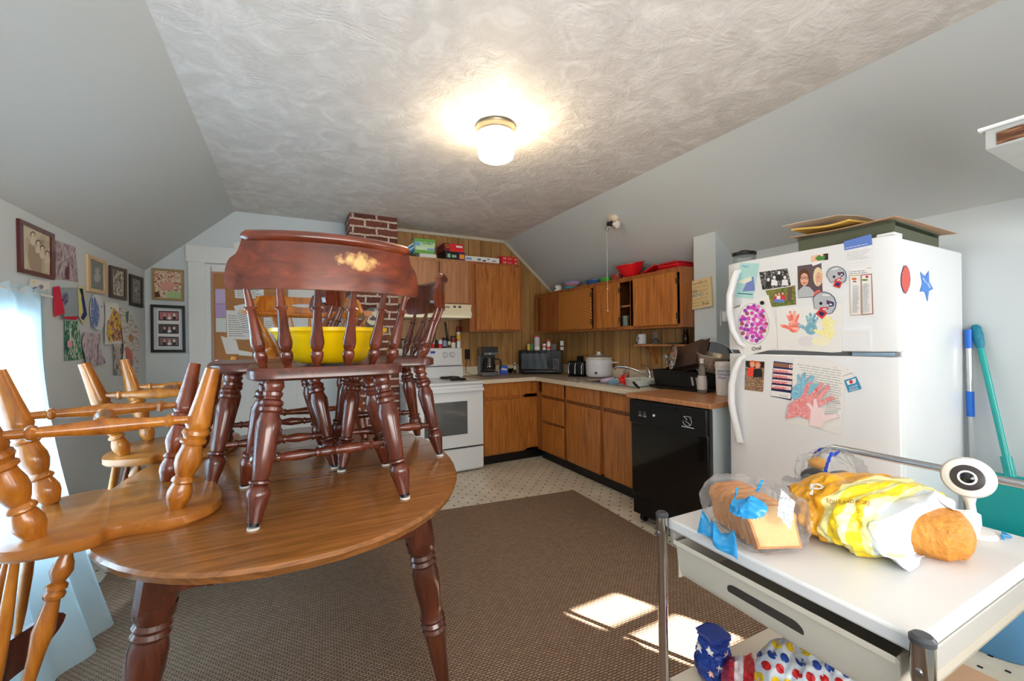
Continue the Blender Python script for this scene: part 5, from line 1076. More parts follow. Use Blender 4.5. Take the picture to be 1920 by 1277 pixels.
# webcam
wc = thing('webcam', 'round white webcam with black lens on a stalk, on the cart corner', 'camera', (1.44, .365, CT))
hc = PX(1.425)(1815, 895)-Vector((1.44, .365, CT)); dirc = (CAMP+Vector((.1, .1, -.1))-Vector((1.44, .365, CT))-hc).normalized()
WPL = mat('matte_white_plastic', (.90, .89, .87), .35)
hd_ = fin('camera_head', B().lathe(hc-dirc*.018, hc+dirc*.020, [(0, .02), (.12, .036), (.35, .0455), (.6, .047), (.85, .043), (.95, .036), (1, .030)], 36), WPL, wc)
fin('lens_face', B().lathe(hc+dirc*.0195, hc+dirc*.0225, [(0, .029), (.7, .029), (1, .026)], 32), mat('dark_lens_ring', (.22, .20, .20), .3), hd_)
fin('lens_ring', B().lathe(hc+dirc*.0222, hc+dirc*.0240, [(0, .0165), (1, .0165)], 28), APPL, hd_); fin('lens', B().lathe(hc+dirc*.0235, hc+dirc*.0255, [(0, .0135), (1, .010)], 24), BLACKG, hd_)
fin('stalk', B().lathe((0, 0, .012), hc+Vector((0, 0, -.035)), [(0, .010), (.15, .008), (.7, .0085), (1, .016)], 16), WPL, wc)
fin('base', B().lathe((0, 0, .0005), (0, 0, .012), [(0, .036), (.3, .038), (1, .033)], 32), WPL, wc)
one('blue_twist', B().tube([(1.46, .325, .803), (1.475, .33, .806), (1.49, .32, .803), (1.50, .335, .805)], .003, 6), BLF, 'scrap of blue twist tie beside the webcam base', 'tie')
# ------------------------------------------------------------------ bags on the cart's lower shelf
SB = mat('star_bag_blue', (.10, .22, .55), .35); 
b = bagmesh(.12, .042, .042, [(0, .78), (.1, .98), (.35, 1.05), (.7, .86), (.88, .80), (1, .98)], amp=.16, seed=21, folds=9)
pch = thing('star_bag', 'blue bag printed with white stars on the cart lower shelf', 'bag'); bd_ = fin('pouch', b, SB, pch)
pch.location = (.985, .735, .437); pch.rotation_euler = (math.radians(90), 0, 0)
def star(cx, cy, r, rot): return [(cx+(r if k % 2 == 0 else r*.42)*math.cos(rot+k*math.pi/5), cy+(r if k % 2 == 0 else r*.42)*math.sin(rot+k*math.pi/5)) for k in range(10)]
def wrap_stars(par, n_, col, shape, seed, ax='y', viewdir=None, m2=None, rr=.009, H=.1, Wd=.07):
    rnd = random.Random(seed)
    for k in range(n_):
        cx, cy = rnd.uniform(-Wd/2, Wd/2), rnd.uniform(-H/2, H/2)
        patch(par, shape(cx, cy, rr*rnd.uniform(.8, 1.2), rnd.random()*6), col[k % len(col)], 'printed_shape', n=viewdir, lift=.0009)
Vloc = Vector((-.985, -.09, .735))
wrap_stars(bd_, 15, [WHP, WHP, mat('pale_pink_star', (.95, .75, .65), .6)], star, 4, viewdir=(-.72, -.15, .68), Wd=.085, H=.11)
cb3 = thing('red_stripe_bag', 'crumpled red and white plastic bag on the cart lower shelf', 'bag', (1.0, .62, .420), math.radians(35))
fin('sack', bagmesh(.17, .075, .052, [(0, .4), (.15, .9), (.6, 1), (.9, .7), (1, .2)], amp=.22, seed=31), band_mat('red_white_film', [(0, (.80, .78, .78)), (.3, (.75, .12, .18)), (.42, (.88, .84, .84)), (.55, (.75, .10, .16)), (.68, (.86, .82, .84)), (.8, (.65, .1, .2)), (1, (.8, .7, .7))], L=.17, nz=.3, axis=1), cb3)
DOT = thing('dotted_bread_bag', 'white bread bag with red, yellow and blue balloon dots, under the cart drawer', 'bag', (1.03, .52, .475), math.radians(20))
dk = fin('sack', bagmesh(.22, .085, .095, [(0, .5), (.1, .85), (.5, 1), (.85, .8), (1, .3)], amp=.15, seed=41), mat('white_film', (.86, .89, .92), .25, coat=.3), DOT)
rnd = random.Random(9); cols = [mat('dot_red', (.80, .10, .12), .4), mat('dot_yellow', (.96, .80, .12), .4), mat('dot_blue', (.14, .28, .62), .4)]
grid = [(x, y) for x in range(-4, 5) for y in range(-4, 5)]
for k, (x, y) in enumerate(grid):
    px_, py_ = x*.026+(y % 2)*.013+rnd.uniform(-.003, .003), y*.024+rnd.uniform(-.003, .003)
    if abs(px_) < .11 and abs(py_) < .09: patch(dk, ell(px_, py_, .0085, .0095, 10), cols[k % 3], 'printed_dot', n=(-.75, -.25, .6), lift=.0009)
one('cardboard_box', B().box((1.06, .30, .3725), (1.40, .50, .50)), mat('brown_cardboard', (.76, .62, .50), .8), 'brown cardboard box on the cart lower shelf behind the bags', 'box', bevel=.003)
# ------------------------------------------------------------------ mop, dustpan, bin
ml = PX(2.925)
mp_ = thing('mop', 'silver mop pole with blue grips leaning behind the refrigerator', 'mop')
m0, m1 = Vector((2.90, .735, .03)), ml(1815.5, 619); d = m1-m0
fin('pole', B().cyl(m0, m1, .0115), mat('silver_pole', (.75, .76, .78), .3, metal=.7), mp_)
fin('end_grip', B().cyl(m0+d*.93, m1+d*.002, .0135), mat('grip_blue', (.10, .42, .82), .4), mp_); fin('middle_grip', B().cyl(m0+d*.67, m0+d*.765, .0145), mat('grip_blue', (.10, .42, .82), .4), mp_)
fin('mop_head', B().box((2.76, .66, .002), (2.95, .76, .05)), mat('mop_grey', (.6, .62, .65), .8), mp_, bevel=.006)
dp_ = thing('long_handled_dustpan', 'teal long-handled dustpan leaning against the right wall', 'dustpan')
TE = mat('teal_plastic', (.05, .62, .60), .35, coat=.2); d0, d1 = PX(2.86)(1893, 885), PX(2.945)(1829, 612)
fin('handle', B().cyl(d0, d1, .012), TE, dp_); dd = (d1-d0)
fin('handle_cover', B().lathe(d0+dd*.84, d1+dd*.01, [(0, .013), (.2, .018), (.6, .020), (.9, .018), (1, .010)], 14), mat('teal_blue_wrap', (.08, .48, .58), .5, bump=.5, bscale=80), dp_)
fin('socket', B().cyl(d0-dd*.03, d0+dd*.10, .019), TE, dp_)
e0 = d0-dd*.02; 
scp = B().prism([e0+Vector((0, .05, 0)), e0+Vector((0, -.05, 0)), e0+Vector((-.02, -.14, -.05)), e0+Vector((-.04, -.16, -.32)), e0+Vector((-.04, .10, -.32)), e0+Vector((-.02, .12, -.05))], (.012, 0, .0))
fin('scoop', scp, TE, dp_, bevel=.004)
bn = thing('waste_bin', 'round blue plastic waste bin on the floor right of the refrigerator', 'bin', (2.585, .595, 0))
fin('bin_body', B().lathe((0, 0, .001), (0, 0, .40), [(0, .135), (.02, .14), (.55, .148), (.56, .152), (1, .165), (1, .158), (.55, .142), (.04, .13)], 40), mat('bin_blue', (.36, .60, .80), .4), bn)
fin('bin_rim', B().lathe((0, 0, .40), (0, 0, .415), [(0, .158), (.2, .170), (.8, .170), (1, .158)], 40, cap=False), mat('bin_blue', (.36, .60, .80), .4), bn)

# ------------------------------------------------------------------ left wall: curtain, frames, drawings
cu = thing('sheer_curtain', 'pale blue sheer curtain hanging to the floor over the left window', 'curtain')
b = B(); NU, NV = 150, 26; vs = []; YE0, YE1 = 1.0, 2.87
for j in range(NV+1):
    t = j/NV; z = 1.545*(1-t)+.006*t; fl_ = max(0, t-.15)/.85
    for i in range(NU+1):
        u = i/NU; y = YE0+(YE1-.27*fl_**1.6-YE0)*u
        x = XL+.035+.31*fl_**1.7*(.35+.65*u)+(.012+.012*t)*math.sin(u*62+1.5*math.sin(t*2+u*9))+.012*math.sin(u*23+t)
        if t < .035: x = XL+.035+.012*math.sin(u*150)
        vs.append((x, y, z+(.012*math.sin(u*150) if j == 0 else 0)))
fs = [(j*(NU+1)+i, j*(NU+1)+i+1, (j+1)*(NU+1)+i+1, (j+1)*(NU+1)+i) for j in range(NV) for i in range(NU)]
fin('curtain_cloth', b.add(vs, fs), CURT, cu, ang=80)
fin('curtain_rod', B().cyl((XL+.035, YE0-.02, 1.523), (XL+.035, YE1+.012, 1.523), .006), WHITE, cu)
lw = lambda o=0: (lambda x, y: PX(XL+.001+o)(x, y)); PXN = (1, 0, 0)
def inset(q, k):
    cx, cy = sum(p[0] for p in q)/4, sum(p[1] for p in q)/4; return [(cx+(x-cx)*k[0], cy+(y-cy)*k[1]) for x, y in q]
def picture(label, quad, pl, nrm, fm, layers, k=(.82, .86), th=.012, cat='picture', name='framed_picture', group=None):
    t = thing(name, label, cat, group=group); F = Flat(pl, nrm); ins = inset(quad, k)
    for i in range(4): j = (i+1) % 4; F.poly([quad[i], quad[j], ins[j], ins[i]], fm, lift=0, th=th)
    fin('frame', F.b, F.mats, t, smooth=False)
    G = Flat(pl, nrm); G.h = .002; G.poly(inset(quad, (k[0]+.02, k[1]+.02)), layers[0], th=.004); G.h = .0061
    for fn in layers[1:]: fn(G)
    fin('print', G.b, G.mats, t, smooth=False); return t
SEP = scribble('sepia_photo', (.80, .77, .68), [(.74, .70, .61), (.64, .58, .50)], 7, (1, 1, 1), .6, .5)
def kids(pp, sc, m1=mat('sepia_light', (.85, .80, .72), .6), m2=mat('sepia_dark', (.35, .30, .26), .6)):
    def f(G):
        for x, y in pp: G.poly(ell(x, y-sc*.2, sc*1.05, sc*1.25, 14), m2).poly(ell(x, y+sc*.1, sc*.75, sc, 14), m1).poly(ell(x, y+sc*2.6, sc*1.2, sc*1.7, 14), m1)
    return f
picture('sepia photo of children in a dark red frame, nearest on the left wall', [(30, 409), (97, 439), (97, 525), (32, 510)], lw(), PXN, mat('dark_red_frame', (.32, .08, .09), .3, coat=.3), [SEP, kids([(58, 440), (68, 456), (76, 466), (85, 476)], 4.5)], (.80, .84))
picture('faded portrait in a pale wooden frame on the left wall', [(160, 476), (196, 490), (197, 552), (161, 546)], lw(), PXN, mat('pale_wood_frame', (.83, .72, .56), .5), [mat('slate_photo', (.50, .53, .53), .6, var=.2, vscale=30), kids([(180, 508)], 5, mat('faded_face', (.68, .69, .68), .6), mat('faded_hair', (.60, .61, .61), .6))], (.72, .80))
picture('old standing group photo in a dark brown frame on the left wall', [(203, 497), (234.5, 505), (234.5, 563.5), (203.5, 557)], lw(), PXN, mat('dark_brown_frame', (.26, .18, .14), .4), [scribble('old_photo', (.80, .79, .74), [(.55, .54, .50), (.35, .34, .32)], 22, amt=.5), kids([(218, 526), (213, 532), (224, 531)], 2.2, mat('photo_grey', (.62, .62, .62), .6), DKP)], (.72, .80))
picture('small photo in a black frame, farthest on the left wall', [(241, 513.6), (265.5, 520.7), (265.5, 577.6), (241.5, 572)], lw(), PXN, BLACKM, [scribble('dim_photo', (.50, .49, .48), [(.62, .62, .62), (.30, .29, .28)], 20, amt=.5), kids([(253, 538)], 2.4, GREYP, DKP)], (.68, .78))
def art(label, pts, m, extra=None, o=.004, name='drawing', group='children art on the left wall'):
    cx = min(p[0] for p in pts); cy = min(p[1] for p in pts)
    F = Flat(lambda x, y: PX(XL+.001+o+.006*math.sin((x-cx)*.12))(x, y), PXN).poly(pts, m)
    if extra: extra(F)
    return F.make(name, label, 'drawing', group)
LM = (.86, .85, .85)
art('grey and mauve crayon drawing pinned right of the dark red frame', [(103, 450), (141, 463), (147, 529), (104, 522)], scribble('mauve_scribble', (.78, .75, .76), [(.66, .60, .63), (.50, .38, .40)], 16, (1, 3, 1), 2, .55), lambda F: F.poly([(124, 500), (129, 500), (130, 524), (124, 523)], mat('maroon_crayon', (.45, .22, .24), .8)))
art('small white card with purple scribble above the curtain rod', [(56, 523), (93, 528), (92, 547), (52, 545)], mat('white_paper', (.90, .90, .89), .8), lambda F: (F.poly(ell(66, 541, 5, 3, 14), mat('crayon_violet', (.45, .38, .62), .8)), F.poly(ell(77, 538, 4, 4, 14), GREYINK), F.poly(ell(63, 529, 3, 2, 10), mat('crayon_yellow', (.88, .86, .45), .8))))
art('folded red and grey construction paper card', [(110, 539), (144, 539.6), (147, 592), (120, 593.6)], mat('grey_blue_card', (.60, .66, .70), .8), lambda F: (F.poly([(99.4, 538), (110.4, 536.4), (120.6, 587.4), (101.8, 593.6)], mat('crimson_card', (.76, .12, .24), .7), th=.002), F.poly([(116.6, 594), (145.6, 593), (145, 600), (122, 598)], mat('crimson_card', (.76, .12, .24), .7)), F.poly([(118, 553), (124, 548), (129, 555), (127, 566), (121, 573), (116, 563)], scribble('violet_scribble', (.60, .66, .70), [(.30, .25, .45)], 60, amt=.6))), o=.012)
art('long curled yellow, green and blue painted strip', [(146, 536), (157, 537), (160.5, 573), (166, 593.6), (157, 609), (148, 595), (145.6, 551)], mat('straw_paper', (.84, .80, .62), .8), lambda F: (F.poly([(148, 541), (155, 541), (157, 556), (153, 556)], mat('deep_green_paint', (.05, .22, .20), .7)), F.poly([(152, 556), (157, 556), (163, 590), (156, 601), (151, 596), (156, 585)], mat('navy_paint', (.10, .20, .42), .7)), F.poly([(149, 562), (153, 568), (153, 590), (150, 588)], mat('crayon_yellow', (.88, .86, .45), .8))), o=.006)
art('blue and white painted paper plate, hanging at center of the drawings', ell(182.5, 586, 13.5, 34, 28, -6), mat('plate_white', (.86, .88, .90), .7), lambda F: (F.poly([(171, 560), (177, 556), (184, 572), (187, 592), (182, 612), (174, 616), (170, 596)], scribble('plate_blue', (.42, .52, .72), [(.30, .40, .65), (.65, .72, .84)], 30)), F.poly(ell(190, 575, 1.5, 1.2, 8), DKP)), o=.006)
ML = scribble('stained_colours', (.55, .25, .55), [(.85, .45, .15), (.30, .50, .20), (.75, .15, .25), (.35, .25, .65), (.90, .75, .25)], 26, (1, 1, 1), .5, .95)
art('white folded house-shaped card with bright stained glass colours', [(196.5, 568.6), (218.5, 567), (238, 598), (231, 644), (196.5, 646)], PAPER, lambda F: (F.poly([(213, 577), (226, 594), (230, 625), (228, 638), (205, 640), (199, 625), (203, 600)], ML, lift=.003), F.poly([(196.5, 568.6), (213, 571), (203, 600), (198, 600)], WHP, th=.002), F.poly(ell(207.5, 578, 1.3, 1.3, 8), INK)), o=.012)
art('green and pink crayon drawing below the red and grey card', [(120.5, 601.5), (145, 601.5), (159, 673.5), (122, 677.5)], scribble('green_scribble', (.86, .87, .85), [(.35, .62, .45), (.05, .42, .33), (.03, .36, .28)], 14, (1, 2.5, 1), 2.5, .62), lambda F: F.poly([(126, 640), (131, 637), (136, 646), (130, 652), (126, 650)], mat('pink_crayon', (.88, .60, .70), .8)))
art('pale lilac sheet with violet pencil strokes', [(157, 623), (190, 626.5), (186, 650), (199, 680.6), (165, 690), (153.5, 645)], scribble('lilac_scribble', (.80, .75, .77), [(.62, .55, .62), (.38, .35, .52)], 15, (1, 3, 1), 2, .42), o=.008)
art('narrow white sheet with heavy black pencil scribbles', [(212, 645), (229.5, 645), (231, 702), (214, 702.5)], scribble('black_scribble', (.83, .82, .81), [(.45, .44, .44), (.30, .29, .29)], 18, (1, 2, .4), 2, .5))
art('long curling sheet with pencil lines and an orange and blue figure', [(223, 577), (240.4, 581), (262.3, 622), (259, 690), (253, 719), (240, 708), (228, 689), (232, 650)], scribble('line_paper', (.84, .82, .81), [(.62, .60, .59)], 26, (1, .5, 3), 1, .36), lambda F: (F.poly([(234, 652), (240, 650), (248, 664), (249, 680), (236, 668)], mat('coral_crayon', (.80, .45, .40), .8)), F.poly([(236, 668), (249, 680), (247, 695), (235, 686)], mat('steel_blue_crayon', (.38, .48, .62), .8)), F.poly(ell(246, 634, 4, 7, 14), mat('ochre_crayon', (.72, .52, .30), .8)), F.poly([(236, 586), (241, 582), (240, 604), (237, 606)], mat('leaf_green', (.30, .50, .36), .8))), o=.014)
F = Flat(lw(.0), PXN); F.poly([(207.5, 794), (218, 793), (219, 824), (208.5, 827)], BLACKM, th=.006); F.make('outlet_plate', 'black outlet plate low on the left wall', 'outlet')
# ------------------------------------------------------------------ back wall frames, cork board, papers
bw = lambda o=0: PY(YB-.001-o); NY = (0, -1, 0)
GC = scribble('pastel_cartoon', (.85, .80, .68), [(.80, .55, .50), (.45, .30, .25)], 28, amt=.45)
picture('pastel picture in an ornate gold frame beside the white door', [(285, 503), (345.5, 507), (345.5, 565), (286, 562)], bw(), NY, mat('antique_gold', (.62, .54, .38), .45, metal=.3, bump=.5, bscale=120), [GC, lambda G: (G.poly([(314, 546), (343, 548), (343, 560), (313, 559)], mat('pastel_green', (.66, .78, .55), .7)), G.poly([(300, 535), (318, 526), (330, 536), (316, 545), (301, 543)], mat('pastel_rose', (.85, .62, .56), .7)), G.poly([(290, 549), (298, 546), (301, 557), (291, 558)], mat('sign_brown', (.35, .20, .12), .7)))], (.86, .87), .022)
def three(G):
    G.poly([(295.5, 580), (337.5, 582), (338, 651), (296, 650)], WHP)
    for y0, m in ((583, mat('rose_photo', (.70, .45, .48), .6)), (607.5, mat('night_photo', (.30, .28, .28), .6)), (631, mat('plum_photo', (.50, .40, .42), .6))):
        G.poly([(297.5, y0), (335.5, y0+.8), (335.8, y0+18.5), (297.8, y0+18)], DKP); G.poly([(299.5, y0+2), (334, y0+2.6), (334, y0+16.5), (300, y0+16)], m)
        for x in (309, 318, 327): G.poly(ell(x, y0+8, 2.2, 3, 10), SKIN if x != 327 else WHP).poly(ell(x, y0+13.5, 3.4, 3, 10), WHP if x == 318 else DKP)
picture('tall black frame holding three small photos beside the white door', [(283, 571), (347, 574), (348.5, 661), (284, 661)], bw(), NY, BLACKM, [mat('pale_grey_mat', (.78, .80, .82), .6), three], (.84, .88), .022)
F = Flat(bw(.031), NY).poly([(436, 457), (470, 448), (484, 478), (454, 488)], PAPER).lines([(441, 460), (468, 453), (478, 474), (455, 482)], 6, mat('pale_ink', (.75, .76, .78), .8)); F.make('taped_note', 'white note taped to the door header behind the big chair crest', 'paper')
ck = thing('cork_board', 'cork notice board in a wooden frame hung on the white door', 'board')
q = [(397.5, 509.5), (540, 517), (541, 701), (399.5, 703)]; cbp = PY(YB-.031)
F = Flat(cbp, NY)
for i in range(4):
    j = (i+1) % 4; ins = inset(q, (.945, .955)); F.poly([q[i], q[j], ins[j], ins[i]], OAKL, lift=0, th=.016)
fin('frame', F.b, F.mats, ck, smooth=False)
F = Flat(cbp, NY); F.poly(inset(q, (.95, .96)), mat('cork', (.70, .50, .32), .9, bump=.3, bscale=300, var=.15, vscale=120), lift=.0005, th=.006); fin('cork_sheet', F.b, F.mats, ck, smooth=False)
LAV = mat('lavender_paper', (.76, .70, .86), .8)
def pin(name, label, pts, m, rows=0, o=.0385):
    F = Flat(PY(YB-o), NY).poly(pts, m)
    if rows and len(pts) == 4: F.lines(inset(pts, (.82, .84)), rows, GREYINK, jitter=.3, th=.3)
    return F.make(name, label, 'paper')
pin('pinned_paper', 'upper lavender paper at the left edge of the cork board', [(403.5, 542), (422, 542), (423, 569), (404, 569)], LAV)
pin('pinned_paper', 'lower lavender paper on the cork board, darker shade', [(403.5, 570), (423, 570), (424, 595), (404.5, 595)], mat('violet_paper', (.70, .62, .80), .8))
pin('pinned_paper', 'pale paper strip under the lavender papers on the cork board', [(404.5, 596), (424, 596), (424.5, 623), (405, 622.5)], mat('pale_green_paper', (.83, .87, .87), .8))
pin('pinned_letter', 'printed letter pinned upright left of center on the cork board', [(424, 581.6), (463, 583), (468, 637), (426, 636)], PAPER, 11, .0395)
pin('pinned_letter', 'printed letter pinned at a slant over another letter on the cork board', [(438, 574), (462, 569), (481, 626), (458, 631)], PAPER, 12, .041)
pin('pinned_letter', 'stack of printed sheets at the top of the cork board', [(439, 531), (494, 534), (495, 560), (441, 559)], PAPER, 6)
pin('pinned_paper', 'white envelope pinned crookedly at the lower left of the cork board', [(414, 630), (443, 638), (450, 664), (424, 664)], PAPER)
pin('pinned_paper', 'white leaflet lying along the bottom of the cork board', [(447, 656), (473, 661), (473, 668), (448, 666)], PAPER, 0, .042)
pin('pinned_letter', 'pinkish printed sheet low on the cork board behind chair spindles', [(493, 626), (515, 626), (516.5, 649), (495, 653)], mat('pink_paper', (.85, .78, .80), .8), 5)
pin('pinned_letter', 'printed sheet at right center of the cork board', [(494, 595), (514, 595), (516, 626), (496, 627)], PAPER, 7, .0398)
F = Flat(PY(YB-.002), NY).poly([(545, 520), (592, 523), (592, 610), (546, 612)], PAPER, th=.004).lines([(556, 540), (588, 541), (588, 600), (557, 601)], 10, GREYINK); F.poly([(551, 538), (553.5, 538), (553.5, 560), (551, 560)], DKP); F.make('wall_calendar', 'white calendar sheet with a dark spine right of the cork board', 'calendar')
# plate on the chimney
pl_ = thing('decorative_plate', 'round dark-rimmed decorative plate hanging on the brick chimney', 'plate')
pc_ = PY(4.099)(699, 597); n_ = Vector((0, -1, 0))
fin('plate_body', B().lathe(pc_, pc_+n_*.018, [(0, .06), (.5, .085), (1, .102), (1.0, .098), (.72, .075)], 40), mat('dark_rim_glaze', (.20, .22, .20), .25, coat=.4, var=.3, vscale=60), pl_)
fin('plate_center', B().lathe(pc_+n_*.0125, pc_+n_*.0145, [(0, .064), (1, .064)], 32), mat('cream_glaze', (.80, .76, .64), .3), pl_)
F = Flat(PY(4.0838), NY); F.poly([(692, 598), (697, 594), (700, 591), (703, 595), (708, 598), (703, 601), (696, 601)], mat('plate_drawing', (.30, .28, .25), .5)); fin('plate_picture', F.b, F.mats, pl_, smooth=False)

# ------------------------------------------------------------------ things on the gable cabinets (top z = 2.1455)
ZT = 2.1455
def carton(name, label, cat, pxs, yf, z0, h, dep, m, group=None, rz=0, deco=None):
    """a carton whose front face spans pixel columns pxs on the plane y = yf"""
    xa, xb = PY(yf)(pxs[0], 470).x, PY(yf)(pxs[1], 470).x
    t = thing(name, label, cat, ((xa+xb)/2, yf, z0), rz, group); w = (xb-xa)/2
    fin('carton_body', B().box((-w, 0, 0), (w, dep, h)), m, t, bevel=.0015)
    if deco:
        bb = B(); ms = []
        for (u0, v0, u1, v1, mm_) in deco:
            if mm_ not in ms: ms.append(mm_)
            bb.m(ms.index(mm_)).box((-w+2*w*u0, -.0012-.0002*len(bb.f)/6, h*v0), (-w+2*w*u1, -.0003, h*v1))
        fin('printed_front', bb, ms, t, smooth=False)
    return t, w
def label_text(t, txt, x, z, wid, hgt, m, y=-.003, name='lettering'):
    vs, fs = text_mesh(txt); xs = [v[0] for v in vs]; x0, x1 = min(xs), max(xs); hh = max(v[1] for v in vs)
    return fin(name, B().add([(x+(a-x0)/(x1-x0)*wid, y, z+c/hh*hgt) for a, c in vs], fs), m, t, smooth=False)
GRN, LGRN, SKY = mat('carton_green', (.40, .66, .30), .5), mat('carton_pale_green', (.78, .90, .72), .5), mat('carton_sky', (.45, .66, .85), .5)
carton('white_carton', 'flat white carton at the bottom of the green box stack', 'box', (787, 818), 4.20, ZT, .044, .14, PAPER)
t, w = carton('green_carton', 'lower green and white carton in the stack above the stove cabinet', 'box', (779, 815), 4.205, ZT+.045, .075, .14, LGRN, 'green cartons', deco=[(0, .0, 1, .45, GRN), (.6, .5, 1, .75, SKY)]); label_text(t, 'Swiffer', -w*.7, .045, w*1.0, .02, WHP)
t, w = carton('green_carton', 'topmost green and white carton in the stack above the stove cabinet', 'box', (778, 816), 4.205, ZT+.121, .075, .14, LGRN, 'green cartons', deco=[(0, .55, 1, 1, GRN), (.0, .0, .25, .5, SKY)]); label_text(t, 'Swiffer', -w*.3, .018, w*1.1, .022, mat('deep_teal_ink', (.15, .45, .42), .6))
pk = thing('blue_package', 'blue and silver plastic package leaning by the chimney above the cabinet', 'package', (.985+.04, 4.26, ZT+.002), 0)
fin('package_body', B().prism([(-.07, 0, 0), (.02, 0, .0), (.15, 0, .13), (.14, 0, .16), (.10, 0, .155), (-.05, 0, .06)], (0, .10, 0)), mat('package_blue', (.12, .50, .75), .3, coat=.3), pk, bevel=.006)
fin('silver_band', B().prism([(-.06, -.001, .03), (.11, -.001, .152), (.10, -.001, .158), (-.07, -.001, .04)], (0, -.001, 0)).prism([(-.03, -.001, .01), (.13, -.001, .13), (.125, -.001, .137), (-.035, -.001, .017)], (0, -.001, 0)), WHP, pk)
one('grey_cloth', B().lathe((1.0, 4.38, ZT+.001), (1.0, 4.38, ZT+.13), [(0, .05), (.5, .06), (.8, .045), (1, .02)], 14), mat('dark_grey_cloth', (.35, .35, .37), .9, bump=.5, bscale=40), 'dark grey crumpled cloth behind the blue package by the chimney', 'cloth')
MAR = mat('game_maroon', (.42, .10, .18), .4); GRED = mat('game_red', (.86, .16, .18), .35); PUR = mat('game_purple', (.25, .15, .42), .4); ORG = mat('game_orange', (.92, .60, .20), .4)
t, w = carton('game_box', 'black and purple board game box under the red game box', 'box', (835, 871.7), 4.185, ZT, .088, .25, mat('game_black', (.10, .10, .12), .4), deco=[(.68, 0, 1, 1, PUR), (.72, .2, .97, .75, ORG), (.1, .25, .25, .7, mat('pale_mint', (.6, .75, .65), .5)), (.32, .3, .55, .6, mat('pale_mint', (.6, .75, .65), .5))])
t, w = carton('game_box', 'red and maroon board game box on top of the black game box', 'box', (833, 868.6), 4.18, ZT+.0885, .082, .25, MAR, deco=[(.28, 0, 1, 1, GRED), (.62, .55, .95, .8, WHP)]); label_text(t, 'FAMILY', -w*.95, .052, w*.5, .016, ORG); label_text(t, 'GAME', -w*.85, .032, w*.35, .014, ORG)
carton('long_white_box', 'long flat white game box between game boxes and red boxes', 'box', (872.2, 936), 4.19, ZT, .06, .18, PAPER, deco=[(.02, .3, .18, .7, SKY), (.35, .25, .45, .7, GREYINK), (.5, .2, .6, .45, NAVY), (.64, .5, .7, .8, SKY), (.78, .3, .9, .5, GREYINK)])
for k, nm in enumerate(('lower', 'upper')):
    t, w = carton('red_box', f'{nm} of two small red boxes stacked at the right cabinet end', 'box', (938.4, 969.4), 4.19, ZT+.0455*k, .045, .15, GRED, 'small red boxes', deco=[(.0, .1, .05, .9, DKP), (.86, .3, .95, .6, WHP)])
    label_text(t, 'GAME', -w*.7, .014, w*.35, .018, WHP); label_text(t, 'poker', -w*.1, .016, w*.4, .012, WHP)
# ------------------------------------------------------------------ dishes on the side wall cabinets (top z = 1.838)
Z8 = Z1+.0008
def yv(px, x=2.76): return PX(x)(px, 520).y
pd = thing('novelty_cup', 'white cup with black ears and paw marks at the far cabinet end', 'cup', (2.76, yv(1046), Z8))
fin('cup_body', B().lathe((0, 0, 0), (0, 0, .085), [(0, .03), (.3, .045), (.8, .042), (1, .025)], 18), WHP, pd); fin('ear', B().ball((0, .045, .075), .018, 10), DKP, pd)
fin('paw_mark', B().cyl((-.043, -.006, .045), (-.046, -.006, .045), .012), DKP, pd)
def dish(label, cx, cy, r, h, m, cat='container', name='plastic_container', z=Z8, group=None, sx=1):
    return one(name, B().lathe((cx, cy, z), (cx, cy, z+h), [(0, r*.80), (.1, r*.84), (.8, r*.96), (.82, r), (1, r), (1, r*.95), (.3, r*.85), (.2, .01)], 32, sx=sx), m, label, cat, group)
dish('teal lidded container at the bottom of the far container stack', 2.77, yv(1070), .085, .030, mat('aqua_plastic', (.20, .66, .75), .35))
dish('tan shallow dish in the middle of the far container stack', 2.77, yv(1072), .09, .022, mat('tan_plastic', (.70, .50, .42), .4), z=Z8+.031)
dish('lilac lid on top of the far container stack', 2.77, yv(1073), .105, .028, mat('lilac_plastic', (.68, .58, .78), .35), cat='lid', name='container_lid', z=Z8+.054)
dish('wide dark blue bowl turned low beside the lilac lid', 2.79, yv(1114), .11, .055, mat('denim_blue_plastic', (.20, .36, .58), .35), cat='bowl', name='blue_bowl')
dish('bright green plastic bowl behind the pull string', 2.74, yv(1141), .07, .045, mat('lime_plastic', (.25, .60, .20), .4), cat='bowl', name='green_bowl')
dish('brownish red glass dish left of the red bowl', 2.715, yv(1164), .058, .05, mat('brick_red_glass', (.58, .20, .17), .25, coat=.3), cat='dish', name='glass_dish')
rb = B().lathe((2.74, yv(1188), Z8+.0), (2.715, yv(1188)-.0, Z8+.125), [(0, .05), (.05, .055), (.5, .10), (.93, .122), (.95, .13), (1, .13), (1, .122), (.5, .092), (.1, .03)], 36)
one('red_bowl', rb, RED, 'large bright red plastic mixing bowl on the side wall cabinets', 'bowl')
one('red_tray', B().prism([(2.69, yv(1212), Z8+.001), (2.69, yv(1236)-.01, Z8+.055), (2.69, yv(1236)-.01, Z8+.067), (2.69, yv(1212), Z8+.013)], (.18, 0, 0)), RED, 'red tray sloping down from the stacked red lids toward the bowl', 'tray', bevel=.003)
for k, nm in enumerate(('lowest', 'middle', 'topmost')):
    one('flat_red_box', B().box((2.69, yv(1285-2*k), Z8+.001+.021*k), (2.89, yv(1241+3*k), Z8+.020+.021*k)), mat('dark_red_plastic', (.68, .07, .13), .3, coat=.2) if k != 1 else RED, f'{nm} of three flat red containers stacked at the near cabinet end', 'container', 'stacked red containers', bevel=.007)
dish('clear greenish glass bowl behind the red bowl', 2.86, yv(1222, 2.86), .07, .09, m_film('green_glass', (.6, .75, .72), .3, .05), cat='bowl', name='glass_bowl')
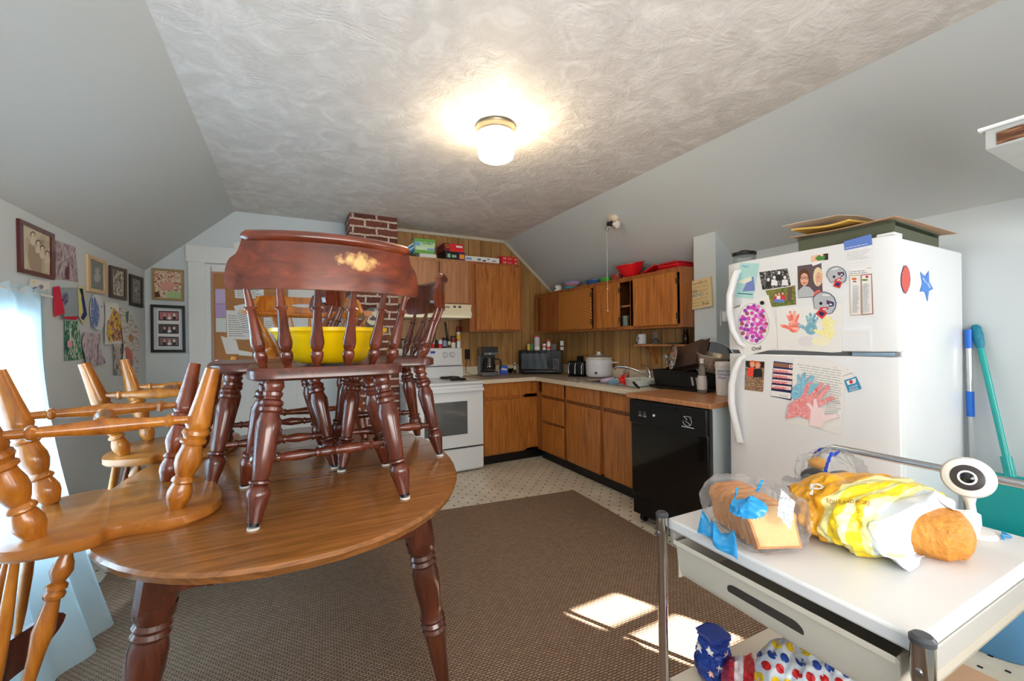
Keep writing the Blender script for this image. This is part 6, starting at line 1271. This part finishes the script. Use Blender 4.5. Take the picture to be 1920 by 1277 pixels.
# ------------------------------------------------------------------ jars on the stove backguard (top z = 1.211)
ZB = 1.2115
def xb(px, y=4.425): return PY(y)(px, 640).x
def bottle(label, x, y, z, r, h, body, cap, name='spice_jar', cat='jar', capr=1.0, group=None, neck=.0, band=None, caph=.16):
    t = thing(name, label, cat, (x, y, z), 0, group)
    fin('jar_body', B().lathe((0, 0, 0), (0, 0, h*(1-caph)), [(0, r*.95), (.03, r), (.88-neck, r), (1, r*(.95-neck))], 16), body, t)
    if cap: fin('cap', B().lathe((0, 0, h*(1-caph)), (0, 0, h), [(0, r*capr), (.9, r*capr), (1, r*capr*.9)], 16), cap, t)
    if band: fin('label_band', B().lathe((0, 0, h*band[0]), (0, 0, h*band[1]), [(0, r*1.015), (1, r*1.015)], 16, cap=False), band[2], t)
    return t
def hb_(a, b_, y=4.425): return PY(y)(850, a).z-PY(y)(850, b_).z
HS = hb_(637, 652)
bottle('black capped clear spice jar left of the chair crest on the stove', xb(755), 4.425, ZB, .022, .105, mat('clear_spice', (.55, .52, .45), .2), BLACKM)
bottle('plain white square spice tin beside the chair spindles', xb(803), 4.425, ZB, .017, HS, WHP, None, name='spice_tin', cat='tin')
bottle('red and white spice tin, left one on the stove', xb(811.5), 4.425, ZB, .0225, HS, GRED, WHP, name='spice_tin', cat='tin', caph=.12, band=(.5, .86, WHP))
bottle('slim black spice tin between the two red and white tins', xb(818.5), 4.425, ZB, .014, HS, BLACKM, BLACKM, name='spice_tin', cat='tin')
bottle('red and white spice tin, right one on the stove', xb(825.5), 4.425, ZB, .0225, HS, GRED, WHP, name='spice_tin', cat='tin', caph=.12, band=(.5, .86, WHP))
bottle('dark jar with blue label and wide black lid on the stove', xb(834), 4.425, ZB, .0255, hb_(633, 652), mat('smoky_glass', (.22, .20, .24), .2), BLACKM, capr=1.08, band=(.15, .7, mat('label_blue_grey', (.55, .62, .72), .6)))
bottle('small brown seasoning bottle with pale label on the stove', xb(842.5), 4.425, ZB, .0165, hb_(636, 652), mat('amber_spice', (.45, .32, .18), .25), BLACKM, name='seasoning_bottle', cat='bottle', band=(.35, .75, mat('label_cream', (.85, .82, .70), .6)))
bottle('jar with red band and black lid beside the spray can', xb(850), 4.425, ZB, .024, hb_(630, 652), WHP, BLACKM, band=(.45, .83, mat('label_dark_red', (.60, .18, .16), .5)))
t = bottle('tall yellow and white spray can with dark red cap on the stove', xb(860), 4.425, ZB, .0225, hb_(612, 652), WHP, mat('cap_dark_red', (.50, .10, .12), .35), name='spray_can', cat='can', caph=.26, band=(.33, .62, mat('can_yellow', (.95, .76, .15), .4)))
fin('red_band', B().lathe((0, 0, .075), (0, 0, .095), [(0, .0231), (1, .0231)], 16, cap=False), GRED, t); label_text(t, 'PAM', -.017, .078, .034, .014, WHP, y=-.0236)
ut = thing('spatula', 'black handled spatula standing behind the jars on the stove', 'spatula')
fin('handle', B().cyl(PY(4.455)(841, 641)+Vector((0, 0, -.02)), PY(4.465)(834.5, 604), .0075, .010), BLACKM, ut)
ot = thing('range_outlet', 'black power outlet on the panelling beside the stove', 'outlet')
p = PY(YP)(876, 671); fin('plate', B().box((p.x-.03, YP-.008, 1.075), (p.x+.03, YP-.0005, 1.19)), BLACKM, ot, bevel=.002)
one('stove_side_cord', B().tube([Vector((p.x, YP-.012, 1.08)), Vector((p.x-.03, YP-.03, 1.0)), Vector((p.x-.035, YP-.05, .93)), Vector((p.x+.03, YP-.06, .896)), Vector((p.x+.14, YP-.07, .895))], .003, 6), BLACKM, 'thin dark cord curling from the black outlet to the coffee maker', 'cord')
# ------------------------------------------------------------------ counter: coffee maker, microwave and neighbours
ZCT = .8905
def cnt(px, py): p = PZ(ZCT)(px, py); return p
c = cnt(922, 705); cmk = thing('coffee_maker', 'black and steel drip coffee maker on the counter beside the stove', 'coffee maker', (c.x+.0, c.y+.10, ZCT), math.radians(-12))
w = .095
fin('base', B().box((-w, -.11, 0), (w, .12, .045)), mat('dark_steel', (.35, .34, .34), .3, metal=.8), cmk, bevel=.006)
fin('column', B().box((-w, .04, .045), (w, .12, .30)), BLACKM, cmk, bevel=.004)
fin('brew_head', B().box((-w, -.10, .235), (w, .12, .325)), BLACKG, cmk, bevel=.006)
fin('control_strip', B().box((-w+.03, -.1025, .235), (w, -.1005, .262)), mat('dark_steel', (.35, .34, .34), .3, metal=.8), cmk)
fin('button', B().box((-.008, -.1035, .244), (.012, -.1022, .252)), WHP, cmk)
fin('water_tank', B().box((-w-.004, -.03, .05), (-w-.0005, .11, .23)), mat('tank_grey', (.50, .53, .56), .2), cmk)
kf = fin('carafe', B().lathe((.01, -.03, .048), (.01, -.03, .20), [(0, .055), (.15, .070), (.45, .072), (.75, .055), (1, .048)], 24), mat('carafe_glass', (.12, .10, .09), .05, coat=1), cmk)
fin('carafe_handle', B().tube([(.06, -.05, .19), (.115, -.075, .185), (.13, -.08, .15), (.125, -.075, .09), (.12, -.07, .075)], .009, 8), BLACKM, kf)
fin('carafe_band', B().lathe((.01, -.03, .062), (.01, -.03, .068), [(0, .0715), (1, .0725)], 24, cap=False), CHROME, kf)
c = cnt(944, 702); bb_ = thing('coffee_bag', 'small royal blue coffee pouch right of the coffee maker', 'bag', (c.x+.02, c.y+.03, ZCT), math.radians(-15))
fin('pouch', B().prism([(-.045, -.02, 0), (.045, -.02, 0), (.05, -.02, .07), (.04, -.02, .10), (-.03, -.02, .105), (-.048, -.02, .07)], (0, .04, 0)), mat('pouch_blue', (.10, .30, .75), .35), bb_, bevel=.006)
fin('pouch_label', B().prism([(-.035, -.0215, .05), (.035, -.0215, .045), (.035, -.0215, .065), (-.03, -.0215, .075)], (0, -.001, 0)), WHP, bb_)
c = cnt(967, 700); bottle('small glass bottle with pale label left of the microwave', c.x, c.y+.02, ZCT, .018, .125, mat('dark_amber', (.25, .13, .12), .15), WHP, name='small_bottle', cat='bottle', capr=.5, band=(.35, .75, mat('label_cream', (.85, .82, .70), .6)))
one('black_bowl', B().lathe((c.x-.04, c.y+.10, ZCT), (c.x-.04, c.y+.10, ZCT+.06), [(0, .04), (1, .07), (1, .062), (.2, .03)], 24), BLACKM, 'small black bowl behind the little bottle by the microwave', 'bowl')
# microwave, set diagonally across the corner
m0_, m1_ = cnt(978, 701), cnt(1066, 704)
d_ = (m1_-m0_); d_.z = 0; L_ = .50; an = math.atan2(d_.y, d_.x)
mid = (m0_+m1_)/2
ref = PZ(ZCT)(1022, 702.5)
mw = thing('microwave', 'black countertop microwave set across the kitchen corner', 'microwave', (2.555, 4.135, ZCT), math.radians(-37))
mwb = fin('housing', B().box((-.25, 0, .012), (.25, .215, .275)), BLACKM, mw, bevel=.004)
fin('door_glass', B().box((-.248, -.018, .02), (.13, -.0005, .272)), BLACKG, mw, bevel=.003)
fin('window_mesh', B().box((-.215, -.0195, .06), (.085, -.0182, .24)), mat('grey_window', (.25, .29, .32), .12, coat=.8), mw)
kp_ = fin('key_panel', B().box((.132, -.016, .02), (.248, -.0005, .272)), BLACKG, mw)
bb = B()
for i in range(3):
    for j in range(6): bb.box((.155+i*.026, -.0172, .055+j*.022), (.168+i*.026, -.0162, .066+j*.022))
fin('keys', bb, GREYINK, kp_, smooth=False)['kind'] = 'stuff'
fin('lower_bar', B().box((-.18, -.0195, .028), (.16, -.0182, .036)), mat('dark_steel', (.35, .34, .34), .3, metal=.8), mw)
for x in (-.2, .2): fin('foot', B().cyl((x, .05, 0), (x, .05, .012), .012), BLACKM, mw)
Rm = Matrix.Rotation(math.radians(-37), 4, 'Z'); ZM = ZCT+.2755
def onmw(px, dep=.07):
    o_ = Vector((2.555, 4.135, ZM)); nrm_ = Rm @ Vector((0, 1, 0)); r_ = ray(px, 652); t_ = ((o_+nrm_*dep-CAMP).dot(nrm_))/r_.dot(nrm_); p_ = CAMP+r_*t_; return p_.x, p_.y
SC_ = 4.6/FPX
def mwi(label, px0, px1, top, body, cap, **k):
    x, y = onmw((px0+px1)/2); return bottle(label, x, y, ZM, (px1-px0)/2*SC_*1.02, (653-top)*SC_, body, cap, **k)
mwi('yellow spice tin, leftmost on top of the microwave', 988.5, 994.3, 640.5, mat('spice_yellow', (.88, .78, .25), .4), mat('label_cream', (.85, .82, .70), .6), name='spice_tin', cat='tin')
mwi('green spice tin next to the yellow one on the microwave', 995, 1000.5, 640.5, mat('spice_green', (.25, .55, .40), .4), mat('spice_green', (.25, .55, .40), .4), name='spice_tin', cat='tin')
mwi('tall frosted creamer bottle with red cap on the microwave', 1001.5, 1013, 624, mat('creamer_plastic', (.80, .76, .80), .35), RED, name='creamer_bottle', cat='bottle', caph=.09, band=(.05, .25, WHP))
mwi('short spice jar with dark red lid on the microwave', 1017, 1024, 637, WHP, mat('cap_dark_red', (.50, .10, .12), .35), caph=.2, band=(.3, .6, mat('label_rose', (.75, .45, .45), .6)))
mwi('medium jar with bright red cap and red spotted label on the microwave', 1025, 1032.5, 632, WHP, RED, caph=.2, band=(.1, .35, GRED))
mwi('clear empty plastic cup on the microwave', 1033, 1044, 638, m_film('cup_film', (.8, .82, .85), .35, .1), None, name='plastic_cup', cat='cup')
mwi('white and brown banded tin, rightmost on the microwave', 1050, 1057.3, 635, WHP, WHP, name='banded_tin', cat='tin', band=(.35, .5, mat('label_brown', (.40, .28, .22), .5)))
# toaster
c = cnt(1080, 706); ts = thing('toaster', 'black two-slice toaster with chrome trim right of the microwave', 'toaster', (c.x+.05, c.y+.02, ZCT), math.radians(-62))
fin('toaster_body', B().box((-.10, -.075, .012), (.10, .075, .165)), BLACKM, ts, bevel=.02)
for x in (-.075, .0, .075): fin('chrome_trim', B().tube([(x-.006, -.078, .03), (x-.006, -.079, .11), (x+.006, -.077, .145)], .0035, 6), CHROME, ts)
fin('lever', B().box((-.045, -.088, .10), (-.02, -.077, .112)), BLACKG, ts); fin('base', B().box((-.095, -.07, 0), (.095, .07, .012)), BLACKG, ts)
one('black_canister', B().box((c.x+.10, c.y+.06, ZCT), (c.x+.15, c.y+.11, ZCT+.215)), BLACKM, 'narrow black box standing behind the toaster', 'box', bevel=.003)
# slow cooker
c = cnt(1122, 709); r_ = .135; sc = thing('slow_cooker', 'white round slow cooker with glass lid on the counter left of the sink', 'slow cooker', (c.x+.068, c.y+.07, ZCT))
fin('cooker_body', B().lathe((0, 0, .008), (0, 0, .19), [(0, .118), (.04, r_-.008), (.15, r_), (.95, r_+.003), (1, r_-.004)], 40), mat('cooker_white', (.86, .86, .88), .35), sc)
fin('crock_rim', B().lathe((0, 0, .1905), (0, 0, .212), [(0, r_-.002), (.3, r_+.006), (.8, r_+.006), (1, r_-.004)], 40), mat('stoneware_cream', (.84, .80, .74), .3), sc)
ld = fin('glass_lid', B().lathe((0, 0, .2122), (0, 0, .236), [(0, r_-.008), (.3, r_-.012), (.8, .07), (1, .02)], 36), m_film('lid_glass', (.8, .8, .8), .35, .05), sc)
fin('lid_knob', B().lathe((0, 0, .234), (0, 0, .266), [(0, .036), (.15, .034), (.3, .014), (.6, .018), (1, .024)], 20), WHP, ld)
hd2 = Vector((-.35, -.9, 0)).normalized()
fin('side_handle', B().box((.06, -r_-.022, .15), (.12, -r_+.03, .165), rz=math.radians(0)), mat('cooker_white', (.86, .86, .88), .35), sc, bevel=.004)
fin('control_knob', B().cyl((-r_*.80, -r_*.62, .055), (-r_*.88, -r_*.69, .055), .012), DKP, sc)
# soap bottle by the faucet
c = PZ(ZCT)(1174, 703); sb = thing('orange_soap_bottle', 'clear pump bottle holding orange dish soap behind the sink', 'bottle', (2.915, PX(2.915)(1174, 690).y, ZCT))
fin('bottle', B().lathe((0, 0, 0), (0, 0, .15), [(0, .028), (.05, .03), (.5, .028), (.65, .012), (1, .011)], 20), m_film('bottle_film', (.95, .9, .88), .25, .05), sb)
fin('soap', B().lathe((0, 0, .002), (0, 0, .062), [(0, .026), (1, .0275)], 20), mat('orange_soap', (.80, .30, .12), .2), sb); fin('pump', B().cyl((0, 0, .15), (0, 0, .175), .006).box((-.03, -.006, .172), (.008, .006, .182)), m_film('bottle_film', (.95, .9, .88), .25, .05), sb)
# dish tub and things in the sink
tb_ = thing('dish_tub', 'white rectangular plastic dish tub standing in the right sink basin', 'tub', (2.655, 2.66, .737))
b = B(); x0, y0, x1, y1, h = -.15, -.12, .15, .135, .195
b.box((x0, y0, 0), (x1, y1, .004)); 
for a_, c_ in (((x0, y0, .0041), (x0+.003, y1, h)), ((x1-.003, y0, .0041), (x1, y1, h)), ((x0+.003, y0, .0041), (x1-.003, y0+.003, h)), ((x0+.003, y1-.003, .0041), (x1-.003, y1, h))): b.box(a_, c_)
b.box((x0-.008, y0-.008, h), (x0+.003, y1+.008, h+.006)).box((x1-.003, y0-.008, h), (x1+.008, y1+.008, h+.006)).box((x0+.003, y0-.008, h), (x1-.003, y0+.003, h+.006)).box((x0+.003, y1-.003, h), (x1-.003, y1+.008, h+.006))
fin('tub_shell', b, mat('tub_white', (.86, .88, .85), .4), tb_)
p = PX(2.50)(1142, 714); one('lilac_tub', B().lathe((2.52, p.y, .80), (2.50, p.y+.02, .935), [(0, .05), (.8, .062), (.85, .068), (1, .068), (1, .06), (.2, .045)], 28), mat('clear_lilac', (.74, .66, .76), .3), 'lilac and pale blue plastic tub tilted at the edge of the sink', 'container')
one('blue_cup', B().lathe((2.49, p.y-.07, .83), (2.46, p.y-.10, .915), [(0, .03), (1, .042), (1, .038), (.1, .025)], 20), mat('ice_blue', (.55, .68, .76), .35), 'pale blue cup beside the lilac tub in the sink', 'cup')
p = PX(2.44)(1165, 713); b = B()
for k in range(5):
    a = k*1.26+.4; b.prism([(p.x, p.y+.012*math.cos(a+1), p.z+.012*math.sin(a+1)), (p.x, p.y+.055*math.cos(a), p.z+.045*math.sin(a)), (p.x, p.y+.012*math.cos(a-1), p.z+.012*math.sin(a-1))], (.03, 0, .0))
b.ball((p.x+.015, p.y, p.z-.002), .024, 12); one('red_silicone_mitt', b, RED, 'bright red star-shaped silicone piece on the front edge of the sink', 'mitt')
p = PX(2.42)(1192, 722); one('black_utensil', B().tube([PX(2.46)(1188, 717), p, PX(2.40)(1198, 727)], [.010, .012, .009], 10), mat('dark_grip', (.12, .11, .11), .3), 'black handled utensil lying over the front sink rim', 'utensil')
# bracket shelf things
zs2 = zs+.0205
mg = PX(2.89)(1204, 654); t = thing('white_mug', 'white mug with small dark prints on the bracket shelf', 'mug', (2.89, mg.y, zs2))
fin('mug_body', B().lathe((0, 0, 0), (0, 0, .092), [(0, .036), (.04, .040), (1, .040), (1, .036), (.1, .034)], 26), WHP, t)
fin('mug_handle', B().tube([(0, .038, .075), (0, .060, .07), (0, .066, .045), (0, .060, .022), (0, .038, .018)], .006, 8), WHP, t); fin('mug_print', B().box((-.0405, -.006, .045), (-.039, .010, .06)), GREYINK, t)
cz = PX(2.88)(1226, 652); t = thing('glass_pitcher', 'small glass pitcher of dark liquid beside the white mug', 'pitcher', (2.90, cz.y, zs2))
fin('pitcher_glass', B().lathe((0, 0, 0), (0, 0, .11), [(0, .024), (.1, .03), (.4, .03), (.6, .018), (1, .022)], 20), m_film('bottle_film', (.95, .9, .88), .25, .05), t); fin('dark_liquid', B().ball((0, 0, .028), .027, 16, .95), BLACKG, t)
fin('pitcher_handle', B().tube([(0, -.02, .09), (0, -.045, .085), (0, -.05, .06), (0, -.03, .04)], .003, 6), m_film('bottle_film', (.95, .9, .88), .25, .05), t)
cz = PX(2.90)(1286, 650); bottle('dark syrup bottle with black cap on the bracket shelf near the chase', 2.90, max(2.33, cz.y), zs2, .026, .125, mat('dark_brown_glass', (.20, .10, .07), .1), BLACKM, name='syrup_bottle', cat='bottle', neck=.25, capr=.8)
one('green_dish', B().lathe((2.885, 2.48, zs2), (2.885, 2.48, zs2+.012), [(0, .04), (1, .06), (1, .056), (.3, .03)], 24), mat('sage_glaze', (.45, .58, .50), .4), 'shallow sage green dish on the bracket shelf', 'dish')
# ------------------------------------------------------------------ dish rack on the dishwasher top
ZD = .901; Rd = Matrix.Translation((2.155, 1.925, 0)) @ Matrix.Rotation(math.radians(4.6), 4, 'Z')
def dwp(x, y, z=ZD): return Rd @ Vector((x, y, z))
bt = thing('drip_tray', 'flat black drip tray under the black dish tub', 'tray', (2.650, 2.185, .901), 0)
fin('tray', B().box((-.13, -.235, 0), (.115, .235, .010)).box((-.135, -.24, .010), (.12, -.23, .018)).box((-.135, .23, .010), (.12, .24, .018)).box((-.135, -.23, .010), (-.125, .23, .018)).box((.11, -.23, .010), (.12, .23, .018)), BLACKM, bt)
dt = thing('dish_drainer', 'deep black plastic dish drainer tub full of pans', 'dish rack', (2.648, 2.185, ZD+.0115), 0)
b = B(); H_ = .125
def ringwall(b, hw, hd, z0, z1, k, t=.004):
    vs = []
    for z, s_ in ((z0, k), (z1, 1)):
        for i in (1, 0):
            w_, d__ = hw*s_-t*(1-i), hd*s_-t*(1-i); vs += [(-w_, -d__, z), (w_, -d__, z), (w_, d__, z), (-w_, d__, z)]
    fs = []
    for k4 in range(4):
        j = (k4+1) % 4; fs += [(k4, j, 8+j, 8+k4), (4+k4, 12+k4, 12+j, 4+j), (8+k4, 8+j, 12+j, 12+k4), (k4, 4+k4, 4+j, j)]
    return b.add(vs, fs)
ringwall(b, .11, .225, 0, H_, .90); b.box((-.095, -.20, 0), (.095, .20, .004)).box((-.118, -.233, H_-.006), (.118, -.223, H_+.002)).box((-.118, .223, H_-.006), (.118, .233, H_+.002)).box((-.118, -.223, H_-.006), (-.108, .223, H_+.002)).box((.108, -.223, H_-.006), (.118, .223, H_+.002))
fin('tub', b, BLACKM, dt)
for yy in (-.15, -.19): fin('side_slot', B().prism([(-.1045, yy-.010, .03), (-.1045, yy+.006, .03), (-.1085, yy+.014, .09), (-.1085, yy-.002, .09)], (-.004, 0, 0)), GREYP, dt)
# roasting pan seen from below, standing on edge
rp = thing('roasting_pan', 'brown rectangular baking pan standing tilted in the dish tub', 'pan')
pa = [PX(2.30)(1254, 694), PX(2.30)(1273, 655), PX(2.20)(1315, 633), PX(2.20)(1304, 682)]
nf = Vector((-.80, -.28, .52)).normalized()
q = [PX(2.62)(1255, 692), PX(2.67)(1274, 652), PX(2.62)(1314, 636), PX(2.58)(1303, 682)]
n_ = (q[2]-q[0]).cross(q[3]-q[1]).normalized(); n_ = n_ if n_.x < 0 else -n_
cq = sum(q, Vector())/4; b = B(); outq = [cq+(v-cq)*1.10-n_*.055 for v in q]
vs = list(q)+outq+[v-n_*.004 for v in [cq+(v-cq)*1.2-n_*.055 for v in q]]
b.add(q+outq, [(0, 1, 2, 3)]+[(k, (k+1) % 4, 4+(k+1) % 4, 4+k) for k in range(4)]); rim = [cq+(v-cq)*1.2-n_*.055 for v in q]; b.add(outq+rim, [(k, (k+1) % 4, 4+(k+1) % 4, 4+k) for k in range(4)])
o = fin('pan_shell', b, mat('brown_bakeware', (.36, .28, .24), .35, metal=.3, var=.15, vscale=10), rp, smooth=False); md = o.modifiers.new('s', 'SOLIDIFY'); md.thickness = .003
# steel pot lid
plid = thing('pot_lid', 'steel pot lid with grey knob leaning at the left of the dish tub', 'lid')
lc = PX(2.575)(1259, 671); ln = Vector((-.86, .45, .2)).normalized()
fin('lid_disc', B().lathe(lc, lc+ln*.03, [(0, .098), (.1, .102), (.3, .093), (.7, .058), (1, .014)], 36), CHROME, plid); fin('lid_knob', B().lathe(lc+ln*.03, lc+ln*.055, [(0, .008), (.4, .010), (.5, .018), (1, .016)], 16), mat('grey_knob', (.50, .54, .54), .4), plid)
# colander and frying pan
co = thing('colander', 'pale metal colander with holes at the right side of the dish tub', 'colander')
cb0 = PX(2.63)(1331, 697); cn = Vector((.02, -.22, 1)).normalized()
cpr = [(0, .055), (.05, .066), (.45, .088), (.9, .102), (.93, .112), (1, .112), (1, .104), (.5, .085), (.06, .06)]
fin('colander_bowl', B().lathe(cb0, cb0+cn*.125, cpr, 32), mat('satin_aluminium', (.66, .61, .55), .35, metal=.5), co)
u_, w_ = ortho(cn); bb = B()
for tt_, rr_ in ((.25, .0775), (.45, .088), (.65, .094)):
    for k in range(18):
        a = 2*math.pi*(k+tt_)/18; rd = u_*math.cos(a)+w_*math.sin(a); p = cb0+cn*.125*tt_+rd*(rr_-.002); bb.cyl(p, p+rd*.003, .0042, n=8)
o = fin('colander_holes', bb, DKP, co); o['kind'] = 'stuff'
fp_ = thing('frying_pan', 'round black frying pan standing behind the colander', 'pan')
fc = PX(2.71)(1338, 676); fn_ = Vector((-.80, -.55, .15)).normalized()
fin('pan_body', B().lathe(fc, fc-fn_*.04, [(0, .135), (.1, .138), (.7, .12), (1, .115), (.9, .10), (.2, .125)], 40), BLACKG, fp_); fin('pan_rim', B().tube([fc+(ortho(fn_)[0]*math.cos(a*math.pi/20)+ortho(fn_)[1]*math.sin(a*math.pi/20))*.137 for a in range(40)], .0025, 6, closed=True), CHROME, fp_)
# bottle and wipes on the wooden top
p = PZ(ZD)(1318, 737); so = thing('dish_soap_bottle', 'clear dish soap bottle with white label in front of the dish tub', 'bottle', (p.x+.012, p.y+.015, ZD), math.radians(50))
fin('bottle', B().lathe((0, 0, 0), (0, 0, .205), [(0, .040), (.03, .045), (.35, .045), (.62, .031), (.75, .035), (.88, .026), (1, .014)], 24, sx=.7), m_film('soap_film', (.80, .76, .72), .45, .06), so)
fin('bottle_cap', B().lathe((0, 0, .205), (0, 0, .238), [(0, .015), (.5, .013), (.6, .016), (1, .014)], 16), mat('cap_clear_white', (.85, .83, .80), .35), so)
fin('back_label', B().lathe((0, 0, .025), (0, 0, .12), [(0, .0462), (.5, .0462), (1, .038)], 24, cap=False, sx=.7), mat('label_grey_white', (.78, .76, .75), .6), so)
p = PZ(ZD)(1356, 742); wi = thing('wipes_canister', 'white disinfecting wipes canister with blue lettering beside the refrigerator', 'canister', (p.x+.035, p.y+.02, ZD))
fin('canister', B().lathe((0, 0, 0), (0, 0, .185), [(0, .044), (.03, .046), (1, .050)], 28), WHP, wi); fin('canister_lid', B().lathe((0, 0, .185), (0, 0, .222), [(0, .053), (.8, .053), (1, .048)], 28), mat('lid_white', (.86, .82, .82), .35), wi)
LB = mat('label_deep_blue', (.14, .24, .58), .5)
def cyl_text(t, txt, z, h, a0, a1, r, m, name='lettering'):
    vs, fs = text_mesh(txt); xs = [v[0] for v in vs]; x0, x1 = min(xs), max(xs); hh = max(v[1] for v in vs); out = []
    for x, y in vs: a = math.radians(a0+(a1-a0)*(x-x0)/(x1-x0)); out.append((r*math.cos(a), r*math.sin(a), z+y/hh*h))
    return fin(name, B().add(out, fs), m, t, smooth=False)
vw = math.degrees(math.atan2(-p.y, -p.x))
cyl_text(wi, 'SANITIZING', .155, .014, vw-45, vw+55, .0512, LB); cyl_text(wi, 'Disinfecting', .134, .014, vw-45, vw+55, .0505, LB); cyl_text(wi, 'Wipes', .112, .015, vw-42, vw+15, .050, LB); fin('blue_band', B().lathe((0, 0, .015), (0, 0, .028), [(0, .0458), (1, .0462)], 28, cap=False), LB, wi)
